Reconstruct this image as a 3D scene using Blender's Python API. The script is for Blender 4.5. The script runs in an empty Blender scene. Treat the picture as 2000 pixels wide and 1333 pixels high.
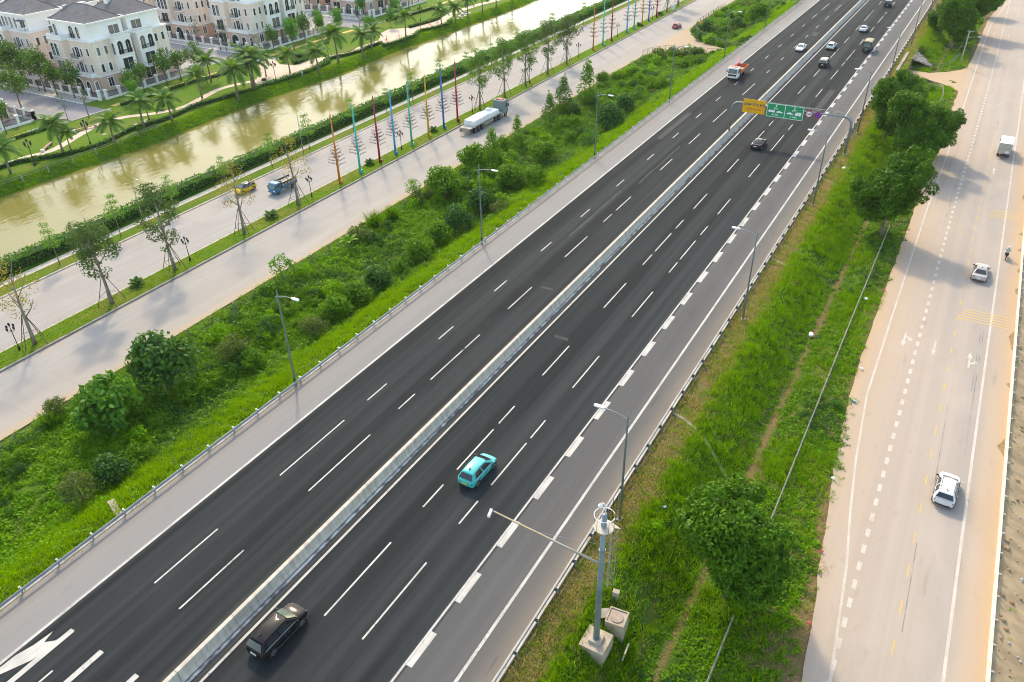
import bpy, bmesh, math, random
import numpy as np
from mathutils import Vector, Matrix, Euler, noise as mnoise

random.seed(7)
SC = bpy.context.scene
COL = SC.collection
R = math.radians

# ---------------------------------------------------------------- camera
cam_d = bpy.data.cameras.new('camera')
cam = bpy.data.objects.new('camera', cam_d)
COL.objects.link(cam)
cam_d.sensor_width = 36.0
cam_d.lens = 27.505
cam_d.clip_start = 0.5
cam_d.clip_end = 6000.0
right = Vector((0.86598383, 0.49977943, -0.01710335))
down = Vector((0.26567593, -0.48878241, -0.83096814))
fwd = Vector((-0.4236606, 0.71506102, -0.55605703))
m = Matrix.Identity(4)
for i in range(3):
    m[i][0] = right[i]
    m[i][1] = -down[i]
    m[i][2] = -fwd[i]
m[2][3] = 49.0
cam.matrix_world = m
SC.camera = cam

# ---------------------------------------------------------------- sky and sun
SUN_EL = R(41)
SUN_AZ = Vector((-0.70, 0.714, 0)).normalized()          # horizontal direction towards the sun
world = bpy.data.worlds.new('World')
SC.world = world
world.use_nodes = True
wn = world.node_tree
bgn = wn.nodes['Background']
sky = wn.nodes.new('ShaderNodeTexSky')
sky.sky_type = 'NISHITA'
sky.sun_disc = False
sky.sun_elevation = SUN_EL
sky.sun_rotation = math.atan2(SUN_AZ.x, SUN_AZ.y)
sky.air_density = 1.0
sky.dust_density = 1.5
sky.ozone_density = 1.0
wn.links.new(sky.outputs[0], bgn.inputs[0])
bgn.inputs[1].default_value = 0.15
sun_d = bpy.data.lights.new('sun', 'SUN')
sun = bpy.data.objects.new('sun', sun_d)
COL.objects.link(sun)
sun_d.energy = 1.05
sun_d.angle = R(4.0)
sun_d.color = (1.0, 0.90, 0.74)
sd = Vector((SUN_AZ.x * math.cos(SUN_EL), SUN_AZ.y * math.cos(SUN_EL), math.sin(SUN_EL)))
sun.rotation_euler = sd.to_track_quat('Z', 'Y').to_euler()
sun.location = (-60, 60, 80)

vs = SC.view_settings
vs.view_transform = 'Standard'
vs.look = 'None'
vs.gamma = 1.0
vs.use_curve_mapping = False
vs.exposure = 1.68
try:
    vs.use_white_balance = True            # camera white balance for hazy daylight
    vs.white_balance_temperature = 7800
    vs.white_balance_tint = 6
except Exception:
    pass
cy = SC.cycles
cy.use_denoising = True
cy.adaptive_threshold = 0.006
cy.filter_width = 1.0
try:
    cy.denoiser = 'OPENIMAGEDENOISE'
    cy.denoising_input_passes = 'RGB_ALBEDO_NORMAL'
    cy.denoising_prefilter = 'ACCURATE'
except Exception:
    pass
cy.max_bounces = 6
cy.diffuse_bounces = 3
cy.glossy_bounces = 3
cy.transmission_bounces = 4
cy.transparent_max_bounces = 6
cy.volume_bounces = 0
cy.caustics_reflective = False
cy.caustics_refractive = False

# ---------------------------------------------------------------- helpers
def tag(o, label=None, cat=None, group=None, kind=None):
    if label: o['label'] = label
    if cat: o['category'] = cat
    if group: o['group'] = group
    if kind: o['kind'] = kind
    return o

def link(o, parent=None):
    COL.objects.link(o)
    if parent is not None:
        o.parent = parent
    return o

def empty(name, loc=(0, 0, 0), rz=0.0, label=None, cat=None, group=None):
    o = bpy.data.objects.new(name, None)
    o.empty_display_size = 0.3
    link(o)
    o.location = loc
    o.rotation_euler = (0, 0, rz)
    return tag(o, label, cat, group)

def mobj(name, mesh, parent=None, loc=(0, 0, 0), rot=(0, 0, 0), scale=(1, 1, 1)):
    o = bpy.data.objects.new(name, mesh)
    link(o, parent)
    o.location = loc
    o.rotation_euler = rot
    o.scale = scale
    return o

def copy_tree(o, parent=None, label=None, group=None):
    c = o.copy()
    COL.objects.link(c)
    c.parent = parent
    for ch in o.children:
        copy_tree(ch, c)
    if label: c['label'] = label
    if group: c['group'] = group
    return c

ORD = ['nearest', 'second', 'third', 'fourth', 'fifth', 'sixth', 'seventh', 'eighth', 'ninth', 'tenth', 'eleventh', 'twelfth',
       'thirteenth', 'fourteenth', 'fifteenth', 'sixteenth', 'seventeenth', 'eighteenth', 'nineteenth', 'twentieth', 'twenty-first',
       'twenty-second', 'twenty-third', 'twenty-fourth', 'twenty-fifth', 'twenty-sixth', 'twenty-seventh', 'twenty-eighth',
       'twenty-ninth', 'thirtieth', 'thirty-first', 'thirty-second', 'thirty-third', 'thirty-fourth', 'thirty-fifth', 'thirty-sixth']
def nth(i, first='first'):
    return first if i == 0 else ORD[i]

class MB:
    """collects faces; build() links them as ONE mesh object"""
    def __init__(s):
        s.v = []; s.f = []; s.mi = []; s.m = 0
    def face(s, pts):
        n = len(s.v); s.v.extend([tuple(p) for p in pts]); s.f.append(tuple(range(n, n + len(pts)))); s.mi.append(s.m); return s
    def quads(s, V, F):
        n = len(s.v); s.v.extend([tuple(p) for p in V])
        for f in F:
            s.f.append(tuple(n + i for i in f)); s.mi.append(s.m)
        return s
    def box(s, x0, x1, y0, y1, z0, z1):
        V = [(x, y, z) for z in (z0, z1) for (x, y) in ((x0, y0), (x1, y0), (x1, y1), (x0, y1))]
        return s.quads(V, [(0, 3, 2, 1), (4, 5, 6, 7), (0, 1, 5, 4), (1, 2, 6, 5), (2, 3, 7, 6), (3, 0, 4, 7)])
    def cbox(s, c, d, rz=0.0):
        hx, hy, hz = d[0] / 2, d[1] / 2, d[2] / 2
        ca, sa = math.cos(rz), math.sin(rz)
        V = []
        for z in (-hz, hz):
            for (x, y) in ((-hx, -hy), (hx, -hy), (hx, hy), (-hx, hy)):
                V.append((c[0] + x * ca - y * sa, c[1] + x * sa + y * ca, c[2] + z))
        return s.quads(V, [(0, 3, 2, 1), (4, 5, 6, 7), (0, 1, 5, 4), (1, 2, 6, 5), (2, 3, 7, 6), (3, 0, 4, 7)])
    def tube(s, pts, rad, n=6, cap=True):
        pts = [Vector(p) for p in pts]
        if not isinstance(rad, (list, tuple)): rad = [rad] * len(pts)
        V = []; F = []
        prev = None
        for i, p in enumerate(pts):
            if i == 0: t = pts[1] - pts[0]
            elif i == len(pts) - 1: t = pts[-1] - pts[-2]
            else: t = (pts[i + 1] - pts[i - 1])
            t = t.normalized()
            if prev is None:
                a = Vector((1, 0, 0)) if abs(t.x) < 0.8 else Vector((0, 1, 0))
                u = (a - t * a.dot(t)).normalized()
            else:
                u = (prev - t * prev.dot(t)).normalized()
            prev = u
            w = t.cross(u)
            for k in range(n):
                an = 2 * math.pi * k / n
                V.append(p + (u * math.cos(an) + w * math.sin(an)) * rad[i])
        for i in range(len(pts) - 1):
            for k in range(n):
                a = i * n + k; b = i * n + (k + 1) % n
                F.append((a, b, b + n, a + n))
        if cap:
            F.append(tuple(reversed(range(n)))); F.append(tuple(range((len(pts) - 1) * n, len(pts) * n)))
        return s.quads(V, F)
    def prism(s, poly, z0, z1):
        n = len(poly)
        V = [(p[0], p[1], z0) for p in poly] + [(p[0], p[1], z1) for p in poly]
        F = [tuple(reversed(range(n))), tuple(range(n, 2 * n))] + [(i, (i + 1) % n, (i + 1) % n + n, i + n) for i in range(n)]
        return s.quads(V, F)
    def extr(s, prof, axis, a, b):
        """profile [(p,q)] in the plane across axis, swept from a to b; axis 'x': (y,z), 'y': (x,z)"""
        n = len(prof)
        def P(p, t): return (t, p[0], p[1]) if axis == 'x' else (p[0], t, p[1])
        V = [P(p, a) for p in prof] + [P(p, b) for p in prof]
        F = [tuple(range(n)), tuple(reversed(range(n, 2 * n)))] + [((i + 1) % n, i, i + n, (i + 1) % n + n) for i in range(n)]
        return s.quads(V, F)
    def ball(s, c, r, nu=8, nv=6, sz=1.0):
        V = [(c[0], c[1], c[2] - r * sz)]
        for j in range(1, nv):
            ph = -math.pi / 2 + math.pi * j / nv
            for k in range(nu):
                th = 2 * math.pi * k / nu
                V.append((c[0] + r * math.cos(ph) * math.cos(th), c[1] + r * math.cos(ph) * math.sin(th), c[2] + r * sz * math.sin(ph)))
        V.append((c[0], c[1], c[2] + r * sz))
        F = []
        for k in range(nu): F.append((0, 1 + (k + 1) % nu, 1 + k))
        for j in range(nv - 2):
            for k in range(nu):
                a = 1 + j * nu + k; b = 1 + j * nu + (k + 1) % nu
                F.append((a, b, b + nu, a + nu))
        t = len(V) - 1; o = 1 + (nv - 2) * nu
        for k in range(nu): F.append((o + k, o + (k + 1) % nu, t))
        return s.quads(V, F)
    def mesh(s, name, mats, smooth=False):
        me = bpy.data.meshes.new(name)
        me.from_pydata(s.v, [], s.f)
        for mt in (mats if isinstance(mats, (list, tuple)) else [mats]): me.materials.append(mt)
        if any(s.mi): me.polygons.foreach_set('material_index', s.mi)
        if smooth: me.polygons.foreach_set('use_smooth', [True] * len(s.f))
        me.update()
        return me
    def build(s, name, mats, parent=None, smooth=False, bevel=0.0, loc=(0, 0, 0), rot=(0, 0, 0), weld=False):
        me = s.mesh(name, mats, smooth)
        if weld:
            bm = bmesh.new(); bm.from_mesh(me); bmesh.ops.remove_doubles(bm, verts=bm.verts, dist=1e-4); bm.to_mesh(me); bm.free()
        o = mobj(name, me, parent, loc, rot)
        if bevel:
            md = o.modifiers.new('bevel', 'BEVEL'); md.width = bevel; md.segments = 2; md.limit_method = 'ANGLE'; md.angle_limit = R(35)
        return o

# ---------------------------------------------------------------- materials
def new_mat(name):
    mt = bpy.data.materials.new(name); mt.use_nodes = True
    return mt, mt.node_tree, mt.node_tree.nodes['Principled BSDF']

def N(nt, t, **kw):
    n = nt.nodes.new(t)
    for k, v in kw.items():
        if k.startswith('i_'):
            n.inputs[k[2:].replace('_', ' ')].default_value = v
        else: setattr(n, k, v)
    return n

def c4(c): return (c[0], c[1], c[2], 1.0)

def coords(nt, coord, scale):
    if coord == 'pos':
        g = N(nt, 'ShaderNodeNewGeometry'); out = g.outputs['Position']
    else:
        g = N(nt, 'ShaderNodeTexCoord'); out = g.outputs['Object']
    mp = N(nt, 'ShaderNodeMapping')
    mp.inputs['Scale'].default_value = scale
    nt.links.new(out, mp.inputs['Vector'])
    return mp.outputs['Vector']

def noise_fac(nt, coord, scale, lo=0.35, hi=0.65, detail=4, dist=0.0):
    n = N(nt, 'ShaderNodeTexNoise'); n.inputs['Scale'].default_value = 1.0
    n.inputs['Detail'].default_value = detail; n.inputs['Distortion'].default_value = dist
    nt.links.new(coords(nt, coord, scale), n.inputs['Vector'])
    mr = N(nt, 'ShaderNodeMapRange'); mr.inputs['From Min'].default_value = lo; mr.inputs['From Max'].default_value = hi
    nt.links.new(n.outputs['Fac'], mr.inputs['Value'])
    return mr.outputs['Result']

def mixc(nt, fac, a, b, blend='MIX'):
    mx = N(nt, 'ShaderNodeMix', data_type='RGBA', blend_type=blend)
    if isinstance(fac, (int, float)): mx.inputs[0].default_value = fac
    else: nt.links.new(fac, mx.inputs[0])
    for idx, c in ((6, a), (7, b)):
        if isinstance(c, tuple): mx.inputs[idx].default_value = c4(c)
        else: nt.links.new(c, mx.inputs[idx])
    return mx.outputs[2]

def mulf(nt, a, b, op='MULTIPLY'):
    n = N(nt, 'ShaderNodeMath', operation=op)
    for i, x in enumerate((a, b)):
        if isinstance(x, (int, float)): n.inputs[i].default_value = x
        else: nt.links.new(x, n.inputs[i])
    return n.outputs[0]

def add_bump(nt, bs, h, strength=0.3, dist=0.02):
    b = N(nt, 'ShaderNodeBump'); b.inputs['Strength'].default_value = strength; b.inputs['Distance'].default_value = dist
    nt.links.new(h, b.inputs['Height']); nt.links.new(b.outputs[0], bs.inputs['Normal'])

def pm(name, c, c2=None, scale=(2, 2, 2), rough=0.7, metal=0.0, spec=0.4, coord='pos', bump=0.0, detail=4, lo=0.35, hi=0.65, coat=0.0):
    """plain procedural material: two-tone noise"""
    mt, nt, bs = new_mat(name)
    if c2 is None: c2 = tuple(x * 0.86 for x in c)
    f = noise_fac(nt, coord, scale, lo, hi, detail)
    nt.links.new(mixc(nt, f, c, c2), bs.inputs['Base Color'])
    bs.inputs['Roughness'].default_value = rough; bs.inputs['Metallic'].default_value = metal
    bs.inputs['Specular IOR Level'].default_value = spec
    if coat: bs.inputs['Coat Weight'].default_value = coat; bs.inputs['Coat Roughness'].default_value = 0.08
    if bump: add_bump(nt, bs, f, 0.5, bump)
    return mt

def xramp(nt, stops, axis=0):
    """colour by world X: stops [(x, value)] -> scalar via float curve of map ranges (piecewise linear)"""
    g = N(nt, 'ShaderNodeNewGeometry'); sp = N(nt, 'ShaderNodeSeparateXYZ'); nt.links.new(g.outputs['Position'], sp.inputs[0])
    x0, x1 = stops[0][0], stops[-1][0]
    mr = N(nt, 'ShaderNodeMapRange'); mr.inputs['From Min'].default_value = x0; mr.inputs['From Max'].default_value = x1
    nt.links.new(sp.outputs[axis], mr.inputs['Value'])
    cr = N(nt, 'ShaderNodeValToRGB')
    el = cr.color_ramp.elements
    while len(el) < len(stops): el.new(0.5)
    for e, (x, v) in zip(el, stops):
        e.position = (x - x0) / (x1 - x0); e.color = (v, v, v, 1)
    nt.links.new(mr.outputs[0], cr.inputs[0])
    return cr.outputs[0]

def road_mat(name, c, c_track, c_dust, track_x, dust_stops, grain=0.25, rough=0.85, ymix=0.012, spec=0.3, joints=0.0):
    """asphalt / concrete: long wheel tracks, patches, fine grain, dust at the edges"""
    mt, nt, bs = new_mat(name)
    tr = noise_fac(nt, 'pos', (track_x, ymix * 0.5, 1), 0.40, 0.62, 3)
    col = mixc(nt, tr, c, c_track)
    tr2 = noise_fac(nt, 'pos', (track_x * 4.5, ymix * 0.7, 1), 0.35, 0.7, 2)
    col = mixc(nt, mulf(nt, tr2, 0.3), col, tuple(x * 0.78 for x in c))
    pat = noise_fac(nt, 'pos', (0.16, 0.07, 1), 0.5, 0.72, 4, 0.6)
    col = mixc(nt, mulf(nt, pat, 0.45), col, tuple(0.5 * (a + b) * 1.25 for a, b in zip(c, c_track)))
    if dust_stops:
        d = xramp(nt, dust_stops)
        dn = noise_fac(nt, 'pos', (0.5, 0.10, 1), 0.2, 0.75, 5, 0.4)
        col = mixc(nt, mulf(nt, d, mulf(nt, dn, 0.9, 'ADD')), col, c_dust)
    gr = noise_fac(nt, 'pos', (14, 14, 14), 0.3, 0.7, 2)
    col = mixc(nt, mulf(nt, gr, grain), col, tuple(x * 0.55 for x in c))
    st = noise_fac(nt, 'pos', (1.3, 0.5, 1), 0.62, 0.75, 5)
    col = mixc(nt, mulf(nt, st, 0.22), col, tuple(x * 0.6 for x in c_track))
    oil = noise_fac(nt, 'pos', (0.9, 0.12, 1), 0.66, 0.74, 4)
    col = mixc(nt, mulf(nt, oil, 0.3), col, tuple(x * 0.55 for x in c))
    if joints:
        g2 = N(nt, 'ShaderNodeNewGeometry'); s2 = N(nt, 'ShaderNodeSeparateXYZ'); nt.links.new(g2.outputs['Position'], s2.inputs[0])
        jf = mulf(nt, mulf(nt, mulf(nt, s2.outputs[1], 1.0 / joints), 1.0, 'FRACT'), 0.012, 'LESS_THAN')
        col = mixc(nt, mulf(nt, jf, 0.28), col, tuple(x * 0.5 for x in c))
    nt.links.new(col, bs.inputs['Base Color'])
    bs.inputs['Roughness'].default_value = rough
    bs.inputs['Specular IOR Level'].default_value = spec
    add_bump(nt, bs, gr, 0.25, 0.01)
    return mt

def leaf_mat(name, dark, light, trans=0.35, nscale=0.5, rough=0.5, tip=None):
    mt, nt, bs = new_mat(name)
    g = N(nt, 'ShaderNodeNewGeometry')
    oi = N(nt, 'ShaderNodeObjectInfo')
    nf = noise_fac(nt, 'pos', (nscale, nscale, nscale), 0.3, 0.7, 3)
    f = mulf(nt, mulf(nt, g.outputs['Random Per Island'], 0.45), mulf(nt, mulf(nt, nf, 0.35), mulf(nt, oi.outputs['Random'], 0.2), 'ADD'), 'ADD')
    col = mixc(nt, f, dark, light)
    if tip:
        t2 = noise_fac(nt, 'pos', (nscale * 2.3, nscale * 2.3, nscale * 2.3), 0.58, 0.72, 2)
        col = mixc(nt, mulf(nt, t2, 0.7), col, tip)
    nt.links.new(col, bs.inputs['Base Color'])
    bs.inputs['Roughness'].default_value = rough
    bs.inputs['Specular IOR Level'].default_value = 0.12
    tl = N(nt, 'ShaderNodeBsdfTranslucent')
    nt.links.new(mixc(nt, 1.0, col, (1.25, 1.2, 0.45), 'MULTIPLY'), tl.inputs['Color'])
    ms = N(nt, 'ShaderNodeMixShader'); ms.inputs[0].default_value = trans
    nt.links.new(bs.outputs[0], ms.inputs[1]); nt.links.new(tl.outputs[0], ms.inputs[2])
    nt.links.new(ms.outputs[0], nt.nodes['Material Output'].inputs['Surface'])
    return mt

M = {}
M['asphalt'] = road_mat('asphalt', (0.0195, 0.0225, 0.0245), (0.043, 0.0475, 0.0505), (0.17, 0.16, 0.145), 0.62, [(-49, 0.22), (-48.2, 0.0), (-37.8, 0.0), (-37.0, 0.4), (-35.9, 0.4), (-35.0, 0.0), (-24, 0.0), (-23.3, 0.15)], 0.3, spec=0.06)
M['shoulder_left'] = road_mat('shoulder_left', (0.235, 0.226, 0.222), (0.20, 0.191, 0.187), (0.28, 0.20, 0.12), 0.5, [(-53.4, 0.8), (-52.6, 0.15), (-50, 0.0), (-48, 0.0)], 0.35)
M['shoulder_right'] = road_mat('shoulder_right', (0.078, 0.078, 0.080), (0.104, 0.103, 0.104), (0.22, 0.185, 0.15), 0.55, [(-24, 0.0), (-20.5, 0.0), (-19.0, 0.15), (-17.8, 0.45), (-17, 0.8)], 0.3)
M['conc_left'] = road_mat('concrete_left', (0.335, 0.312, 0.294), (0.30, 0.284, 0.271), (0.40, 0.30, 0.20), 0.35, [(-104.6, 0.5), (-103.5, 0.05), (-93, 0.0), (-88, 0.25), (-86.7, 0.0), (-78, 0.15), (-76.4, 0.7)], 0.16, spec=0.15, joints=6.0)
M['conc_right'] = road_mat('concrete_right', (0.385, 0.325, 0.278), (0.325, 0.285, 0.255), (0.45, 0.315, 0.20), 0.42, [(-3, 0.75), (-1.6, 0.4), (1.0, 0.2), (5, 0.02), (9.2, 0.02), (10.2, 0.25), (11.2, 0.55), (12.2, 0.95)], 0.16, spec=0.15)
M['paint'] = pm('road_paint', (0.43, 0.415, 0.395), (0.27, 0.26, 0.25), (1.2, 0.5, 1), 0.7, detail=6, lo=0.45, hi=0.75)
def worn_paint(name, c, c2, under, amt):
    mt, nt, bs = new_mat(name)
    f = noise_fac(nt, 'pos', (1.2, 0.5, 1), 0.4, 0.75, 6)
    ch = noise_fac(nt, 'pos', (9, 3.5, 1), 0.54, 0.64, 4)
    pa = noise_fac(nt, 'pos', (0.25, 0.06, 1), 0.35, 0.7, 3)
    nt.links.new(mixc(nt, mulf(nt, mulf(nt, ch, pa), amt), mixc(nt, f, c, c2), under), bs.inputs['Base Color']); bs.inputs['Roughness'].default_value = 0.75
    return mt
M['paint'] = worn_paint('road_paint_white', (0.45, 0.435, 0.41), (0.29, 0.28, 0.265), (0.06, 0.063, 0.065), 0.85)
M['paint_old'] = worn_paint('road_paint_faded', (0.48, 0.43, 0.38), (0.38, 0.33, 0.28), (0.33, 0.28, 0.24), 0.9)
M['paint_yellow'] = worn_paint('road_paint_yellow', (0.52, 0.34, 0.10), (0.44, 0.31, 0.17), (0.33, 0.28, 0.24), 0.95)
M['concrete'] = pm('concrete', (0.40, 0.38, 0.35), (0.27, 0.25, 0.23), (1.5, 1.5, 3), 0.85, bump=0.01, detail=6)
M['galv'] = pm('galvanised_steel', (0.30, 0.32, 0.34), (0.23, 0.25, 0.27), (1, 1, 1), 0.5, 0.5, coord='pos')
M['grey_paint'] = pm('grey_painted_steel', (0.22, 0.26, 0.28), (0.17, 0.20, 0.22), (1, 1, 2), 0.45, 0.3)
M['dark_steel'] = pm('dark_steel', (0.035, 0.038, 0.042), (0.022, 0.024, 0.028), (2, 2, 2), 0.45, 0.3)
M['white_part'] = pm('white_enamel', (0.78, 0.79, 0.80), (0.66, 0.67, 0.68), (2, 2, 2), 0.4)
M['black_part'] = pm('black_rubber', (0.02, 0.02, 0.022), (0.012, 0.012, 0.014), (3, 3, 3), 0.6)
M['verge_dust'] = pm('verge_dust', (0.30, 0.21, 0.12), (0.2, 0.14, 0.08), (1, 1, 1), 0.95)
M['earth'] = pm('bare_earth', (0.34, 0.235, 0.14), (0.24, 0.155, 0.09), (0.8, 0.8, 1), 0.95, bump=0.05, detail=7)
M['bark'] = pm('bark', (0.23, 0.19, 0.15), (0.12, 0.095, 0.07), (6, 6, 1.5), 0.9, coord='obj', bump=0.02)
M['palm_bark'] = pm('palm_bark', (0.26, 0.22, 0.17), (0.15, 0.12, 0.09), (2, 2, 9), 0.9, coord='obj', bump=0.02)
M['bamboo'] = pm('support_pole', (0.12, 0.085, 0.06), (0.07, 0.05, 0.035), (3, 3, 3), 0.8, coord='obj')

def grass_mat(name, a, b, dry, dry_amt, sc=0.35, dstops=None):
    mt, nt, bs = new_mat(name)
    f = noise_fac(nt, 'pos', (sc, sc, sc), 0.32, 0.66, 6)
    f2 = noise_fac(nt, 'pos', (4.5, 4.5, 4.5), 0.3, 0.7, 4)
    col = mixc(nt, f, a, b)
    d = noise_fac(nt, 'pos', (sc * 0.6, sc * 0.35, 1), 0.5, 0.68, 6, 0.5)
    d = mulf(nt, d, dry_amt)
    if dstops:
        d = mulf(nt, d, xramp(nt, dstops), 'ADD')
    col = mixc(nt, d, col, dry)
    col = mixc(nt, mulf(nt, f2, 0.45), col, tuple(x * 0.5 for x in a))
    nt.links.new(col, bs.inputs['Base Color'])
    bs.inputs['Roughness'].default_value = 0.95; bs.inputs['Specular IOR Level'].default_value = 0.1
    add_bump(nt, bs, f2, 0.7, 0.12)
    return mt
M['verge_soil_left'] = grass_mat('verge_ground_left', (0.05, 0.105, 0.012), (0.10, 0.19, 0.016), (0.16, 0.10, 0.05), 0.35, 0.3)
M['verge_soil_right'] = grass_mat('verge_ground_right', (0.045, 0.10, 0.012), (0.08, 0.16, 0.016), (0.24, 0.15, 0.075), 0.5, 0.35, [(-17.5, 0.75), (-14.6, 0.55), (-13.8, 0.0), (-9.1, 0.0), (-8.6, 0.8), (-8.1, 0.0), (-5, 0.0), (-2.6, 0.5), (0.5, 1.0)])
M['median_grass'] = grass_mat('median_grass', (0.085, 0.165, 0.012), (0.13, 0.19, 0.018), (0.22, 0.17, 0.05), 0.8, 0.3)
M['lawn'] = grass_mat('lawn', (0.085, 0.19, 0.012), (0.13, 0.215, 0.018), (0.21, 0.18, 0.06), 0.5, 0.22)
M['bank_grass'] = grass_mat('bank_grass', (0.045, 0.135, 0.010), (0.085, 0.19, 0.014), (0.12, 0.11, 0.04), 0.4, 0.25)
M['far_ground'] = grass_mat('far_ground', (0.09, 0.15, 0.03), (0.14, 0.18, 0.05), (0.25, 0.22, 0.15), 0.8, 0.05)
M['paving'] = pm('pinkish_paving', (0.56, 0.45, 0.36), (0.47, 0.37, 0.30), (0.8, 0.8, 1), 0.85, detail=6)
M['path_conc'] = pm('path_paving', (0.48, 0.45, 0.40), (0.36, 0.34, 0.30), (1.5, 1.5, 1), 0.9, detail=6)
M['path_yellow'] = pm('yellow_cycle_path', (0.62, 0.42, 0.10), (0.50, 0.35, 0.12), (0.8, 0.8, 1), 0.85)
M['path_blue'] = pm('blue_path', (0.22, 0.30, 0.36), (0.28, 0.34, 0.38), (0.8, 0.8, 1), 0.85)
M['estate_asphalt'] = pm('estate_asphalt', (0.25, 0.235, 0.24), (0.20, 0.20, 0.215), (0.25, 0.25, 1), 0.9, detail=6)
HAZE = 0.00006
# ================================================================ the setting
def sm(t): t = max(0.0, min(1.0, t)); return t * t * (3 - 2 * t)
def nz(x, y, s, seed=0.0): return mnoise.noise(Vector((x * s + seed, y * s - seed * 1.7, seed)))
ZL = -3.0      # service roads, park
YA, YB = -10.0, 420.0

def grid(name, xs, ys, zf, mat, xf=None, smooth=True):
    V = []; F = []
    nx, ny = len(xs), len(ys)
    for j, y in enumerate(ys):
        for i, x in enumerate(xs):
            X = xf(x, y) if xf else x
            V.append((X, y, zf(x, y)))
    for j in range(ny - 1):
        for i in range(nx - 1):
            a = j * nx + i
            F.append((a, a + 1, a + nx + 1, a + nx))
    b = MB(); b.quads(V, F)
    o = b.build(name, mat, smooth=smooth)
    o['kind'] = 'structure'
    return o
def lin(a, b, n): return [a + (b - a) * i / (n - 1) for i in range(n)]
def structure(o): o['kind'] = 'structure'; return o
def strip(name, x0, x1, y0, y1, z, mat, parent=None):
    o = MB().face([(x0, y0, z), (x1, y0, z), (x1, y1, z), (x0, y1, z)]).build(name, mat, parent)
    if parent is None: structure(o)
    return o

# base sheet with the canal trough and the falling ground beyond the right-hand road
px_ = [(-3000, -3.3), (-260, -3.3), (-171, -3.3), (-146, -3.35), (-143, -5.6), (-112.5, -5.6), (-110.5, -3.3), (-76, -3.3), (12.9, -3.75), (13.4, -3.85), (30, -10.6), (60, -12), (3000, -12)]
xs = [p[0] for p in px_]; zd = dict(px_)
grid('ground', xs, [-400, -60, 100, 300, 600, 1200, 3000], lambda x, y: zd[x], M['far_ground'], smooth=False)

# --- left verge embankment
def z_left(x, y):
    n = 0.28 * nz(x, y, 0.16, 3) + 0.12 * nz(x, y, 0.6, 9)
    w = sm((x + 76.0) / 2.0) * sm((-53.6 - x) / 2.0)
    foot = -62.5 + 1.5 * nz(0, y, 0.05, 5)
    t = sm((x - foot) / (-54.0 - foot))
    z = -3.12 + (3.12 - 0.12) * t
    if 203.5 < y < 222:                      # cutting of the underpass
        c = sm(1 - abs(y - 212.5) / 8.5) if x > -76 else 0
        c = sm((c - 0.1) / 0.35)
        z = z * (1 - c) + (-3.12) * c
    return z + n * w
verge_left = grid('verge_left', lin(-76.6, -52.9, 44), lin(YA, YB, 290), z_left, M['verge_soil_left'])
# --- right verge
def z_right(x, y):
    n = 0.16 * nz(x, y, 0.2, 13) + 0.10 * nz(x, y, 0.8, 19)
    w = sm((-1.5 - x) / 2.5) * sm((-14.4 - x) / -2.0)
    if x < -14.6: z = -0.1 - 0.06 * (x + 17.2)
    else:
        t = (x + 14.6) / 5.6
        z = -0.26 - 3.1 * sm(t) if t < 1 else -3.36
        if x > -8.2: z = -3.36 + 0.3 * sm((x + 8.2) / 2.5)
    if 196 < y < 228 and x > -14.4:
        c = sm((1 - abs(y - 210.5) / 13) * 2.0)
        z = z * (1 - c) + min(z, -3.08) * c
        z = min(z, -3.02)
    return z + n * w
verge_right = grid('verge_right', lin(-17.6, 1.6, 40), lin(YA, YB, 330), z_right, M['verge_soil_right'])

# --- expressway
EXY0, EXY1 = -12.0, 900.0
b = MB()
def rails(x0, x1, z): b.face([(x0, EXY0, z), (x1, EXY0, z), (x1, EXY1, z), (x0, EXY1, z)])
expressway = structure(strip('expressway', -48.75, -23.35, EXY0, EXY1, 0.0, M['asphalt']))
strip('shoulder_left', -52.95, -48.75, EXY0, EXY1, 0.0, M['shoulder_left'])
strip('shoulder_right', -23.35, -17.45, EXY0, EXY1, 0.0, M['shoulder_right'])
structure(MB().box(-17.62, -17.2, EXY0, EXY1, -0.5, 0.13).build('kerb_right', pm('kerb_concrete', (0.46, 0.42, 0.37), (0.33, 0.28, 0.23), (2, 0.6, 2), 0.9, detail=6)))
structure(MB().box(-53.2, -52.95, EXY0, EXY1, -0.5, 0.05).build('kerb_left', M['concrete']))
ZP = 0.004
def mark(name, x0, x1, y0, y1, z=ZP, mat='paint', parent=None):
    return MB().face([(x0, y0, z), (x1, y0, z), (x1, y1, z), (x0, y1, z)]).build(name, M[mat], parent)
mark('edge_line', -48.75, -48.5, EXY0, EXY1, parent=expressway)
mark('edge_line', -35.2, -34.98, EXY0, EXY1, parent=expressway)
mark('edge_line', -23.72, -23.55, EXY0, EXY1, parent=expressway)
mark('edge_line', -19.92, -19.68, EXY0, EXY1, parent=expressway)
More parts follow.
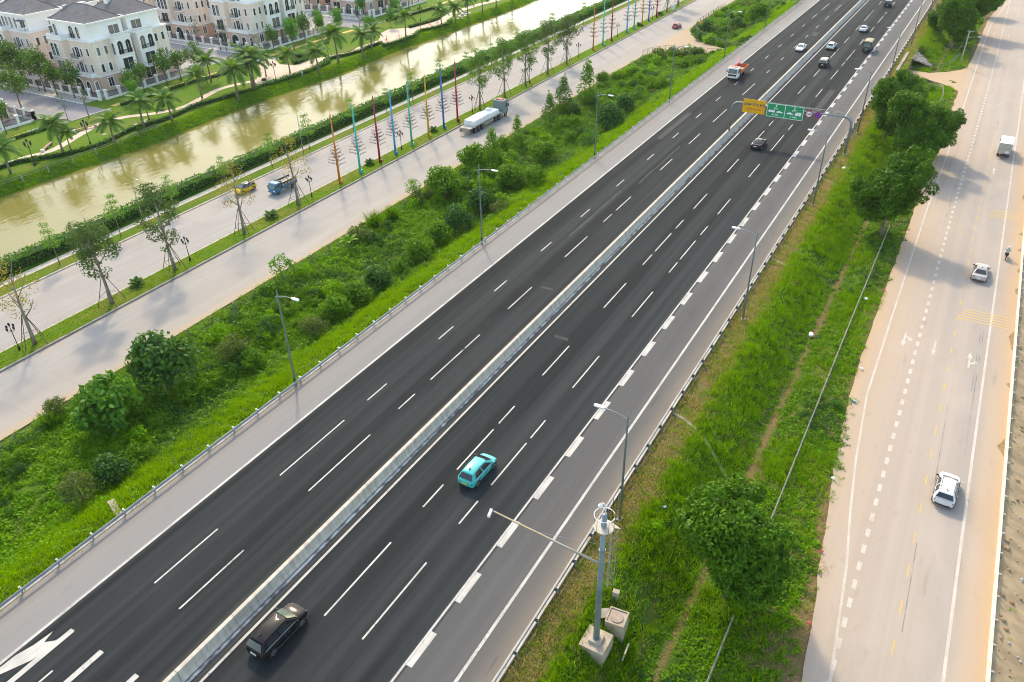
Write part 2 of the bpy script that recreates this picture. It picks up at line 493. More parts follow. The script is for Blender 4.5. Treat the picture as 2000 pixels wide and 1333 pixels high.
DASH = {-44.85: [(10, 11.8), (20.4, 26.8), (34.1, 43.0), (46.6, 49.8), (59.4, 62.4), (71.6, 74.7), (83.9, 87.0), (96.3, 99.3), (109.2, 112.3), (122.2, 125.4), (134.6, 137.7), (147.2, 150.5), (159.7, 162.9), (172.5, 175.3), (184.9, 187.7), (197.2, 200.3), (209.7, 212.7), (222.4, 225.5), (235.2, 238.2), (247.4, 253.4), (259.7, 270.3), (285, 291)],
 -41.22: [(19.7, 26.2), (33.9, 42.5), (47.0, 49.8), (52.6, 58.9), (59.3, 62.4), (68.8, 74.7), (83.9, 90.9), (96.3, 99.3), (100.8, 106.5), (118.9, 124.5), (133.0, 139.1), (146.5, 155.3), (165.9, 175.5), (184.9, 187.9), (197.6, 200.3), (210.3, 213.2), (222.8, 226.0), (235.2, 238.4), (246.8, 252.6), (260.4, 269.8), (284, 290)],
 -31.25: [(8, 16), (24.6, 32.7), (37.2, 40.3), (42.5, 48.9), (49.9, 53.0), (58.9, 65.2), (74.5, 81.2), (86.8, 90.0), (91.1, 97.3), (99.1, 102.3), (106.8, 113.0), (123.3, 129.7), (140.9, 145.9), (149.2, 152.4), (172.0, 178.5), (186.6, 193.2), (204.6, 210.9), (211.8, 214.9), (221.1, 228.0), (236.7, 243.2), (249.7, 260.2), (262.1, 265.7), (275, 281), (290, 296)],
 -27.5: [(8, 16), (24.4, 32.4), (37.1, 40.1), (42.3, 48.7), (49.5, 52.5), (58.5, 65.0), (74.2, 80.8), (86.4, 89.5), (90.5, 96.7), (98.8, 101.9), (106.5, 112.8), (122.6, 129.1), (136.0, 145.3), (148.6, 151.8), (171.4, 177.8), (186.0, 194.1), (198.5, 201.9), (203.8, 210.5), (211.4, 214.6), (221.2, 227.8), (236.7, 243.2), (248.8, 258.7), (261.9, 264.8), (275, 281), (290, 296)]}
for x, l in DASH.items():
    for (a, c_) in l: mark('lane_dash', x - 0.075, x + 0.075, a, c_, parent=expressway, mat='paint')
y = 12.0
k = 0
while y < 330:
    mark('block_dash', -23.53, -23.05, y, y + 3.1, parent=expressway); y += 6.15
# wide marks and arrow in the near left lanes
mark('block_dash', -43.4, -42.95, 6.5, 14.5, parent=expressway)
mark('block_dash', -39.6, -39.15, 6.5, 14.5, parent=expressway)
mark('block_dash', -46.85, -46.4, 5.5, 14.6, parent=expressway)
MB().face([(-46.6, 14.7, 0.009), (-46.75, 12.6, 0.009), (-46.9, 11.6, 0.009), (-47.9, 9.6, 0.009), (-48.35, 9.4, 0.009), (-48.3, 11.2, 0.009), (-47.95, 12.4, 0.009), (-47.78, 13.8, 0.009), (-47.5, 12.9, 0.009), (-46.9, 13.4, 0.009)][::-1]).build('arrow_marking', M['paint'], expressway)

# expansion joints over the underpass, repairs and scuffs
M['seam'] = pm('dark_joint', (0.018, 0.018, 0.018), (0.03, 0.03, 0.03), (2, 2, 1), 0.8)
M['repair'] = pm('asphalt_repair', (0.021, 0.0235, 0.025), (0.031, 0.034, 0.036), (1.5, 0.5, 1), 0.9, detail=6)
M['scuff'] = pm('dusty_scuff', (0.044, 0.0465, 0.048), (0.031, 0.034, 0.0355), (1.2, 0.3, 1), 0.9, detail=7, lo=0.35, hi=0.6)
for yj in (206.6, 215.4):
    mark('expansion_joint', -52.9, -37.0, yj, yj + 0.16, 0.002, 'seam', expressway); mark('expansion_joint', -35.7, -17.7, yj, yj + 0.16, 0.002, 'seam', expressway)
for (x0, x1, y0, y1, k) in ((-43.65, -43.4, 90, 108, 'scuff'), (-42.3, -42.05, 112, 131, 'scuff'), (-40.2, -38.6, 75.2, 75.6, 'scuff'), (-33.6, -31.9, 66, 66.5, 'scuff'), (-26.0, -24.8, 160, 178, 'repair'), (-47.4, -46.4, 133, 150, 'repair'), (-40.4, -39.2, 226, 230, 'scuff')):
    n_ = 9; P_ = []
    for q in range(n_ + 1): P_.append((x0 + 0.12 * nz(x0, q * 3.1, 0.7, 3), y0 + (y1 - y0) * q / n_))
    for q in range(n_, -1, -1): P_.append((x1 + 0.12 * nz(x1, q * 2.7, 0.7, 8), y0 + (y1 - y0) * q / n_))
    MB().face([(p[0], p[1], 0.0018) for p in P_][::-1]).build('road_repair' if k == 'repair' else 'road_scuff', M[k], expressway)

# --- left service road: two carriageways, kerbed grass median
RY0, RY1 = -30.0, 700.0
service_road_left = strip('service_road_left', -104.4, -91.95, RY0, RY1, ZL, M['conc_left'])
strip('service_road_near', -88.05, -76.4, RY0, RY1, ZL, M['conc_left'])
mt, nt, bs = new_mat('kerb_stone')
f = noise_fac(nt, 'pos', (1, 0.7, 2), 0.35, 0.65, 6)
nt.links.new(mixc(nt, f, (0.30, 0.28, 0.265), (0.19, 0.18, 0.17)), bs.inputs['Base Color']); bs.inputs['Roughness'].default_value = 0.9
M['kerb'] = mt
median = structure(MB().box(-91.75, -88.3, RY0, RY1, -3.2, ZL + 0.13).build('grass_median', M['median_grass']))
kb = MB().box(-88.3, -88.05, 0, 1.96, -3.2, ZL + 0.2).mesh('kerb_stone', M['kerb'])
kb2 = MB().box(-91.97, -91.75, 0, 3.96, -3.2, ZL + 0.12).mesh('kerb_stone', pm('kerb_pale', (0.50, 0.46, 0.42), (0.40, 0.36, 0.33), (1, 0.7, 2), 0.9))
kl = structure(bpy.data.objects.new('kerb', None)); link(kl)
for i in range(128): mobj('kerb_stone', kb, kl, (0, 20 + i * 2.0, 0))
for i in range(64): mobj('kerb_stone', kb2, kl, (0, 20 + i * 4.0, 0))
structure(MB().box(-104.75, -104.4, RY0, RY1, -3.2, ZL + 0.11).build('kerb_far', M['concrete']))
structure(MB().box(-107.2, -104.75, RY0, RY1, -3.2, ZL + 0.09).build('grass_strip', M['median_grass']))
structure(MB().box(-108.5, -107.2, RY0, RY1, -3.2, ZL + 0.10).build('footpath', M['path_conc']))
grid('canal_bank_near', lin(-117.5, -108.5, 12), lin(-20, YB, 110), lambda x, y: -2.9 - 2.2 * sm((-112 + 0.8 * nz(0, y, 0.08, 2) - x) / 4.0) + 0.1 * nz(x, y, 0.7), M['bank_grass'])
def shore(y): return -139.3 + 1.3 * nz(0, y, 0.035, 4) + 0.35 * nz(0, y, 0.3, 6)
grid('canal_bank_far', lin(0, 1, 14), lin(-20, YB, 160), lambda u, y: -5.2 + 2.2 * sm(u * 1.05) + 0.08 * nz(u * 9, y, 0.8, 1), M['bank_grass'], xf=lambda u, y: shore(y) + 1.2 - 6.2 * u)
# water
mt, nt, bs = new_mat('canal_water')
f = noise_fac(nt, 'pos', (0.03, 0.02, 1), 0.35, 0.65, 4)
nt.links.new(mixc(nt, f, (0.165, 0.15, 0.036), (0.195, 0.175, 0.05)), bs.inputs['Base Color'])
bs.inputs['Roughness'].default_value = 0.10; bs.inputs['IOR'].default_value = 1.33; bs.inputs['Specular IOR Level'].default_value = 0.22
wv = noise_fac(nt, 'pos', (0.9, 0.35, 1), 0.0, 1.0, 3, 0.4)
wgate = noise_fac(nt, 'pos', (0.06, 0.03, 1), 0.35, 0.7, 2)
add_bump(nt, bs, mulf(nt, wv, wgate), 0.6, 0.16)
M['water'] = mt
strip('canal_water', -141.5, -111.5, -40, 600, -4.35, M['water'])

# ramp of the left underpass and the grass island
RAMP = [(-76.42, 193.0), (-75.6, 200.4), (-74.6, 203.9), (-72, 206.2), (-65, 207.4), (-57, 208.6), (-51, 209.5), (-51, 214.0), (-56, 213.4), (-63, 216.3), (-68, 220), (-72.3, 225.2), (-75.0, 231.5), (-76.42, 239)]
structure(MB().face([(x, y, -2.996) for x, y in RAMP]).build('underpass_road_left', M['conc_left']))
# --- right-hand road
pts = [(1.6, 25), (0.7, 38.6), (0.0, 46.5), (-2.0, 63.8), (-2.8, 79.7), (-2.9, 105), (-2.8, 126), (-2.7, 150), (-2.6, 175), (-2.5, 200), (-2.4, 222), (-1.9, 235), (-1.6, 260), (-1.4, 280), (1.2, 314), (3.5, 340), (8, 420)]
edge = []
for (x0, y0), (x1, y1) in zip(pts[:-1], pts[1:]):
    n = max(1, int((y1 - y0) / 1.2))
    for i in range(n):
        t = i / n; yy = y0 + (y1 - y0) * t
        edge.append((x0 + (x1 - x0) * t + 0.28 * nz(0, yy, 0.35, 31) + 0.12 * nz(0, yy, 1.3, 7), yy))
V = []; F = []
for i, (x, y) in enumerate(edge): V += [(x, y, -2.965), (12.1, y, -2.965)]
for i in range(len(edge) - 1): F.append((2 * i, 2 * i + 1, 2 * i + 3, 2 * i + 2))
service_road_right = structure(MB().quads(V, F).build('service_road_right', M['conc_right']))
UR = [(-2.3, 199.8), (-4.5, 203.0), (-7, 205.2), (-10.5, 207.6), (-14.9, 209.4), (-15.2, 214.2), (-12.5, 213.4), (-9.8, 213.0), (-6, 216), (-3.4, 219.3), (-2.2, 222.5)]
structure(MB().face([(x, y, -2.985) for x, y in UR]).build('underpass_road_right', M['conc_right']))
ZR = -2.959
def polyline_mark(name, pl, w, mat, parent, z=ZR):
    bb = MB()
    for (x0, y0), (x1, y1) in zip(pl[:-1], pl[1:]): bb.face([(x0 - w / 2, y0, z + .003), (x0 + w / 2, y0, z + .003), (x1 + w / 2, y1, z + .003), (x1 - w / 2, y1, z + .003)])
    return bb.build(name, M[mat], parent)
polyline_mark('edge_line', [(2.7, 30), (2.45, 40), (1.5, 51), (0.6, 57.6), (-0.2, 64.8), (-1.05, 76), (-1.1, 94), (-1.1, 131), (-0.8, 150), (-0.6, 178), (-0.5, 219), (-0.45, 252), (-0.2, 274), (1.2, 295), (3, 315), (6, 345)], 0.2, 'paint_old', service_road_right)
polyline_mark('edge_line', [(9.5, 25), (9.45, 70), (9.7, 163), (9.8, 179), (9.9, 330)], 0.24, 'paint_old', service_road_right)
y = 36.5
while y < 320:
    xx = 2.4 + 0.7 * sm((y - 110) / 110)
    mark('block_dash', xx - 0.17, xx + 0.17, y, y + 1.0, ZR, 'paint_old', service_road_right); y += 2.08
y = 36.0
while y < 180:
    mark('lane_dash', 5.9, 6.04, y, y + 1.5, ZR, 'paint_yellow', service_road_right); y += 4.05
for (ya, xa, xb) in ((97.3, 5.9, 11.4), (131.4, 7.2, 11.6)):
    for i in range(5): mark('rumble_strip', xa + 0.15 * i, xb, ya + i * 0.68, ya + i * 0.68 + 0.22, ZR + 0.004, 'paint_yellow', service_road_right)
def arrow(x, y, dirn, turn):
    s = dirn
    P = [(-0.09, -1.7), (0.09, -1.7), (0.09, 0.5), (0.3, 0.5), (0, 1.7), (-0.3, 0.5), (-0.09, 0.5)]
    MB().face([(x + p[0] * s, y + p[1] * s, ZR) for p in P]).build('arrow_marking', M['paint_old'], service_road_right)
    if turn:
        Q = [(0.1, -1.0), (0.5, -0.5), (0.5, -0.8), (0.95, -0.25), (0.5, 0.15), (0.5, -0.15), (0.1, -0.6)]
        MB().face([(x + turn * q[0] * s, y + q[1] * s, ZR) for q in (Q if turn > 0 else Q[::-1])]).build('arrow_marking', M['paint_old'], service_road_right)
arrow(7.9, 88.2, 1, 1); arrow(4.2, 89.0, -1, 0); arrow(0.9, 89.3, -1, -1)
arrow(1.0, 228, -1, 0); arrow(4.6, 226, -1, 0); arrow(1.2, 262, -1, 0); arrow(4.8, 262, -1, 0); arrow(7.0, 160.0 - 8, 1, 0)
M['skid'] = pm('tyre_rubber_mark', (0.15, 0.135, 0.125), (0.36, 0.325, 0.30), (1.2, 0.4, 1), 0.9, detail=5)
for pl in ([(8.55, 82), (8.6, 95)], [(8.75, 70), (8.9, 97)], [(6.75, 62), (6.6, 78)], [(6.35, 46.5), (6.2, 56.5)],
           [(-0.15, 132), (0.15, 150), (0.5, 158)], [(1.75, 128), (2.0, 150), (2.5, 161), (3.6, 168), (5.2, 172)]):
    bb = MB()
    for (x0, y0), (x1, y1) in zip(pl[:-1], pl[1:]):
        bb.face([(x0 - 0.035, y0, ZR + .0055), (x0 + 0.035, y0, ZR + .0055), (x1 + 0.035, y1, ZR + .0055), (x1 - 0.035, y1, ZR + .0055)])
    bb.build('tyre_mark', M['skid'], service_road_right)
# outer earth slope beyond the low wall
slope_right = grid('earth_slope_right', lin(12.3, 30, 40), lin(20, 330, 260), lambda x, y: -3.05 - 0.41 * (x - 12.3) + 0.10 * nz(x, y, 0.5, 41) + 0.10 * nz(x, y, 1.7, 43), pm('sandy_earth', (0.40, 0.29, 0.175), (0.27, 0.19, 0.11), (0.5, 0.9, 0.7), 0.95, bump=0.08, detail=8))

# --- park and estate on the far side of the canal
strip('park_lawn', -172.5, -144.0, -20, 520, -3.0, M['lawn'])
strip('estate_ground', -330, -172.5, -20, 520, -3.0, pm('estate_paving', (0.33, 0.31, 0.29), (0.25, 0.235, 0.22), (0.3, 0.3, 1), 0.9, detail=6))
for i, (a, c_) in enumerate(((92.6, 103.6), (143.2, 153.0), (190.6, 200.4))):
    strip('estate_street', -330, -163.8, a, c_, -2.985, M['estate_asphalt'])
    kk = structure(MB().box(-330, -172.5, c_, c_ + 0.25, -3.0, -2.86).build('street_kerb', M['white_part']))
    strip('estate_pavement', -330, -172.6, c_ + 0.25, c_ + 3.6, -2.97, M['path_conc'])
    structure(MB().box(-163.8, -163.5, a - 1, c_ + 1.0, -3.0, -2.84).build('street_kerb', M['path_conc']))
    if i < 2:
        for j in range(5): mark('street_dash', -187 + j * 3.6, -185.4 + j * 3.6, a + 5.0, a + 5.25, -2.979, 'paint_yellow', None)['kind'] = 'structure'
def ribbon(name, pl, w, z, mat, nsub=6):
    P = [Vector((p[0], p[1], 0)) for p in pl]
    Q = []
    for i in range(len(P) - 1):                      # catmull-rom
        p0 = P[max(i - 1, 0)]; p1 = P[i]; p2 = P[i + 1]; p3 = P[min(i + 2, len(P) - 1)]
        for k_ in range(nsub):
            t = k_ / nsub
            Q.append(0.5 * ((2 * p1) + (p2 - p0) * t + (2 * p0 - 5 * p1 + 4 * p2 - p3) * t * t + (3 * p1 - p0 - 3 * p2 + p3) * t ** 3))
    Q.append(P[-1])
    V = []; F = []
    for i, q in enumerate(Q):
        t = (Q[min(i + 1, len(Q) - 1)] - Q[max(i - 1, 0)]).normalized(); n_ = Vector((-t.y, t.x, 0)) * (w / 2)
        V += [(q.x + n_.x, q.y + n_.y, z), (q.x - n_.x, q.y - n_.y, z)]
    for i in range(len(Q) - 1): F.append((2 * i, 2 * i + 1, 2 * i + 3, 2 * i + 2))
    return MB().quads(V, F).build(name, mat), Q
P1 = [(-153, 60), (-152.3, 72), (-152.0, 77), (-151, 82), (-154.2, 89.8), (-156.5, 96), (-155.8, 102), (-152.5, 106), (-150, 112), (-151.5, 119), (-153.5, 127), (-151, 136)]
P2 = [(-151.6, 75), (-149.6, 77.6), (-146.6, 82.3), (-145.6, 88.2), (-148, 95.7), (-147.6, 99.6), (-147.2, 106), (-148.6, 113), (-147.6, 121), (-146.3, 129), (-147, 137)]
P3 = [(-148.5, 146), (-149.5, 154), (-149.8, 161), (-147.5, 168), (-148.6, 173), (-148.5, 181)]
P4 = [(-147, 200), (-147.2, 208), (-149.4, 216), (-151, 223), (-151, 235), (-149, 250), (-148, 270)]
PATHQ = []
for i, (p_, w_) in enumerate(((P1, 1.7), (P2, 1.3), (P3, 2.6), (P4, 2.6))):
    o, q = ribbon('park_path', p_, w_, -2.978 + 0.003 * i, M['paving']); structure(o); PATHQ.append(q)
o, q = ribbon('cycle_path', [(-165.6, 20), (-165.4, 91)], 1.6, -2.975, M['path_yellow']); structure(o)
o, q = ribbon('cycle_path', [(-165.2, 106), (-165.4, 125), (-165, 142)], 1.4, -2.975, M['path_yellow']); structure(o)
o, q = ribbon('cycle_path', [(-165.2, 155), (-165.4, 172), (-165, 189)], 1.4, -2.975, M['path_yellow']); structure(o)
o, q = ribbon('cycle_path', [(-163.5, 203), (-163.4, 225), (-162.6, 262)], 1.4, -2.975, M['path_yellow']); structure(o)
strip('blue_crossing', -166.3, -164.5, 86.5, 91.5, -2.97, M['path_blue'])
strip('blue_crossing', -164.8, -161, 149.0, 154.0, -2.97, M['path_blue'])
structure(MB().face([(x, y, -2.965) for x, y in [(-146.2, 133), (-145.2, 142), (-146, 150), (-148.6, 156), (-151.5, 160), (-152.6, 157), (-152.4, 150.5), (-156.5, 149.5), (-162.5, 153.2), (-163.4, 148.2), (-158, 144.2), (-153.6, 139), (-150, 134)]]).build('plaza', M['paving']))
structure(MB().face([(x, y, -2.965) for x, y in [(-144.6, 176.5), (-143.6, 184), (-144.2, 190), (-146.2, 196), (-144.3, 201), (-143.8, 206), (-145.5, 211), (-149, 212), (-149.6, 205), (-150.6, 199), (-155.8, 194.5), (-154.6, 189), (-150.2, 182.6), (-148.6, 178)]]).build('playground_paving', M['paving']))
# ================================================================ vegetation
rng = np.random.default_rng(11)
def unit(a): return a / np.maximum(np.linalg.norm(a, axis=-1, keepdims=True), 1e-9)
def rdir(n): return unit(rng.normal(size=(n, 3)))

def card_mesh(name, C, D, L, W, mat, fold=0.0, nrm=None):
    """leaf-shaped cards: base point, direction, length, width"""
    n = len(C)
    U = rdir(n) if nrm is None else nrm
    S = unit(np.cross(D, U)); Nn = np.cross(S, D)
    L = np.broadcast_to(L, (n,))[:, None]; W = np.broadcast_to(W, (n,))[:, None]
    V = np.empty((n, 4, 3))
    V[:, 0] = C
    V[:, 1] = C + D * L * 0.5 + S * W * 0.5 + Nn * fold * W
    V[:, 2] = C + D * L
    V[:, 3] = C + D * L * 0.5 - S * W * 0.5 + Nn * fold * W
    me = bpy.data.meshes.new(name)
    me.vertices.add(4 * n); me.vertices.foreach_set('co', V.reshape(-1).astype(np.float32))
    me.loops.add(4 * n); me.loops.foreach_set('vertex_index', np.arange(4 * n, dtype=np.int32))
    me.polygons.add(n); me.polygons.foreach_set('loop_start', np.arange(0, 4 * n, 4, dtype=np.int32))
    try: me.polygons.foreach_set('loop_total', np.full(n, 4, dtype=np.int32))
    except Exception: pass
    me.materials.append(mat)
    me.update(); me.validate()
    return me

def crown_pts(clumps, nleaf, up=0.25, fill=0.55, spread=0.75):
    """clumps: list of (centre, radius, flatten)"""
    Cs = []; Ds = []; Ns = []
    for (c, r, fl) in clumps:
        k = max(4, int(nleaf * (r * r)))
        d = rdir(k)
        q = (fill + (1 - fill) * rng.random((k, 1)) ** 0.5)
        p = np.array(c) + d * q * r * np.array([1, 1, fl])
        Cs.append(p)
        nn = unit(d * 1.0 + rdir(k) * 0.4 + np.array([0, 0, 0.2]))
        t = rdir(k); t = unit(t - nn * (t * nn).sum(1, keepdims=True))
        Ds.append(unit(t + d * 0.25 * spread + np.array([0, 0, up * 0.6]))); Ns.append(nn)
    return np.concatenate(Cs), np.concatenate(Ds), np.concatenate(Ns)

L_ = {}
L_['acacia'] = leaf_mat('foliage_acacia', (0.026, 0.086, 0.006), (0.090, 0.220, 0.010), 0.28, 0.7, tip=(0.17, 0.33, 0.014))
L_['broad'] = leaf_mat('foliage_broadleaf', (0.042, 0.119, 0.017), (0.105, 0.280, 0.028), 0.38, 0.6)
L_['shrub'] = leaf_mat('foliage_shrub', (0.050, 0.14, 0.008), (0.14, 0.30, 0.013), 0.40, 0.5, tip=(0.22, 0.38, 0.016))
L_['shrub_dark'] = leaf_mat('foliage_shrub_dark', (0.030, 0.090, 0.024), (0.083, 0.203, 0.036), 0.35, 0.6)
L_['shrub_olive'] = leaf_mat('foliage_shrub_olive', (0.077, 0.119, 0.031), (0.154, 0.210, 0.049), 0.35, 0.6)
L_['under'] = leaf_mat('foliage_undergrowth', (0.075, 0.20, 0.005), (0.195, 0.415, 0.008), 0.45, 0.22, tip=(0.29, 0.47, 0.010))
L_['under_r'] = leaf_mat('foliage_undergrowth_right', (0.075, 0.195, 0.006), (0.195, 0.40, 0.010), 0.42, 0.3, tip=(0.27, 0.45, 0.012))
L_['grass'] = leaf_mat('grass_blades', (0.125, 0.255, 0.004), (0.235, 0.40, 0.007), 0.45, 0.25)
L_['grass_r'] = leaf_mat('grass_blades_right', (0.105, 0.235, 0.007), (0.225, 0.41, 0.010), 0.42, 0.3)
L_['straw'] = leaf_mat('dry_straw', (0.36, 0.27, 0.10), (0.55, 0.44, 0.19), 0.3, 0.4)
L_['median'] = leaf_mat('foliage_median_tree', (0.045, 0.090, 0.030), (0.112, 0.188, 0.051), 0.32, 0.7)
L_['yellowing'] = leaf_mat('foliage_yellowing', (0.120, 0.144, 0.030), (0.396, 0.300, 0.060), 0.40, 0.6, tip=(0.504, 0.288, 0.048))
L_['young'] = leaf_mat('foliage_young_tree', (0.077, 0.182, 0.028), (0.168, 0.350, 0.042), 0.42, 0.7)
L_['palm'] = leaf_mat('foliage_palm', (0.048, 0.120, 0.022), (0.152, 0.280, 0.048), 0.30, 0.4, rough=0.4)
L_['street'] = leaf_mat('foliage_street_tree', (0.042, 0.120, 0.024), (0.112, 0.247, 0.033), 0.35, 0.5, tip=(0.240, 0.255, 0.045))
L_['street2'] = leaf_mat('foliage_round_tree', (0.045, 0.158, 0.021), (0.120, 0.330, 0.033), 0.38, 0.5)
L_['hedge'] = leaf_mat('foliage_hedge', (0.038, 0.128, 0.018), (0.112, 0.307, 0.027), 0.38, 0.5, tip=(0.225, 0.375, 0.030))

# ---- scattered ground cover (stuff) by geometry nodes
def proto_coll(name, meshes):
    c = bpy.data.collections.new(name)
    for i, me in enumerate(meshes):
        o = bpy.data.objects.new('%s_%d' % (name, i), me); c.objects.link(o)
    return c
def leafclump(mat, n, r, L, W, up=0.5, fl=0.7):
    d = rdir(n); d[:, 2] = np.abs(d[:, 2]) * fl
    C = d * r * (0.35 + 0.65 * rng.random((n, 1)))
    nn = unit(d * 0.8 + rdir(n) * 0.5 + np.array([0, 0, 0.5]))
    t = rdir(n); t = unit(t - nn * (t * nn).sum(1, keepdims=True))
    D = unit(t + np.array([0, 0, up * 0.4]))
    return card_mesh('leaf_clump', C, D, L * (0.7 + 0.6 * rng.random(n)), W, mat, 0.1, nn)
def tuft(mat, n, r, L, W):
    C = np.concatenate([rng.normal(size=(n, 2)) * r, np.zeros((n, 1))], 1)
    D = unit(np.concatenate([rng.normal(size=(n, 2)) * 0.45, np.ones((n, 1))], 1))
    return card_mesh('grass_tuft', C, D, L * (0.6 + 0.7 * rng.random(n)), W, mat, 0.0)
def gn_scatter(name, P, idx, scl, coll, label, cat):
    me = bpy.data.meshes.new(name); me.from_pydata([tuple(p) for p in P], [], [])
    n = len(P)
    a = me.attributes.new('idx', 'INT', 'POINT'); a.data.foreach_set('value', np.asarray(idx, dtype=np.int32))
    a = me.attributes.new('scl', 'FLOAT', 'POINT'); a.data.foreach_set('value', np.asarray(scl, dtype=np.float32))
    rot = np.zeros((n, 3), dtype=np.float32); rot[:, 2] = rng.random(n) * 6.283; rot[:, :2] = rng.normal(size=(n, 2)) * 0.15
    a = me.attributes.new('rot', 'FLOAT_VECTOR', 'POINT'); a.data.foreach_set('vector', rot.reshape(-1))
    o = mobj(name, me)
    ng = bpy.data.node_groups.new(name, 'GeometryNodeTree')
    ng.interface.new_socket('Geometry', in_out='INPUT', socket_type='NodeSocketGeometry')
    ng.interface.new_socket('Geometry', in_out='OUTPUT', socket_type='NodeSocketGeometry')
    gi = ng.nodes.new('NodeGroupInput'); go = ng.nodes.new('NodeGroupOutput')
    ip = ng.nodes.new('GeometryNodeInstanceOnPoints'); ci = ng.nodes.new('GeometryNodeCollectionInfo')
    ci.inputs['Collection'].default_value = coll; ci.inputs['Separate Children'].default_value = True; ci.inputs['Reset Children'].default_value = True
    def attr(nm, dt):
        t = ng.nodes.new('GeometryNodeInputNamedAttribute'); t.data_type = dt; t.inputs['Name'].default_value = nm; return t.outputs['Attribute']
    lk = ng.links.new
    lk(gi.outputs[0], ip.inputs['Points']); lk(ci.outputs[0], ip.inputs['Instance']); ip.inputs['Pick Instance'].default_value = True
    lk(attr('idx', 'INT'), ip.inputs['Instance Index']); lk(attr('rot', 'FLOAT_VECTOR'), ip.inputs['Rotation']); lk(attr('scl', 'FLOAT'), ip.inputs['Scale'])
    lk(ip.outputs[0], go.inputs[0])
    md = o.modifiers.new('scatter', 'NODES'); md.node_group = ng
    return tag(o, label, cat, kind='stuff')

def scatter_pts(n, x0, x1, y0, y1, zf, keep=None, ypow=1.0):
    X = x0 + (x1 - x0) * rng.random(n); Y = y0 + (y1 - y0) * rng.random(n) ** ypow
    out = []
    for x, y in zip(X, Y):
        if keep is None or rng.random() < keep(x, y): out.append((x, y, zf(x, y) - 0.03))
    return out
def in_poly(x, y, poly):
    c = False; j = len(poly) - 1
    for i in range(len(poly)):
        xi, yi = poly[i]; xj, yj = poly[j]
        if (yi > y) != (yj > y) and x < (xj - xi) * (y - yi) / (yj - yi) + xi: c = not c
        j = i
    return c
def off_ramp(x, y): return 0.0 if (185 < y < 245 and (in_poly(x, y, RAMP) or in_poly(x + 0.5, y, RAMP) or in_poly(x - .6, y + .6, RAMP))) else 1.0
def off_ur(x, y): return 0.0 if (190 < y < 230 and (in_poly(x, y, UR) or in_poly(x, y + 0.6, UR) or in_poly(x, y - .6, UR) or x < -13.5 and 205 < y < 218)) else 1.0

c_under = proto_coll('under', [leafclump(L_['under'], 34, 0.62, 0.30, 0.17) for _ in range(3)] + [leafclump(L_['shrub'], 40, 0.75, 0.28, 0.15, 0.6, 1.1) for _ in range(2)] + [leafclump(L_['shrub_dark'], 40, 0.7, 0.28, 0.16, 0.5, 0.9)])
def k_under(x, y):
    return off_ramp(x, y) * (0.75 + 0.7 * nz(x, y, 0.10, 50)) * (1.0 if x < -59 else 0.35)
P = scatter_pts(36000, -75.3, -56.5, -4, 300, z_left, k_under, 1.25)
idx = []
for p in P:
    v = nz(p[0], p[1], 0.07, 77) + 0.25 * rng.normal()
    idx.append(0 + rng.integers(3) if v < 0.28 else (3 + rng.integers(2) if v < 0.55 else 5))
gn_scatter('undergrowth_left', P, idx, 0.55 + 0.75 * rng.random(len(P)), c_under, 'dense bright green undergrowth on the bank left of the expressway', 'undergrowth')
c_grass = proto_coll('gr', [tuft(L_['grass'], 26, 0.24, 0.42, 0.055) for _ in range(3)] + [leafclump(L_['under'], 24, 0.4, 0.2, 0.11)])
P = scatter_pts(15000, -62, -53.35, -4, 270, z_left, lambda x, y: off_ramp(x, y) * (0.25 + 0.75 * sm((x + 62) / 4)), 1.35)
gn_scatter('verge_grass_left', P, rng.choice([0, 0, 1, 1, 2, 2, 2, 3], len(P)), 0.5 + 0.8 * rng.random(len(P)), c_grass, 'lime green grass sloping down from the left guardrail', 'grass')
P = scatter_pts(1600, -76.3, -75.0, 10, 200, z_left, None)
gn_scatter('edge_grass_left', P, rng.choice([0, 1, 2], len(P)), 0.5 + 0.6 * rng.random(len(P)), c_grass, 'rough grass edge beside the pale service road', 'grass')
c_r = proto_coll('rg', [leafclump(L_['under_r'], 34, 0.5, 0.22, 0.13) for _ in range(3)] + [tuft(L_['grass_r'], 30, 0.25, 0.55, 0.06) for _ in range(3)] + [leafclump(L_['shrub_dark'], 30, 0.5, 0.2, 0.13), tuft(L_['straw'], 20, 0.25, 0.4, 0.05)])
def k_r(x, y):
    d = 1.0
    if abs(x + 8.6) < 0.5: d = 0.12
    if x > -3.6 and y > 75: d *= 0.0 if x > -2.9 else 0.5
    if x > -2.5: d *= max(0.0, min(1.0, (0.4 - x - (y - 40) * 0.06) / 2.0)) if y < 80 else 0.0
    return d * off_ur(x, y) * (0.80 + 0.9 * nz(x, y, 0.16, 61))
P = scatter_pts(34000, -14.7, 0.6, 18, 320, z_right, k_r, 1.35)
idx = []
for p in P:
    v = nz(p[0], p[1], 0.12, 88) + 0.2 * rng.normal()
    g = p[0] < -10.0 and v > -0.15
    if rng.random() < 0.05: idx.append(7); continue
    idx.append(int(3 + rng.integers(3)) if g or v < -0.2 else (int(rng.integers(3)) if v < 0.5 else 6))
gn_scatter('undergrowth_right', P, idx, 0.5 + 0.75 * rng.random(len(P)), c_r, 'deep green grass and creepers on the bank right of the expressway', 'undergrowth')
c_s = proto_coll('st', [tuft(L_['straw'], 22, 0.28, 0.30, 0.045) for _ in range(2)] + [tuft(L_['grass_r'], 22, 0.22, 0.28, 0.05) for _ in range(2)])
P = scatter_pts(6500, -17.1, -14.2, 18, 260, z_right, lambda x, y: 0.75 + 0.5 * nz(x, y, 0.2, 5), 1.4)
gn_scatter('dry_grass_strip', P, rng.choice([0, 0, 1, 1, 2, 3], len(P)), 0.5 + 0.7 * rng.random(len(P)), c_s, 'straw coloured dry grass strip behind the right guardrail', 'grass')
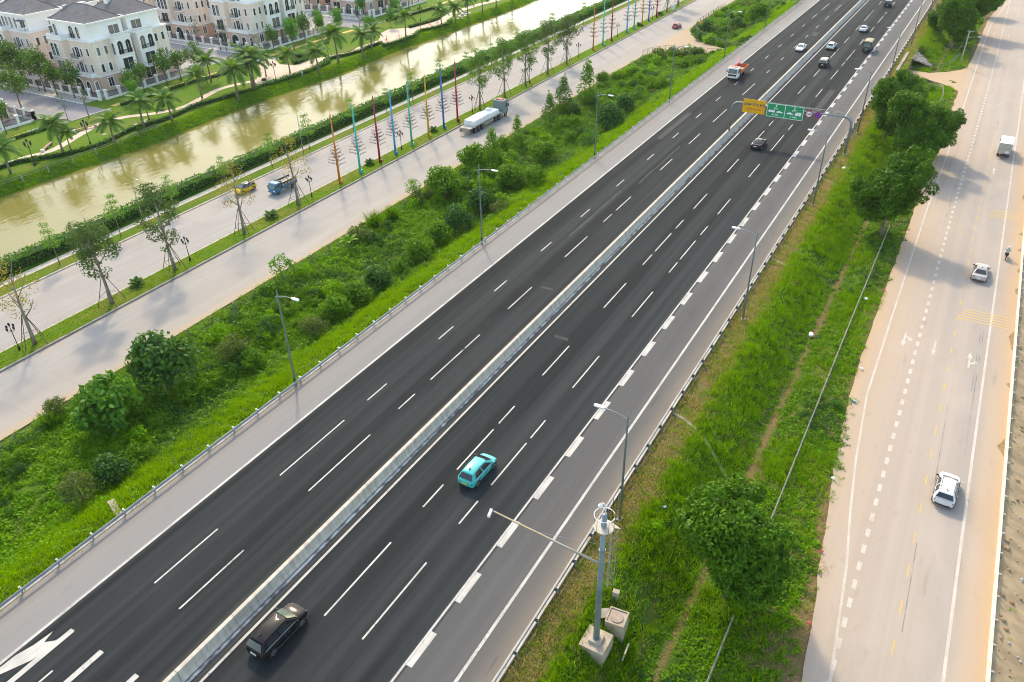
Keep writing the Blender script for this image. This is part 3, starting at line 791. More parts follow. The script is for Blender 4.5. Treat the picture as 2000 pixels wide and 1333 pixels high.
c_m = proto_coll('mg', [tuft(L_['grass'], 14, 0.22, 0.12, 0.05), tuft(L_['grass_r'], 14, 0.22, 0.12, 0.05)])
P = scatter_pts(5000, -91.7, -88.35, 25, 260, lambda x, y: ZL + 0.14, None, 1.2)
gn_scatter('median_turf', P, rng.choice([0, 1], len(P)), 0.7 + 0.7 * rng.random(len(P)), c_m, 'short mown grass on the kerbed median', 'grass')
c_b = proto_coll('bg', [tuft(L_['grass_r'], 20, 0.3, 0.3, 0.06), tuft(L_['grass'], 16, 0.25, 0.2, 0.06)])
P = []
for _ in range(7000):
    u = rng.random(); y = 55 + 200 * rng.random(); P.append((shore(y) + 1.2 - 6.2 * (0.33 + 0.67 * u), y, -5.2 + 2.2 * sm((0.33 + 0.67 * u) * 1.05) - 0.02))
gn_scatter('canal_bank_grass', P, rng.choice([0, 0, 1], len(P)), 0.6 + 0.8 * rng.random(len(P)), c_b, 'grass on the far bank of the canal', 'grass')

# ragged taller scrub that merges into one mass on the left bank
def scrub(mat, n, seed_, L=0.19, W=0.10):
    cl = []
    for k in range(16):
        a = rng.random() * 6.283; rr = 0.75 * rng.random() ** 0.6; z = 0.25 + 0.85 * rng.random() * (1.15 - rr)
        cl.append(((math.cos(a) * rr, math.sin(a) * rr, z), 0.2 + 0.2 * rng.random(), 0.9))
    C, D, Nr = crown_pts(cl, n, fill=0.5)
    return card_mesh('scrub', C, D, L * (0.6 + 0.8 * rng.random(len(C))), W, mat, 0.1, Nr)
c_sc = proto_coll('sc', [scrub(L_['shrub'], 420, i) for i in range(2)] + [scrub(L_['under'], 400, 3), scrub(L_['shrub_dark'], 420, 4), scrub(L_['shrub_olive'], 380, 5), scrub(L_['broad'], 420, 6)])
def k_sc(x, y):
    return off_ramp(x, y) * max(0.0, min(1.0, 0.35 + 1.5 * nz(x, y, 0.07, 21) + 0.35 * sm((y - 60) / 80))) * (1.0 if x < -60 else 0.35)
P = scatter_pts(1200, -74.2, -57.5, 0, 290, z_left, k_sc, 1.0)
idx = [int(rng.choice([0, 1, 0, 1, 0, 2, 2, 3, 3, 4, 5, 5])) for p in P]
gn_scatter('scrub_left', P, idx, 0.7 + 1.7 * rng.random(len(P)) ** 1.7, c_sc, 'ragged mixed scrub merging into a thicket on the left bank', 'scrub')
P = scatter_pts(260, -13.5, -3.2, 25, 300, z_right, lambda x, y: off_ur(x, y) * (0.2 + 1.2 * nz(x, y, 0.12, 71)) * (0.25 if y < 125 else 1.0), 1.0)
idx = [int(rng.choice([0, 1, 0, 1, 2, 3, 5])) for p in P]
gn_scatter('scrub_right', P, idx, 0.5 + 0.9 * rng.random(len(P)), c_sc, 'low mixed scrub on the right bank', 'scrub')

c_st = proto_coll('stn', [MB().ball((0, 0, 0), 0.16, 6, 4, 0.7).mesh('stone', M['earth']), MB().ball((0, 0, 0), 0.13, 5, 4, 0.8).mesh('stone', M['concrete']), tuft(L_['grass_r'], 16, 0.15, 0.3, 0.05)])
P = [(x, y, -3.05 - 0.41 * (x - 12.3)) for x, y in zip(12.6 + 12 * rng.random(1600), 35 + 160 * rng.random(1600) ** 1.3)]
gn_scatter('slope_stones', P, rng.choice([0, 0, 0, 1, 2], len(P)), 0.5 + 1.2 * rng.random(len(P)) ** 2, c_st, 'loose stones and weeds on the sandy slope beyond the right road', 'stones')

# ---- trees
def trunk_mesh(name, h, r0, r1, lean=(0, 0), limbs=(), n=7, mat=None):
    b = MB()
    pts = [(lean[0] * (t ** 1.3) + 0.05 * math.sin(t * 7) * h * 0.08, lean[1] * (t ** 1.3) + 0.04 * math.cos(t * 6) * h * 0.08 - 0.04 * h * 0.08, h * t) for t in (0, .2, .4, .6, .8, 1)]
    pts[0] = (0, 0, -0.3)
    b.tube(pts, [r0 * 1.25] + [r0 + (r1 - r0) * t for t in (.2, .4, .6, .8, 1)], n)
    for (z, d, ln, el) in limbs:
        t = z / h
        p = Vector((lean[0] * (t ** 1.3), lean[1] * (t ** 1.3), z))
        q = p + Vector((math.cos(d) * math.cos(el), math.sin(d) * math.cos(el), math.sin(el))) * ln * 0.55
        e = q + Vector((math.cos(d) * math.cos(el * 1.3), math.sin(d) * math.cos(el * 1.3), math.sin(el * 1.3))) * ln * 0.45
        rr = (r0 + (r1 - r0) * t) * 0.55
        b.tube([p, q, e], [rr, rr * 0.7, rr * 0.25], 5)
    return b.mesh(name, mat or M['bark'], True)

def tree(name, root_loc, rz, parts, label, cat, group, sc=1.0, szz=None):
    r = empty(name, root_loc, rz, label, cat, group)
    r.scale = (sc, sc, szz or sc)
    for nm, me in parts: mobj(nm, me, r)
    return r

def blob_clumps(n, rx, rz_, cz, rc, flat=0.8, low=-0.9, seed=None):
    out = []
    seed = rng.random() * 6.28 if seed is None else seed
    for i in range(n):
        d = rdir(1)[0]
        while d[2] < low: d = rdir(1)[0]
        q = (0.55 + 0.45 * rng.random() ** 0.6) * (1 + 0.22 * math.sin(3 * math.atan2(d[1], d[0]) + seed) * (1 - abs(d[2])))
        out.append(((d[0] * rx * q, d[1] * rx * q, cz + d[2] * rz_ * q), rc * (0.7 + 0.6 * rng.random()), flat))
    return out
def crown_mesh(nm, clumps, nleaf, L, W, mat, **kw):
    C, D, Nr = crown_pts(clumps, nleaf, **kw)
    return card_mesh(nm, C, D, L * (0.7 + 0.6 * rng.random(len(C))), W, mat, 0.12, Nr)

# big feathery trees of the right bank
ACA = []
for i in range(3):
    lobes = [((0, 0, 5.4), 2.0)]
    for k in range(9):
        an = k * 2.4 + i; rr_ = 2.25 * (0.75 + 0.4 * rng.random()); zz = 5.0 + (-2.2, 0.2, 1.9, -1.0, 1.1, -1.8, 0.6, 2.4, -0.4)[k]
        if abs(zz - 5) > 1.7: rr_ *= 0.62
        lobes.append(((math.cos(an) * rr_, math.sin(an) * rr_, zz), 1.5 + 0.5 * rng.random()))
    cl = [((0, 0, 4.8), 2.4, 1.0), ((.6, .5, 3.6), 1.7, .9), ((-.6, -.5, 6), 1.7, .9)]
    for (c_, r_) in lobes:
        for q in range(15):
            d = rdir(1)[0]; t_ = r_ * (0.75 + 0.3 * rng.random())
            cl.append(((c_[0] + d[0] * t_, c_[1] + d[1] * t_, c_[2] + d[2] * t_ * 0.85), 0.5 + 0.35 * rng.random(), 0.85))
    cr = crown_mesh('crown', cl, 330, 0.34, 0.17, L_['acacia'], up=0.3, fill=0.8)
    tk = trunk_mesh('trunk', 5.5, 0.22, 0.08, (0.3, 0.2), [(1.8 + 0.6 * k, k * 2.1 + i, 2.6, 0.7) for k in range(6)])
    ACA.append((('trunk', tk), ('crown', cr)))
def zr(x, y): return z_right(x, y)
for i, (x, y, rm, lab) in enumerate([
    (-6.3, 43.2, 4.6, 'large feathery green tree in the foreground between expressway and right road'),
    (-5.9, 117.0, 5.1, 'broad green tree leaning over the edge of the right road, lit from the left'),
    (-11.6, 156.1, 4.4, 'tree of the right bank thicket standing closest to the gantry post'),
    (-6.4, 147.0, 5.2, 'largest tree in the middle of the thicket on the right bank'),
    (-2.6, 155.0, 3.5, 'dark tree at the thicket edge overhanging the right road'),
    (-14.0, 165.5, 2.6, 'small tree at the thicket top nearest the guardrail'),
    (-11.2, 170.7, 3.7, 'tree at the back of the thicket toward the underpass'),
    (-7.6, 239.3, 5.6, 'tree directly behind the utility pole at the upper right'),
    (-4.9, 259.4, 6.0, 'tall tree next to the bend of the right road near the top edge'),
    (-11.2, 250.0, 4.4, 'tree behind the utility pole trees toward the expressway'),
    (-2.9, 286.5, 4.3, 'far tree at the top edge beside the right road')]):
    tree('acacia_tree', (x, y, zr(x, y)), i * 1.7, ACA[i % 3], lab, 'tree', 'trees on the right bank', rm / 3.9, rm / 3.6)

# shrubs and small trees on the left bank
SH = {}
def mk_shrub(key, mat, n, rx, rz_, cz, rc, nleaf, L, W, flat=0.8, cone=False):
    if cone:
        cl = []
        for k in range(n):
            t = rng.random() ** 0.8; a = rng.random() * 6.283; rr = rx * (1 - t) * (0.5 + 0.5 * rng.random()) + 0.05
            cl.append(((math.cos(a) * rr, math.sin(a) * rr, 0.4 + t * rz_ * 2), rc * (1.15 - 0.75 * t), 0.9))
    else: cl = blob_clumps(n, rx, rz_, cz, rc, flat, -0.5)
    cr = crown_mesh('crown', cl, nleaf, L, W, mat)
    SH[key] = (('stem', trunk_mesh('stem', cz * 0.9 + 0.2, 0.09, 0.03, (0.1, 0.05), [(0.4 * cz, 1.0, 0.7, 0.9), (0.5 * cz, 3.4, 0.7, 0.8), (0.6 * cz, 5.2, 0.6, 0.8)])), ('crown', cr))
# unit shrubs: radius about 1
mk_shrub('round', L_['shrub'], 30, 0.72, 0.72, 0.95, 0.36, 420, 0.20, 0.11)
mk_shrub('dark', L_['shrub_dark'], 30, 0.72, 0.8, 1.0, 0.36, 420, 0.20, 0.12)
mk_shrub('olive', L_['shrub_olive'], 30, 0.72, 0.75, 0.95, 0.33, 400, 0.17, 0.08)
mk_shrub('broad', L_['broad'], 44, 0.78, 0.72, 0.82, 0.26, 520, 0.20, 0.13)
mk_shrub('cone', L_['shrub'], 46, 0.75, 1.25, 1.0, 0.34, 420, 0.17, 0.08, cone=True)
mk_shrub('cone2', L_['acacia'], 46, 0.70, 1.2, 1.0, 0.34, 420, 0.17, 0.07, cone=True)
mk_shrub('sparse', L_['young'], 16, 0.75, 0.9, 1.25, 0.24, 420, 0.20, 0.10)
for (x, y, rm, key, lab) in [
    (-68.4, 40.6, 3.5, 'dark', 'large dark bush with pale shoot tips beside the service road, left foreground'),
    (-68.1, 33.2, 3.5, 'broad', 'large round broad-leaved bush at the far left foreground'),
    (-75.0, 31.6, 1.3, 'olive', 'small yellowish bush at the road edge left of the broad-leaved bush'),
    (-74.7, 65.0, 1.9, 'sparse', 'open young tree alone at the service road edge above the lamp post'),
    (-75.2, 96.4, 1.6, 'sparse', 'light green sapling at the road edge opposite the orange sculpture pole'),
    (-70.4, 98.4, 3.0, 'round', 'wide leafy tree on the left bank just past the sapling'),
    (-73.0, 110.7, 2.7, 'round', 'tree in front of the flatbed truck, left one of the pair'),
    (-70.9, 114.0, 2.5, 'cone', 'tree in front of the flatbed truck, right one of the pair'),
    (-72.4, 125.7, 2.0, 'cone', 'narrow conical tree beside the cab of the flatbed truck'),
    (-63.9, 120.1, 2.3, 'round', 'bright bush midway down the bank below the conical tree'),
    (-71.9, 138.3, 2.5, 'cone2', 'conical tree just left of the tallest conical tree on the bank'),
    (-74.4, 148.8, 2.7, 'cone2', 'tallest pointed conical tree at the service road edge'),
    (-71.9, 155.3, 3.2, 'cone', 'broad conical tree right of the tallest conical tree'),
    (-74.9, 170.4, 1.7, 'round', 'small bush at the service road edge behind the broad conical tree'),
    (-60.1, 140.6, 2.8, 'dark', 'dark bush behind the tall street lamp near the crane truck'),
    (-61.1, 151.1, 2.2, 'dark', 'second dark bush farther up the bank behind the tall street lamp'),
    (-63.5, 164.1, 1.6, 'round', 'low bush below the underpass ramp on the left bank'),
    (-61.6, 88.6, 2.2, 'dark', 'dark bush just left of the second street lamp from the front'),
    (-61.6, 83.2, 2.2, 'round', 'rounded bush below the second street lamp, upper of two'),
    (-60.8, 78.0, 2.2, 'round', 'rounded bush below the second street lamp, lower of two'),
    (-60.9, 68.6, 1.9, 'dark', 'dark bush half way between the two nearest left street lamps'),
    (-60.8, 64.0, 2.1, 'round', 'green bush next to the yellow-green bush on the bank'),
    (-60.9, 60.2, 2.1, 'round', 'yellow-green bush on the bank right of the nearest street lamp'),
    (-60.1, 55.3, 1.8, 'olive', 'olive bush right behind the head of the nearest left street lamp'),
    (-65.4, 47.7, 2.0, 'olive', 'greyish olive bush left of the nearest street lamp pole'),
    (-62.2, 47.6, 1.4, 'round', 'small bright bush at the foot of the greyish olive bush'),
    (-60.7, 24.5, 1.9, 'olive', 'olive bush low on the bank at the left edge'),
    (-59.9, 27.5, 1.7, 'dark', 'dark bush beside the olive bush at the left edge'),
    (-57.8, 106.0, 2.0, 'round', 'bush on the slope nearest the guardrail under the conical trees'),
    (-61.4, 95.2, 2.3, 'dark', 'dark bush just right of the second street lamp from the front'),
    (-62.7, 107.0, 2.4, 'round', 'bush in the middle of the bank between two dark bushes'),
    (-70.3, 230.0, 1.8, 'dark', 'dark bush next to the orange warning sign on the grass island'),
    (-60.7, 248.0, 3.4, 'round', 'bush on the grass island at the top of the picture'),
    (-63.1, 236.3, 2.0, 'dark', 'low bush in the middle of the grass island')]:
    tree('shrub' if rm < 2.4 else 'bushy_tree', (x, y, z_left(x, y) - 0.1), x * 3 + y, SH[key], lab, 'bush' if rm < 2.4 else 'tree', 'bushes on the left bank', rm)
# pampas-like clumps at the road edge
pmesh = tuft(L_['shrub'], 260, 0.30, 1.9, 0.10)
for i, (x, y, s, lab) in enumerate([(-73.6, 84.0, 1.35, 'tall grass clump at the road edge, nearer of the two'), (-73.4, 87.9, 1.1, 'tall grass clump at the road edge, farther of the two'), (-74.2, 30.2, 0.9, 'grass clump beside the low wall at the left edge')]):
    tree('tall_grass_clump', (x, y, z_left(x, y)), i, (('blades', pmesh),), lab, 'grass clump', 'tall grass clumps', s)
# banana plant
b = MB()
for k in range(6):
    a = k * 1.05; e = 0.9 + 0.1 * (k % 3)
    P_ = [Vector((0, 0, 0.8))] + [Vector((math.cos(a) * t * 0.9, math.sin(a) * t * 0.9, 0.8 + 1.3 * t - 0.55 * t * t)) for t in (0.3, 0.7, 1.1, 1.5)]
    sd_ = Vector((-math.sin(a), math.cos(a), 0))
    for i in range(4):
        w0, w1 = (0.03, .22, .26, .2)[i], (.22, .26, .2, .02)[i]
        b.face([P_[i] - sd_ * w0, P_[i] + sd_ * w0, P_[i + 1] + sd_ * w1, P_[i + 1] - sd_ * w1])
tree('banana_plant', (-72.6, 76.5, z_left(-72.6, 76.5)), 0.3, (('leaves', b.mesh('leaves', L_['under'])), ('stem', trunk_mesh('stem', 1.0, 0.1, 0.06))), 'banana plant with upright leaves at the edge of the left bank', 'plant', None, 1.2)

# median trees with pole supports
sup = MB(); 
for a in (0.5, 2.07, 3.64, 5.21):
    c_, s_ = math.cos(a), math.sin(a)
    MBp = None
pole_mesh = MB().tube([(1.75, 0, -0.05), (0.16, 0, 4.1)], 0.045, 5).mesh('support_pole', M['bamboo'])
tie_mesh = MB().tube([(1.28, 0, 1.25), (0, 1.28, 1.25)], 0.03, 5).mesh('tie_bar', M['bamboo'])
MT = {}
def mk_med(key, mat, ncl, nleaf, h, rx, sd_, L=0.32, W=0.15, extra=0):
    cl = []
    for k in range(ncl):
        t = rng.random(); z = 5.2 + (h - 5.8) * t
        rr = rx * (0.45 + 0.75 * math.sin(math.pi * min(1, 0.18 + 0.75 * t))) * rng.random() ** 0.5; a = rng.random() * 6.283
        cl.append(((math.cos(a) * rr, math.sin(a) * rr, z), 0.75 + 0.4 * rng.random(), 0.85))
    for k in range(extra): cl.append(((0.8 * math.cos(k * 2.2), 0.8 * math.sin(k * 2.2), 3.6 + 0.6 * k), 0.55, 0.8))
    cr = crown_mesh('crown', cl, nleaf, L, W, mat, fill=0.35)
    lm = [(3.6 + 0.9 * k, k * 2.3 + sd_, 2.6 + 0.4 * rng.random(), 0.85) for k in range(8)]
    MT[key] = (('trunk', trunk_mesh('trunk', h - 2.2, 0.24, 0.07, (0.4 * math.sin(sd_), 0.3), lm, mat=pm('bark_grey_%s' % key, (0.30, 0.26, 0.21), (0.17, 0.145, 0.12), (5, 5, 1.2), 0.9, coord='obj'))), ('crown', cr))
mk_med('dense', L_['median'], 30, 120, 12.6, 2.1, 0.3, L=.34, W=.16, extra=4)
mk_med('dense2', L_['median'], 26, 110, 12.8, 2.2, 1.9, L=.34, W=.16, extra=4)
mk_med('leafless', L_['yellowing'], 30, 30, 11.6, 2.4, 0.9, L=0.3, W=0.13)
mk_med('green', L_['street'], 34, 95, 12.6, 2.2, 2.7, L=.34, W=.16, extra=2)
for i, (y, key, lab) in enumerate([
    (38.7, 'leafless', 'thin yellowing tree with support poles at the left edge of the median'),
    (49.5, 'dense', 'dark leafy tree with support poles, second from the left on the median'),
    (59.7, 'dense2', 'dark leafy tree with support poles nearest the lone bare double lamp, third from the left'),
    (72.7, 'leafless', 'nearly leafless yellowing tree in front of the yellow car'),
    (84.7, 'leafless', 'nearly leafless yellowing tree in front of the blue truck'),
    (140.5, 'green', 'median tree beside the grey truck cab, first behind the near row of coloured poles'),
    (150.9, 'green', 'second median tree beyond the flatbed truck'),
    (160.5, 'green', 'third median tree beyond the flatbed truck'),
    (171.3, 'dense2', 'fourth median tree beyond the flatbed truck'),
    (181.8, 'dense', 'fifth median tree beyond the flatbed truck, just before the far coloured poles'),
    (252.0, 'green', 'median tree just past the far coloured poles'),
    (262.0, 'green', 'median tree at the top edge past the far coloured poles')]):
    t = tree('supported_tree', (-90.0, y, ZL + 0.13), i * 2.4, MT[key], lab, 'tree', 'trees on the service road median')
    for a in range(4):
        mobj('support_pole', pole_mesh, t, rot=(0, 0, 0.4 + a * math.pi / 2)); mobj('tie_bar', tie_mesh, t, rot=(0, 0, 0.4 + a * math.pi / 2))

# young layered trees beside the canal
YT = []
for i in range(3):
    cl = []
    for k in range(4):
        z = 3.2 + 0.95 * k; rr = 1.35 * (1 - 0.2 * k)
        for q in range(6 - k): cl.append(((math.cos(q * 1.2 + k + i) * rr * 0.7, math.sin(q * 1.2 + k + i) * rr * 0.7, z + 0.1 * rng.normal()), 0.55, 0.35))
    YT.append((('trunk', trunk_mesh('trunk', 6.0, 0.07, 0.03, (0.1, 0.1), [(3 + 0.95 * k, k * 2.0, 1.0, 0.3) for k in range(4)])), ('crown', crown_mesh('crown', cl, 110, 0.24, 0.13, L_['young']))))
for i, y in enumerate([53, 63.2, 73.5, 84.5, 95.2, 105.2, 118.1, 129.1, 138.5, 149.3, 160.6, 172, 185, 205, 225.1]):
    tree('young_tree', (-106.2, y, ZL + 0.09), i * 1.9, YT[i % 3], '%s slender layered young tree from the left edge along the canal footpath' % nth(i), 'tree', 'young trees along the canal path', (1.0, 1.06, .95, .86)[i % 4])

# palms
def frond(b, az, el0, ln, droop, nl=15, seed=0):
    ca, sa = math.cos(az), math.sin(az)
    def Pt(t):
        el = el0 - droop * t
        return None
    pts = []; p = Vector((0, 0, 0)); el = el0
    ns = 7
    for i in range(ns + 1):
        pts.append(p.copy()); st = ln / ns
        p = p + Vector((ca * math.cos(el), sa * math.cos(el), math.sin(el))) * st
        el -= droop / ns
    side = Vector((-sa, ca, 0))
    b.tube(pts, [0.05 * (1 - 0.85 * i / ns) for i in range(ns + 1)], 3, False)
    for i in range(nl):
        t = 0.14 + 0.86 * i / (nl - 1); k = t * ns; a = int(min(k, ns - 1)); q = pts[a].lerp(pts[a + 1], k - a)
        tg = (pts[a + 1] - pts[a]).normalized()
        L = ln * 0.30 * math.sin(math.pi * (0.12 + 0.80 * t)) + 0.12
        for s in (-1, 1):
            d = (side * s * 0.85 + tg * 0.55 + Vector((0, 0, -0.42))).normalized()
            w = tg * 0.10
            b.face([q - w, q + d * L * 0.5 - w * 0.9, q + d * L, q + d * L * 0.5 + w * 0.9, q + w])
PALM = []
for i in range(3):
    h = (4.6, 3.9, 5.2)[i]
    b = MB()
    for k in range(17):
        frond(b, k * 2.4 + i, R(78 - 88 * (k / 17.0)) + 0.1 * rng.normal(), 2.9 + 0.5 * rng.random(), 1.15 + 0.35 * rng.random())
    me = b.mesh('fronds', L_['palm'])
    me.transform(Matrix.Translation((0.25 * (i - 1), 0.2, h)))
    tkm = MB(); tkm.tube([(0, 0, -0.2), (0, 0.02, h * 0.3), (0.1 * (i - 1), 0.08, h * 0.65), (0.25 * (i - 1), 0.2, h + 0.1)], [0.24, 0.17, 0.14, 0.12], 8)
    PALM.append((('trunk', tkm.mesh('trunk', M['palm_bark'], True)), ('fronds', me)))
PL = [(-146.7, 70.8, 1.1), (-149.5, 68.5, .95), (-147.4, 81.8, 1.05), (-148.1, 83.8, .7), (-143.4, 90.1, 1.05), (-145.9, 99.1, 1), (-149.2, 103.0, .8), (-144.1, 104.8, 1.15), (-151.4, 119.3, 1.0), (-143.2, 122.3, 1.35), (-147.4, 131.6, 1.4), (-160.3, 130.0, 1.05), (-149.0, 127.5, 1.15), (-145.6, 129.4, 1.4), (-151.4, 139.4, .85), (-148.3, 144.5, .95), (-141.8, 147.8, 1.2), (-143.4, 157.1, 1.35), (-142.4, 165.7, 1.1), (-145.2, 173.0, 1.15), (-143.5, 186.5, 1.15), (-142.7, 203.3, 1.0), (-143.0, 211.2, 1.05), (-143.0, 218.4, 1.0), (-142.7, 226.5, 1.05), (-143.2, 236, 1.1), (-143.6, 247, 1.05)]
PL.sort(key=lambda p: p[1])
for i, (x, y, s) in enumerate(PL):
    tree('coconut_palm', (x, y, -3.0), i * 1.3, PALM[i % 3], '%s feathery palm from the left edge in the canal-side park' % nth(i), 'palm', 'palms in the canal park', s * 1.05)

# round clipped and natural street trees by the villas
ST = []
for i in range(3):
    cl = blob_clumps(26, 1.5, 2.0, 4.8, 0.85, 0.9)
    ST.append((('trunk', trunk_mesh('trunk', 4.2, 0.14, 0.06, (0.1, 0), [(2.4, 1, 1.5, .9), (2.7, 3, 1.5, .9), (3, 5, 1.4, .9)])), ('crown', crown_mesh('crown', cl, 60, 0.42, 0.22, L_['street' if i < 2 else 'street2'], fill=0.6))))
cl = [((0.7 * math.cos(k * 2.1), 0.7 * math.sin(k * 2.1), 3 + 0.45 * k), 0.55, 0.6) for k in range(8)]
SPARSE = (('trunk', trunk_mesh('trunk', 4.6, 0.1, 0.04, (0.1, 0), [(2.0 + .3 * k, k * 1.7, 1.5, .8) for k in range(6)])), ('crown', crown_mesh('crown', cl, 45, 0.34, 0.16, L_['median'])))
for i, (x, y, s, k, lab) in enumerate([
    (-179.4, 93.9, 1.35, 0, 'street tree on the estate street corner at the far left edge'),
    (-178.2, 105.8, 1.2, 1, 'dense round street tree in front of the arched porch of the nearest villa'),
    (-201.0, 105.3, 1.5, 0, 'dark dense tree at the left edge before the far left villa'),
    (-196.5, 106.3, 1.45, 1, 'dense dark tree beside the carport on the estate street'),
    (-189.5, 106.0, 1.4, 0, 'large dark tree between the two left villas'),
    (-164.7, 111.5, 1.0, 1, 'small round tree at the corner fence of the nearest villa'),
    (-167.7, 123.1, 1.2, 1, 'leafy tree before the second villa, left of its wide window'),
    (-167.8, 132.2, 1.15, 1, 'leafy tree at the far corner of the second villa'),
    (-164.3, 163.1, 1.2, 2, 'bright green tree in front of the third villa corner'),
    (-171.5, 181.0, .95, 2, 'clipped ball-shaped tree at the fourth villa fence'),
    (-164.6, 181.5, 1.05, 2, 'bright rounded tree beside the third estate street'),
    (-173.0, 203.2, 1.0, 2, 'round tree on the pavement before the top edge villa'),
    (-161.5, 206.3, .9, 2, 'low round tree at the corner of the playground lawn'),
    (-150.3, 179.5, 1.0, 2, 'round tree standing at the playground entrance'),
    (-156.5, 196.5, .8, 2, 'small round tree behind the playground'),
    (-168.5, 222.0, 1.1, 2, 'tree before the last villa at the top edge'),
    (-160.0, 228.0, 1.15, 0, 'tree by the cycle path near the top edge'),
    (-158.0, 240.0, 1.15, 2, 'tree at the top edge left of the far palms'),
    (-167.6, 116.5, .95, 0, 'leafy tree against the fence of the nearest villa, right of its gate'),
    (-168.0, 127.6, 1.0, 0, 'leafy tree in the middle of the second villa fence'),
    (-167.4, 158.6, 1.0, 1, 'leafy tree before the arched porch of the third villa'),
    (-167.8, 171.5, 1.05, 0, 'leafy tree before the fourth villa bay'),
    (-166.8, 176.8, .9, 2, 'bright small tree before the fourth villa fence'),
    (-184.5, 105.6, 1.1, 1, 'dark tree on the pavement left of the nearest villa porch'),
    (-168.6, 83.5, 1.0, 0, 'tree inside the fence at the left edge of the park'),
    (-170.0, 76.0, 1.1, 1, 'darker tree at the left edge beyond the cycle path'),
    (-160.5, 101.0 + 7.5, .8, 2, 'small bright tree beside the yellow cycle path below the nearest villa')]):
    tree('street_tree', (x, y, -3.0), i * 1.1, ST[k], lab, 'tree', 'trees of the villa estate', s)
for i, (x, y, s, lab) in enumerate([(-162.4, 98.1, 1.1, 'thin grey-green tree at the end of the nearest estate street'), (-165.5, 95.2, .8, 'smaller thin tree at the end of the nearest estate street'), (-192.8, 154.9, 1.2, 'sparse tree on the pavement of the second estate street, farther one'), (-180.6, 153.9, 1.25, 'sparse tree on the pavement of the second estate street, nearer one'), (-160.5, 147.5, 1.1, 'pale sparse tree at the end of the second estate street')]):
    tree('sparse_tree', (x, y, -3.0), i * 2.0, SPARSE, lab, 'tree', 'sparse trees of the villa estate', s)

# hedges
def hedge(name, pts, w, h, dens, mat, label, L=0.34, z0=-2.95, core=True, group=None):
    root = empty(name, (pts[0][0], pts[0][1], z0), 0, label, 'hedge', group)
    ox, oy = pts[0][0], pts[0][1]
    C = []; D = []; b = MB()
    for (x0, y0), (x1, y1) in zip(pts[:-1], pts[1:]):
        ln = math.hypot(x1 - x0, y1 - y0); n = int(ln * (w + 2 * h) * dens)
        tx, ty = (x1 - x0) / ln, (y1 - y0) / ln
        for k in range(n):
            t = rng.random() * ln; q = rng.random() * (w + 2 * h)
            hh = h * (0.88 + 0.28 * mnoise.noise(Vector((t * 0.45 + x0, y0 * 0.3, 2))))
            if q < h: o_, z = -w / 2, q
            elif q < h + w: o_, z = q - h - w / 2, hh
            else: o_, z = w / 2, q - h - w
            z = min(z, hh)
            o2 = o_ * (1.0 + 0.18 * mnoise.noise(Vector((t * 0.6, z, 5.0 + x0))))
            C.append((x0 - ox + tx * t - ty * o2 + 0.07 * rng.normal(), y0 - oy + ty * t + tx * o2 + 0.07 * rng.normal(), z + 0.06 * rng.normal()))
            D.append((-ty * o_ * 1.0 + 0.6 * rng.normal(), tx * o_ * 1.0 + 0.6 * rng.normal(), 0.5 + 0.5 * rng.normal()))
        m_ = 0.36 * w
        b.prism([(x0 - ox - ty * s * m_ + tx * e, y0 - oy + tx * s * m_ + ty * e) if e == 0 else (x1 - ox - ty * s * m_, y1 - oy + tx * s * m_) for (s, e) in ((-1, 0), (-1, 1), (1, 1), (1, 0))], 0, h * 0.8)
    C = np.array(C); D = unit(np.array(D))
    mobj('foliage', card_mesh('foliage', C, D, L * (0.6 + 0.7 * rng.random(len(C))), L * 0.55, mat, 0.1), root)
    b.build('inner_branches', M['hedge_core'], root)
    return root
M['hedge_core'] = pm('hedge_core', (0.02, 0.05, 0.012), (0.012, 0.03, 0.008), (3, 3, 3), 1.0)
hedge('hedge', [(-110.6, 20), (-110.6, 90), (-110.8, 170), (-110.8, 270)], 2.3, 1.9, 22, L_['hedge'], 'long tall leafy hedge between canal and footpath')
def offs(q, d, a, b_):
    out = []
    for i in range(a, b_, 4):
        t = (q[min(i + 1, len(q) - 1)] - q[max(i - 1, 0)]).normalized(); out.append((q[i].x + t.y * d, q[i].y - t.x * d))
    return out
hedge('low_hedge', [(-151.2, 60), (-150.7, 71), (-150.2, 74.5)] + offs(PATHQ[1], 1.1, 2, len(PATHQ[1])), 0.7, 0.75, 18, L_['hedge'], 'low dark hedge edging the narrow park path at the left', 0.3)
hedge('low_hedge', [(-145.0, 133), (-144.0, 142), (-144.6, 150), (-146.6, 157)], 1.3, 0.9, 16, L_['hedge'], 'low hedge along the canal side of the pink plaza', 0.34)
hedge('low_hedge', offs(PATHQ[2], 1.9, 8, len(PATHQ[2])) + [(-143.6, 176.5), (-142.8, 184), (-143.3, 190), (-145.3, 196), (-143.5, 201), (-143, 206), (-144.6, 211.5)], 0.8, 0.7, 14, L_['hedge'], 'low hedge curving round the playground on the canal side', 0.34)
hedge('low_hedge', [(-151.2, 198.5), (-150.4, 205), (-150.2, 212), (-153.5, 219), (-155, 224)], 0.9, 0.8, 14, L_['hedge'], 'low hedge behind the playground lawn', 0.34)
hedge('low_hedge', [(-164.0, 60), (-163.6, 90)], 0.8, 0.6, 14, L_['hedge'], 'low hedge beside the yellow cycle path at the left edge', 0.34)
hedge('low_hedge', [(-163.6, 107), (-163.6, 128), (-161.5, 141)], 0.8, 0.6, 14, L_['hedge'], 'low hedge beside the yellow cycle path under the second villa', 0.34)
hedge('low_hedge', [(-156, 154), (-152.8, 151.6), (-153.4, 156), (-156, 158.5), (-158.6, 156)], 1.4, 0.8, 14, L_['shrub_dark'], 'dark planting bed hedge at the plaza corner', 0.34)
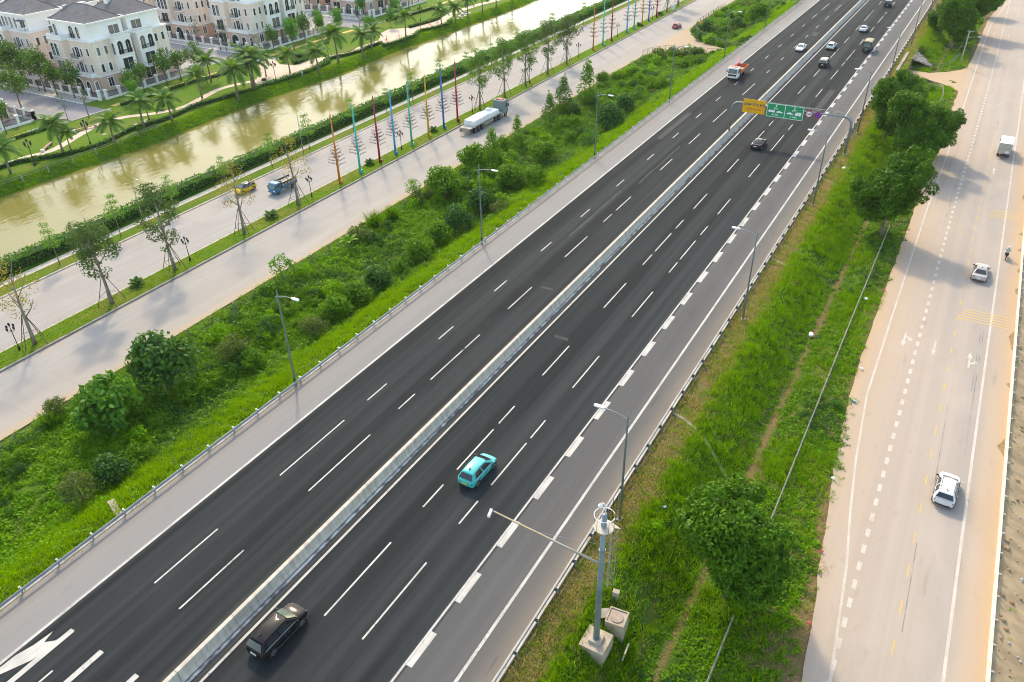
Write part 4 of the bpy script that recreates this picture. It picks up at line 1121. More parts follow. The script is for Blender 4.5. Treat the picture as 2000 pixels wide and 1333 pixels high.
hedge('low_hedge', [(-163.2, 203), (-161.5, 215), (-160.8, 226)], 0.8, 0.8, 14, L_['hedge'], 'low hedge beside the upper cycle path', 0.34)
# cycads in the median
b = MB()
for k in range(16): frond(b, k * 2.4, R(70 - 60 * (k / 16.0)), 0.95, 0.9, 9)
cyc = b.mesh('fronds', L_['palm']); cyc.transform(Matrix.Translation((0, 0, 0.25)))
cst = MB().tube([(0, 0, -0.1), (0, 0, 0.35)], [0.2, 0.14], 8).mesh('stem', M['palm_bark'])
for i, (x, y, s, lab) in enumerate([(-91.0, 54.2, 1.1, 'cycad between the second and third supported trees'), (-90.5, 79.0, 1.2, 'cycad between the two leafless yellowing trees'), (-91.0, 104.3, 1.0, 'cycad at the foot of the dark red pole'), (-91.0, 124.6, 1.0, 'cycad at the foot of the yellow pole'), (-90.2, 230.0, 1.1, 'cycad among the far coloured poles'), (-90.3, 247, 1.2, 'cycad just past the far coloured poles')]):
    tree('cycad', (x, y, ZL + 0.13), i, (('stem', cst), ('fronds', cyc)), lab, 'cycad', 'cycads on the median', s)
for i, (x, y, s, key, lab) in enumerate([(-147.6, 76.3, .75, 'broad', 'round dark shrub at the junction of the two park paths'), (-144.6, 84.2, .6, 'round', 'small shrub on the canal bank left of the park lamp'), (-143.8, 96.6, .8, 'round', 'small shrub on the canal bank right of the second palm pair'), (-148.2, 135.5, .6, 'broad', 'round shrub at the near tip of the plaza'), (-153.0, 109.5, .9, 'dark', 'dark shrub beside the park path bend'), (-157.5, 151.8, .9, 'dark', 'reddish dark shrub bed by the plaza')]):
    tree('shrub', (x, y, -3.0), i, SH[key], lab, 'bush', 'park shrubs', s)
# ================================================================ road furniture
# --- concrete median barrier, separate segments
mt, nt, bs = new_mat('barrier_concrete')
f = noise_fac(nt, 'pos', (0.5, 2.6, 0.45), 0.38, 0.7, 6)
f2 = noise_fac(nt, 'pos', (1.5, 0.35, 3), 0.4, 0.7, 5)
col = mixc(nt, f, (0.50, 0.46, 0.395), (0.32, 0.295, 0.255))
col = mixc(nt, mulf(nt, f2, 0.4), col, (0.50, 0.41, 0.31))
nt.links.new(col, bs.inputs['Base Color']); bs.inputs['Roughness'].default_value = 0.9
add_bump(nt, bs, f, 0.3, 0.02)
M['barrier'] = mt
XB = -36.5
prof = [(-0.46, 0), (0.46, 0), (0.46, 0.10), (0.30, 0.30), (0.17, 0.98), (0.12, 1.0), (-0.12, 1.0), (-0.17, 0.98), (-0.30, 0.30), (-0.46, 0.10)]
seg = MB().extr([(XB + p, q) for p, q in prof], 'y', 0.0, 5.13).mesh('barrier_segment', M['barrier'])
bar = empty('median_barrier', (0, 0, 0), 0, 'long pale concrete barrier dividing the expressway carriageways', 'barrier')
for i in range(80): mobj('barrier_segment', seg, bar, (0.004 * math.sin(i * 7.1), 0.2 + i * 5.16, 0.0))
structure(MB().box(-35.95, -35.72, 0, 412, -0.05, 0.06).build('gutter_kerb', pm('gutter_white', (0.52, 0.51, 0.49), (0.12, 0.12, 0.12), (1.5, 1.1, 1), 0.9, detail=7, lo=0.42, hi=0.62)))

# --- guardrails: W-beam panels on posts
wb = [(0.0, 0.42), (0.05, 0.47), (0.05, 0.53), (0.0, 0.575), (0.05, 0.62), (0.05, 0.68), (0.0, 0.73)]
def beam_mesh(sx, ln):
    V = []; F = []
    for y in (0.0, ln):
        for (a, z) in wb: V.append((sx * a, y, z))
        for (a, z) in wb[::-1]: V.append((sx * (a - 0.018), y, z))
    n = 14
    for i in range(n): F.append((i, (i + 1) % n, (i + 1) % n + n, i + n))
    return MB().quads(V, F).mesh('rail_panel', M['galv'])
M['blockout'] = pm('grey_blockout', (0.10, 0.11, 0.12), (0.06, 0.065, 0.07), (3, 3, 3), 0.6)
def guardrail(label, X, sx, y0, n, dark):
    g = empty('guardrail', (X, y0, 0.0), 0, label, 'guardrail')
    bm_ = beam_mesh(sx, 3.09)
    pmsh = MB().box(-0.05, 0.05, -0.06, 0.06, -0.6, 0.72 if not dark else 0.80).mesh('post', M['galv'])
    bo = MB().box(-0.09, 0.09, -0.10 if dark else -.05, 0.10 if dark else .05, 0.40, 0.80 if dark else .70).mesh('blockout', M['blockout'] if dark else M['galv'])
    rf = MB().box(-0.05, 0.05, -0.07, 0.07, 0.44, 0.56).mesh('reflector', M['white_part'])
    for i in range(n):
        mobj('rail_panel', bm_, g, (0, i * 3.09, 0))
        p = mobj('post', pmsh, g, (-sx * 0.27, i * 3.09, 0))
        mobj('blockout', bo, p, (sx * 0.14, 0, 0))
        if not dark: mobj('reflector', rf, p, (-sx * 0.02, 0.0, 0.17))
    return g
guardrail('galvanised guardrail along the left shoulder of the expressway', -52.75, 1, 8.6, 92, False)
guardrail('galvanised guardrail with dark blockouts along the right shoulder', -17.28, -1, 13.1, 92, True)

# --- street lamps
lamp_root = None
def mk_lamp():
    r = empty('street_lamp')
    MB().tube([(0, 0, -0.2), (0, 0, 10.8), (0, 0, 11.5)], [0.125, 0.07, 0.03], 10).build('pole', M['grey_paint'], r, True)
    MB().box(-0.24, 0.24, -0.24, 0.24, -0.3, 0.05).build('base', M['concrete'], r)
    MB().box(-0.09, 0.09, -0.14, -0.10, 0.6, 1.1).build('door', M['dark_steel'], r)
    MB().tube([(-0.42, 0, 10.55), (-0.2, 0, 10.72), (0, 0, 10.7), (0.5, 0, 10.95), (1.4, 0, 11.1), (2.0, 0, 11.12)], [0.02, 0.03, 0.045, 0.045, 0.04, 0.035], 6).build('arm', M['galv'], r, True)
    MB().tube([(-0.35, 0, 10.5), (0, 0, 10.1)], 0.025, 5).build('brace', M['galv'], r)
    h = MB(); h.prism([(1.9, -0.08), (2.2, -0.17), (2.75, -0.16), (2.85, -0.08), (2.85, 0.08), (2.75, 0.16), (2.2, 0.17), (1.9, 0.08)], 11.06, 11.20)
    hd = h.build('lamp_head', M['white_part'], r, bevel=0.03)
    MB().box(2.25, 2.75, -0.12, 0.12, 11.04, 11.055).build('lens', pm('lamp_lens', (0.55, 0.57, 0.6), None, (2, 2, 2), 0.2), hd)
    return r
l0 = mk_lamp()
spots = [(-53.0, 45.0, 0.0, 'left'), (-53.0, 81.9, 0.0, 'left'), (-53.0, 118.6, 0.0, 'left'), (-53.0, 154.6, 0.0, 'left'), (-53.0, 191.0, 0.0, 'left'), (-53.0, 227.3, 0, 'left'), (-53.0, 263.5, 0, 'left'),
         (-16.05, 44.2, math.pi, 'right'), (-16.05, 80.0, math.pi, 'right'), (-16.05, 116.5, math.pi, 'right'), (-16.05, 152.8, math.pi, 'right'), (-16.05, 189.0, math.pi, 'right'), (-16.05, 225.2, math.pi, 'right'), (-16.05, 261.5, math.pi, 'right')]
cnt = {'left': 0, 'right': 0}
for i, (x, y, rz_, sd_) in enumerate(spots):
    o = l0 if i == 0 else copy_tree(l0)
    o.location = (x, y, 0.0 if sd_ == 'left' else -0.1); o.rotation_euler = (0, 0, rz_)
    tag(o, 'tall grey street lamp on the %s side of the expressway, %s' % (sd_, nth(cnt[sd_], 'nearest to the viewer') + (' from the front' if cnt[sd_] else '')), 'street lamp', 'expressway street lamps')
    cnt[sd_] += 1

# --- text helper
def text_mesh(name, s, size, mat, ax='CENTER'):
    cu = bpy.data.curves.new(name, 'FONT'); cu.body = s; cu.size = size; cu.align_x = ax; cu.align_y = 'CENTER'; cu.extrude = 0.004
    cu.offset = size * 0.02
    o = bpy.data.objects.new(name, cu); COL.objects.link(o)
    dg = bpy.context.evaluated_depsgraph_get(); dg.update()
    me = bpy.data.meshes.new_from_object(o.evaluated_get(dg))
    bpy.data.objects.remove(o); bpy.data.curves.remove(cu)
    me.materials.clear(); me.materials.append(mat)
    return me
def flat_poly(pts, z=0.0, t=0.006):
    """polygon in the sign plane (x, z) facing -Y"""
    return [(p[0], -t, p[1]) for p in pts]

# --- sign gantry
M['sign_yellow'] = pm('sign_yellow', (0.80, 0.40, 0.01), (0.72, 0.35, 0.01), (0.8, 0.8, 0.8), 0.45)
M['sign_green'] = pm('sign_green', (0.005, 0.30, 0.12), (0.008, 0.25, 0.10), (0.8, 0.8, 0.8), 0.45)
M['sign_white'] = pm('sign_white', (0.85, 0.86, 0.86), (0.78, 0.78, 0.78), (2, 2, 2), 0.45)
M['sign_red'] = pm('sign_red', (0.55, 0.02, 0.07), (0.45, 0.02, 0.06), (2, 2, 2), 0.45)
M['sign_blue'] = pm('sign_blue', (0.03, 0.06, 0.55), (0.03, 0.05, 0.45), (2, 2, 2), 0.45)
M['sign_navy'] = pm('sign_navy_text', (0.06, 0.05, 0.16), (0.08, 0.06, 0.18), (2, 2, 2), 0.5)
YG = 140.4
g = empty('sign_gantry', (-16.0, YG, 0), 0, 'steel overhead sign gantry with yellow and green signs spanning the right carriageway', 'gantry')
def gp(x): return x + 16.0
def arc(x0, z0, sx, r, n=6): return [(x0 + sx * r * (1 - math.cos(t * math.pi / 2 / n)), 0, z0 + r * math.sin(t * math.pi / 2 / n)) for t in range(n + 1)]
pl = [(gp(-36.35), 0, 0.9)] + arc(gp(-36.35), 5.1, 1, 1.15)
pr = [(gp(-16.0), 0, -0.4)] + arc(gp(-16.0), 4.9, -1, 1.3)
MB().tube(pl, 0.17, 10).build('post', M['grey_paint'], g, True)
MB().tube(pr, 0.2, 10).build('post', M['grey_paint'], g, True)
MB().tube([pl[-1], (pr[-1][0], 0, 6.2)], 0.14, 10).build('beam', M['galv'], g, True)
MB().tube([pl[-1], (pr[-1][0], 0, 6.75)][:1] + [(gp(-20), 0.25, 6.9), (gp(-17.4), 0.25, 6.75)], 0.03, 5).build('catwalk_rail', M['galv'], g)
for k, dz in enumerate((0.35, 0.6)):
    MB().tube([(gp(-34), 0.45, 6.2 + dz), (gp(-17.6), 0.45, 6.2 + dz)] + [(gp(-17.6) + 1.75 * math.sin(t * 0.26), 0.45, 6.2 + dz - 1.9 * (1 - math.cos(t * 0.26))) for t in range(1, 7)], 0.025, 5).build('catwalk_rail', M['galv'], g)
for k in range(14): MB().box(gp(-34 + k * 1.2) - 0.02, gp(-34 + k * 1.2) + 0.02, 0.1, 0.47, 6.2, 6.82).build('rail_bracket', M['galv'], g)
MB().box(gp(-16.0) - 0.35, gp(-16.0) + 0.35, -0.35, 0.35, -0.6, -0.02).build('base_block', M['concrete'], g)
for k in range(10): MB().box(gp(-15.55), gp(-15.15), -0.015, 0.015, 2.6 + 0.3 * k, 2.63 + 0.3 * k).build('ladder_rung', M['galv'], g)
for dx in (-15.55, -15.15): MB().box(gp(dx) - 0.02, gp(dx) + 0.02, -0.02, 0.02, 2.4, 5.9).build('ladder_rail', M['galv'], g)
sy = -0.26
def sign(x0, x1, z0, z1, mat, nm):
    s_ = MB().box(gp(x0), gp(x1), sy, sy + 0.06, z0, z1).build('sign_panel', M[mat], g); s_['label'] = nm; return s_
ys = sign(-34.45, -30.52, 4.74, 7.12, 'sign_yellow', 'yellow slow-down panel')
mobj('lettering', text_mesh('lettering', 'GIẢM TỐC ĐỘ', 0.56, M['sign_navy']), ys, (gp(-32.48), sy - 0.012, 6.22), (math.pi / 2, 0, 0))
mobj('lettering', text_mesh('lettering', 'SLOW DOWN', 0.36, M['sign_red']), ys, (gp(-32.48), sy - 0.012, 5.42), (math.pi / 2, 0, 0))
gs = sign(-30.22, -23.93, 4.56, 6.95, 'sign_green', 'green lane panel with white vehicle symbols')
def bars(x0, x1, z0, z1, w=0.07):
    for (a, b_, c_, d_) in ((x0, x1, z1 - w, z1), (x0, x1, z0, z0 + w), (x0, x0 + w, z0 + w, z1 - w), (x1 - w, x1, z0 + w, z1 - w)):
        MB().box(gp(a), gp(b_), sy - 0.012, sy - 0.002, c_, d_).build('border', M['sign_white'], gs)
bars(-30.18, -23.97, 4.60, 6.91)
MB().box(gp(-27.13), gp(-27.03), sy - 0.012, sy - 0.002, 4.67, 6.84).build('divider', M['sign_white'], gs)
def symbol(pts, cx, cz, s):
    MB().face([(gp(cx) + p[0] * s, sy - 0.01, cz + p[1] * s) for p in pts]).build('symbol', M['sign_white'], gs)
ARW = [(-0.08, -0.25), (0.08, -0.25), (0.08, 0.08), (0.16, 0.08), (0, 0.28), (-0.16, 0.08), (-0.08, 0.08)]
CAR = [(-0.6, -0.14), (-0.42, -0.14), (-0.36, -0.22), (-0.26, -0.22), (-0.2, -0.14), (0.22, -0.14), (0.28, -0.22), (0.38, -0.22), (0.44, -0.14), (0.6, -0.14), (0.58, 0.0), (0.3, 0.05), (0.1, 0.2), (-0.2, 0.2), (-0.36, 0.05), (-0.58, 0.02)]
VAN = [(-0.55, -0.16), (-0.42, -0.16), (-0.36, -0.25), (-0.24, -0.25), (-0.18, -0.16), (0.24, -0.16), (0.3, -0.25), (0.42, -0.25), (0.48, -0.16), (0.55, -0.16), (0.55, 0.22), (-0.5, 0.22), (-0.58, 0.05)]
TRK = [(-0.55, -0.2), (-0.44, -0.2), (-0.38, -0.3), (-0.24, -0.3), (-0.18, -0.2), (0.24, -0.2), (0.3, -0.3), (0.42, -0.3), (0.48, -0.2), (0.55, -0.2), (0.55, 0.36), (-0.2, 0.36), (-0.24, 0.22), (-0.46, 0.2), (-0.56, 0.0)]
for cx, left, right_, t_ in ((-28.65, VAN, CAR, '4 LÀN'), (-25.5, CAR, TRK, '2 LÀN')):
    symbol(ARW, cx, 6.55, 0.9)
    mobj('lettering', text_mesh('lettering', 'ETC', 0.42, M['sign_white']), gs, (gp(cx), sy - 0.012, 6.08), (math.pi / 2, 0, 0))
    symbol(left, cx - 0.68, 5.58, 0.95); symbol(right_, cx + 0.68, 5.58, 0.95)
    mobj('lettering', text_mesh('lettering', t_, 0.42, M['sign_white']), gs, (gp(cx), sy - 0.012, 5.02), (math.pi / 2, 0, 0))
def disc(cx, cz, r, y, mat, nm, par, n=24):
    pts = [(gp(cx) + r * math.cos(2 * math.pi * k / n), r * math.sin(2 * math.pi * k / n) + cz) for k in range(n)]
    b_ = MB(); b_.extr([(p[0], p[1]) for p in pts], 'y', y, y + 0.02)
    return b_.build(nm, M[mat], par)
d1 = disc(-23.02, 5.93, 0.58, sy, 'sign_red', 'sign_disc', g); d1['label'] = 'round speed limit sign'
disc(-23.02, 5.93, 0.44, sy - 0.022, 'sign_white', 'sign_face', d1)
mobj('lettering', text_mesh('lettering', '100', 0.44, M['black_part']), d1, (gp(-23.02), sy - 0.034, 5.93), (math.pi / 2, 0, 0))
d2 = disc(-21.58, 5.93, 0.58, sy, 'sign_red', 'sign_disc', g); d2['label'] = 'round blue no-stopping sign'
disc(-21.58, 5.93, 0.46, sy - 0.022, 'sign_blue', 'sign_face', d2)
for an in (math.pi / 4, -math.pi / 4):
    c_, s_ = math.cos(an), math.sin(an)
    MB().face([(gp(-21.58) + c_ * a * 0.45 - s_ * b_ * 0.05, sy - 0.03 - (0.003 if an > 0 else 0), 5.93 + s_ * a * 0.45 + c_ * b_ * 0.05) for (a, b_) in ((-1, -1), (1, -1), (1, 1), (-1, 1))]).build('cross_bar', M['sign_red'], d2)

# --- camera mast in the foreground
mx, my = -12.85, 32.65
ms_ = empty('camera_mast', (mx, my, -0.1), 0, 'tall grey steel camera mast with ringed platform and long side arm, right foreground', 'mast')
M['plinth'] = pm('weathered_concrete', (0.43, 0.36, 0.28), (0.30, 0.24, 0.18), (1.6, 1.6, 1.6), 0.9, bump=0.02, detail=7)
MB().box(-0.95, 0.95, -0.95, 0.95, -1.9, 0.05).build('foundation', M['plinth'], ms_, bevel=0.03)
MB().box(-0.46, 0.46, -0.46, 0.46, 0.05, 0.32).build('plinth', M['plinth'], ms_, bevel=0.02)
MB().tube([(0, 0, 0.32), (0, 0, 0.37)], 0.30, 16).build('flange', M['grey_paint'], ms_)
M['mast'] = pm('mast_paint', (0.22, 0.28, 0.31), (0.17, 0.22, 0.25), (1, 1, 0.6), 0.42, 0.25)
MB().tube([(0, 0, 0.35), (0, 0, 6), (0, 0, 12.7)], [0.235, 0.2, 0.16], 16).build('pole', M['mast'], ms_, True)
for z in (3.2, 9.4): MB().tube([(0, 0, z), (0, 0, z + 0.1)], 0.235, 16).build('collar', M['mast'], ms_)
am = MB().tube([(-0.15, 0.0, 8.05), (-4.0, 0.05, 8.35), (-8.35, 0.1, 8.7)], [0.10, 0.08, 0.055], 8).build('arm', pm('rust_stained_tube', (0.36, 0.34, 0.31), (0.33, 0.25, 0.13), (0.5, 3, 3), 0.6, 0.2, coord='obj'), ms_, True)
MB().tube([(-0.1, 0, 9.9), (-5.0, 0.05, 8.47)], 0.012, 4).build('stay_wire', M['galv'], am)
MB().cbox((-8.45, -0.2, 8.72), (0.18, 0.7, 0.22), 0.25).build('sensor', M['white_part'], am, bevel=0.02)
M['platform'] = pm('platform_concrete', (0.50, 0.45, 0.38), (0.42, 0.37, 0.31), (2, 2, 2), 0.8)
pts = [(0.95 * math.cos(R(20 + k * 20)), 0.95 * math.sin(R(20 + k * 20))) for k in range(17)]
pts = [(0.66 * math.cos(R(a)), 0.66 * math.sin(R(a))) for a in range(60, 400, 20)] + [(1.0, 0.35)]
MB().prism(pts, 11.55, 11.62).build('platform', M['platform'], ms_)
MB().tube([(0.66 * math.cos(R(a)), 0.66 * math.sin(R(a)), 12.65) for a in range(40, 372, 12)], 0.028, 6).build('guard_ring', M['white_part'], ms_, True)
for a in (40, 110, 180, 250, 320, 364): MB().tube([(0.66 * math.cos(R(a)), 0.66 * math.sin(R(a)), 11.6), (0.66 * math.cos(R(a)), 0.66 * math.sin(R(a)), 12.65)], 0.02, 5).build('rail_post', M['galv'], ms_)
MB().tube([(0.36, 0.42, 11.6), (0.36, 0.42, 13.9)], 0.022, 5).build('lightning_rod', M['dark_steel'], ms_)
nk = MB().tube([(0.02, 0, 12.6), (0.05, 0, 13.2), (0.0, 0, 13.5), (-0.15, 0, 13.62), (-0.3, 0, 13.52), (-0.33, 0, 13.4)], 0.04, 7).build('camera_bracket', M['white_part'], ms_, True)
MB().ball((-0.33, 0, 13.28), 0.16, 12, 8).build('dome_camera', M['white_part'], nk, True)
MB().box(-0.14, 0.14, -0.14, 0.14, 11.65, 12.0).build('cable_box', M['grey_paint'], ms_)
for k, (dx, dy) in enumerate(((0.36, 0.22), (0.36, 0.62))): MB().tube([(dx, dy, 5.6), (dx, dy, 11.6)], 0.018, 4).build('ladder_rail', M['galv'], ms_)
for k in range(20): MB().tube([(0.36, 0.22, 5.7 + 0.3 * k), (0.36, 0.62, 5.7 + 0.3 * k)], 0.014, 4).build('ladder_rung', M['galv'], ms_)
for k in range(5): MB().tube([(0.36 + 0.45 * math.sin(R(a)), 0.42 - 0.32 * math.cos(R(a)), 6.2 + 1.15 * k) for a in range(0, 181, 30)], 0.015, 4).build('cage_hoop', M['galv'], ms_)
for a in (45, 90, 135): MB().tube([(0.36 + 0.45 * math.sin(R(a)), 0.42 - 0.32 * math.cos(R(a)), 5.9 if k else 6) for k in (0,)] + [(0.36 + 0.45 * math.sin(R(a)), 0.42 - 0.32 * math.cos(R(a)), 11.4)], 0.012, 4).build('cage_bar', M['galv'], ms_)
# inspection chamber and rubble by the mast
ch = empty('inspection_chamber', (-12.3, 35.1, -0.35), 0.1, 'square concrete inspection chamber with round lid behind the mast', 'manhole')
MB().box(-0.72, 0.72, -0.72, 0.72, -1.6, 0.30).build('wall', M['plinth'], ch, bevel=0.02)
for (a, b_, c_, d_) in ((-0.72, 0.72, -0.72, -0.62), (-0.72, 0.72, 0.62, 0.72), (-0.72, -0.62, -0.62, 0.62), (0.62, 0.72, -0.62, 0.62)): MB().box(a, b_, c_, d_, 0.302, 0.38).build('rim', M['plinth'], ch)
MB().tube([(0, 0, 0.302), (0, 0, 0.36)], 0.5, 20).build('lid', pm('lid_concrete', (0.36, 0.28, 0.23), (0.27, 0.21, 0.17), (2, 2, 2), 0.9), ch)
o = MB().cbox((0, 0, 0), (0.9, 0.7, 0.1)).build('concrete_slab', M['plinth'], loc=(-13.35, 35.0, -0.15), rot=(0.35, -0.3, 0.4)); tag(o, 'broken concrete slab tilted against the inspection chamber', 'slab')
o = MB().cbox((0, 0, 0), (0.5, 0.35, 1.5)).build('concrete_post', M['plinth'], loc=(-13.25, 37.0, -0.45), rot=(0.05, 0.05, 0.2)); tag(o, 'short concrete post standing behind the mast', 'post')
o = MB().cbox((0, 0, 0), (0.12, 0.95, 0.9)).build('concrete_slab', M['plinth'], loc=(-10.9, 33.6, -1.35), rot=(0.0, 0.15, 0.1)); tag(o, 'upright concrete slab right of the mast foundation', 'slab')

# --- fences
def wire_fence(name, label, pts, h, step, zf, mat, nw=4, group=None, toprail=0.03, foot=None):
    root = empty(name, (pts[0][0], pts[0][1], zf(*pts[0])), 0, label, 'fence', group)
    ox, oy, oz = root.location
    P = [pts[0]]
    for (x0, y0), (x1, y1) in zip(pts[:-1], pts[1:]):
        ln = math.hypot(x1 - x0, y1 - y0); n = max(1, round(ln / step))
        for k in range(1, n + 1): P.append((x0 + (x1 - x0) * k / n, y0 + (y1 - y0) * k / n))
    pmesh_ = MB().box(-0.06, 0.06, -0.06, 0.06, -0.3, h + 0.05).mesh('post', mat)
    for q in P: mobj('post', pmesh_, root, (q[0] - ox, q[1] - oy, zf(*q) - oz))
    for a, c_ in zip(P[:-1], P[1:]):
        b_ = MB()
        za, zc = zf(*a) - oz, zf(*c_) - oz
        for k in range(nw):
            hh = h * (0.15 + 0.83 * k / (nw - 1)); r_ = toprail if k == nw - 1 else 0.014
            b_.tube([(a[0] - ox, a[1] - oy, za + hh), (c_[0] - ox, c_[1] - oy, zc + hh)], r_, 4, False)
        for k in range(1, 6):
            t = k / 6; x = a[0] + (c_[0] - a[0]) * t - ox; y = a[1] + (c_[1] - a[1]) * t - oy; z = za + (zc - za) * t
            b_.tube([(x, y, z + 0.1), (x, y, z + h * 0.98)], 0.008, 3, False)
        b_.build('mesh_panel', mat, root)
        if foot:
            MB().tube([(a[0] - ox, a[1] - oy, za + 0.02), (c_[0] - ox, c_[1] - oy, zc + 0.02)], foot, 4).build('footing', M['concrete'], root)
    return root
M['fence_steel'] = pm('fence_steel', (0.27, 0.26, 0.24), (0.17, 0.16, 0.145), (2, 2, 2), 0.6, 0.3)
M['fence_conc'] = pm('fence_concrete', (0.40, 0.36, 0.30), (0.30, 0.26, 0.22), (2, 2, 2), 0.9)
wire_fence('mesh_fence', 'grey mesh fence running up the right bank, near stretch below the large tree', [(-5.1, 30.0), (-5.1, 41.0)], 1.0, 2.6, z_right, M['fence_steel'], 5, 'right bank fence', 0.05)
wire_fence('mesh_fence', 'grey mesh fence running up the right bank beyond the large tree', [(-5.2, 50.0), (-5.25, 85.0), (-5.2, 119.0)], 0.95, 3.0, z_right, M['fence_steel'], 5, 'right bank fence', 0.055)
wire_fence('mesh_fence', 'curved mesh fence at the underpass corner beside the right road', [(-5.2, 186), (-5.0, 193), (-5.6, 199), (-8, 203), (-11.5, 205.6), (-14.2, 206.8)], 1.1, 2.6, z_right, M['fence_steel'], 5, 'right bank fence', 0.04)
wire_fence('mesh_fence', 'mesh fence above the stone pitching toward the utility pole', [(-11.5, 217), (-8, 219.5), (-5.6, 225), (-5.0, 232)], 1.1, 2.6, z_right, M['fence_steel'], 4, 'right bank fence', 0.03)
wire_fence('wire_fence', 'thin wire fence with low concrete footing along the left service road', [(-74.4, 12), (-74.5, 100), (-74.4, 160), (-74.6, 196)], 1.3, 3.6, z_left, M['fence_steel'], 4, 'left bank fence', 0.014, foot=0.10)
zfl = lambda x, y: -3.0
wire_fence('mesh_fence', 'weathered mesh fence curving along the near side of the left underpass ramp', [(-76.0, 197.5), (-74.9, 201.5), (-72.5, 204.6), (-68, 205.9), (-62, 206.6), (-55.5, 207.5)], 1.7, 2.6, zfl, M['fence_conc'], 4, 'ramp fences', 0.04)
wire_fence('mesh_fence', 'mesh fence round the tip of the grass island', [(-54.5, 214.6), (-60, 216.6), (-66, 220), (-70.5, 225.0), (-73.6, 231), (-75.2, 238), (-75.8, 262)], 1.7, 2.6, zfl, M['fence_steel'], 4, 'ramp fences', 0.03)

# low wall with short posts at the outer edge of the right road
lw = empty('parapet_kerb', (12.2, 20, -2.96), 0, 'low pale parapet kerb with short posts at the outer edge of the right road', 'parapet')
km = MB().box(-0.12, 0.12, 0, 4.98, -0.6, 0.28).mesh('kerb_block', pm('parapet_concrete', (0.66, 0.60, 0.50), (0.55, 0.47, 0.36), (1.5, 0.8, 1), 0.85))
kp = MB().box(0.125, 0.32, -0.08, 0.08, -0.3, 0.35).mesh('post', M['fence_conc'])
for i in range(40):
    mobj('kerb_block', km, lw, (0, i * 5.0, 0)); mobj('post', kp, lw, (0, i * 5.0 + 0.9, 0)); mobj('post', kp, lw, (0, i * 5.0 + 3.4, 0))
# wet dirt stains against the parapet
M['stain'] = pm('damp_soil_stain', (0.22, 0.14, 0.06), (0.30, 0.20, 0.10), (1.5, 1.5, 1), 0.9)
for i, (y, l_, w_) in enumerate([(72.0, 3.2, .5), (84.5, 1.2, .3), (92.5, 5.0, .45), (107, 2.0, .35), (113.5, 1.4, .3), (120.5, 1.2, .4), (126, 1.6, .45), (42.5, 2.6, .35), (139, 5, .4)]):
    pts = [(12.05 - abs(w_ * math.sin(math.pi * k / 8)) * (1 + 0.3 * math.sin(k * 5 + i)), y + l_ * k / 8) for k in range(9)] + [(12.05, y + l_), (12.05, y)]
    MB().face([(p[0], p[1], ZR + 0.003) for p in pts]).build('dirt_stain', M['stain'], service_road_right)

# --- underpass headwall, wing walls and stone pitching (right side)
uw = empty('underpass_headwall', (-15.4, 208, -3.0), 0, 'concrete headwall and wing walls of the underpass below the right shoulder', 'underpass')
M['old_conc'] = pm('old_concrete', (0.36, 0.31, 0.25), (0.20, 0.17, 0.14), (0.8, 0.8, 2), 0.9, detail=7)
MB().box(-0.7, -0.1, -8.5, 10, 2.3, 3.15).build('coping', M['old_conc'], uw)
MB().box(-0.6, -0.15, -8.4, 0.6, -0.5, 2.3).build('wing_wall', M['old_conc'], uw)
MB().box(-0.6, -0.15, 6.6, 9.9, -0.5, 2.3).build('wing_wall', M['old_conc'], uw)
MB().box(-6.5, -6.0, 0.6, 6.6, -0.2, 2.3).build('tunnel_dark', M['black_part'], uw)  # black slab stands in for the darkness inside the open passage
MB().face([(0, 6.7, 0.02), (5.2, 10.6, 0.02), (5.2, 10.85, 0.3), (0, 6.95, 0.3)]).build('kerb', M['old_conc'], uw)
mt, nt, bs = new_mat('stone_pitching')
vo = N(nt, 'ShaderNodeTexVoronoi'); vo.inputs['Scale'].default_value = 1.0
nt.links.new(coords(nt, 'pos', (2.2, 2.2, 2.2)), vo.inputs['Vector'])
nt.links.new(mixc(nt, vo.outputs['Color'], (0.42, 0.36, 0.31), (0.24, 0.20, 0.18)), bs.inputs['Base Color']); bs.inputs['Roughness'].default_value = 0.9
M['stone'] = mt
stp = empty('stone_slope', (-15.4, 215, -3.0), 0, 'stone pitched triangular slope beside the underpass headwall', 'stone slope')
SV = []
for k in range(170):
    a, c_ = rng.random(), rng.random()
    if a + c_ > 1: a, c_ = 1 - a, 1 - c_
    p0, p1, p2 = Vector((0.1, -0.2, 2.6)), Vector((0.1, 10.5, 2.7)), Vector((6.0, 3.6, 0.0))
    p = p0 + (p1 - p0) * a + (p2 - p0) * c_
    SV.append(p)
MB().face([(-0.1, -0.4, 2.55), (6.2, 3.5, -0.1), (-0.1, 10.8, 2.6)]).build('bedding', M['old_conc'], stp)
smesh = [MB().ball((0, 0, 0), 0.34, 7, 5, 0.45).mesh('stone', M['stone']) for _ in range(1)]
for p in SV: mobj('stone', smesh[0], stp, p, (0.2 * rng.normal(), 0.2 * rng.normal(), rng.random() * 6), (0.8 + 0.5 * rng.random(), 0.7 + 0.4 * rng.random(), 1))

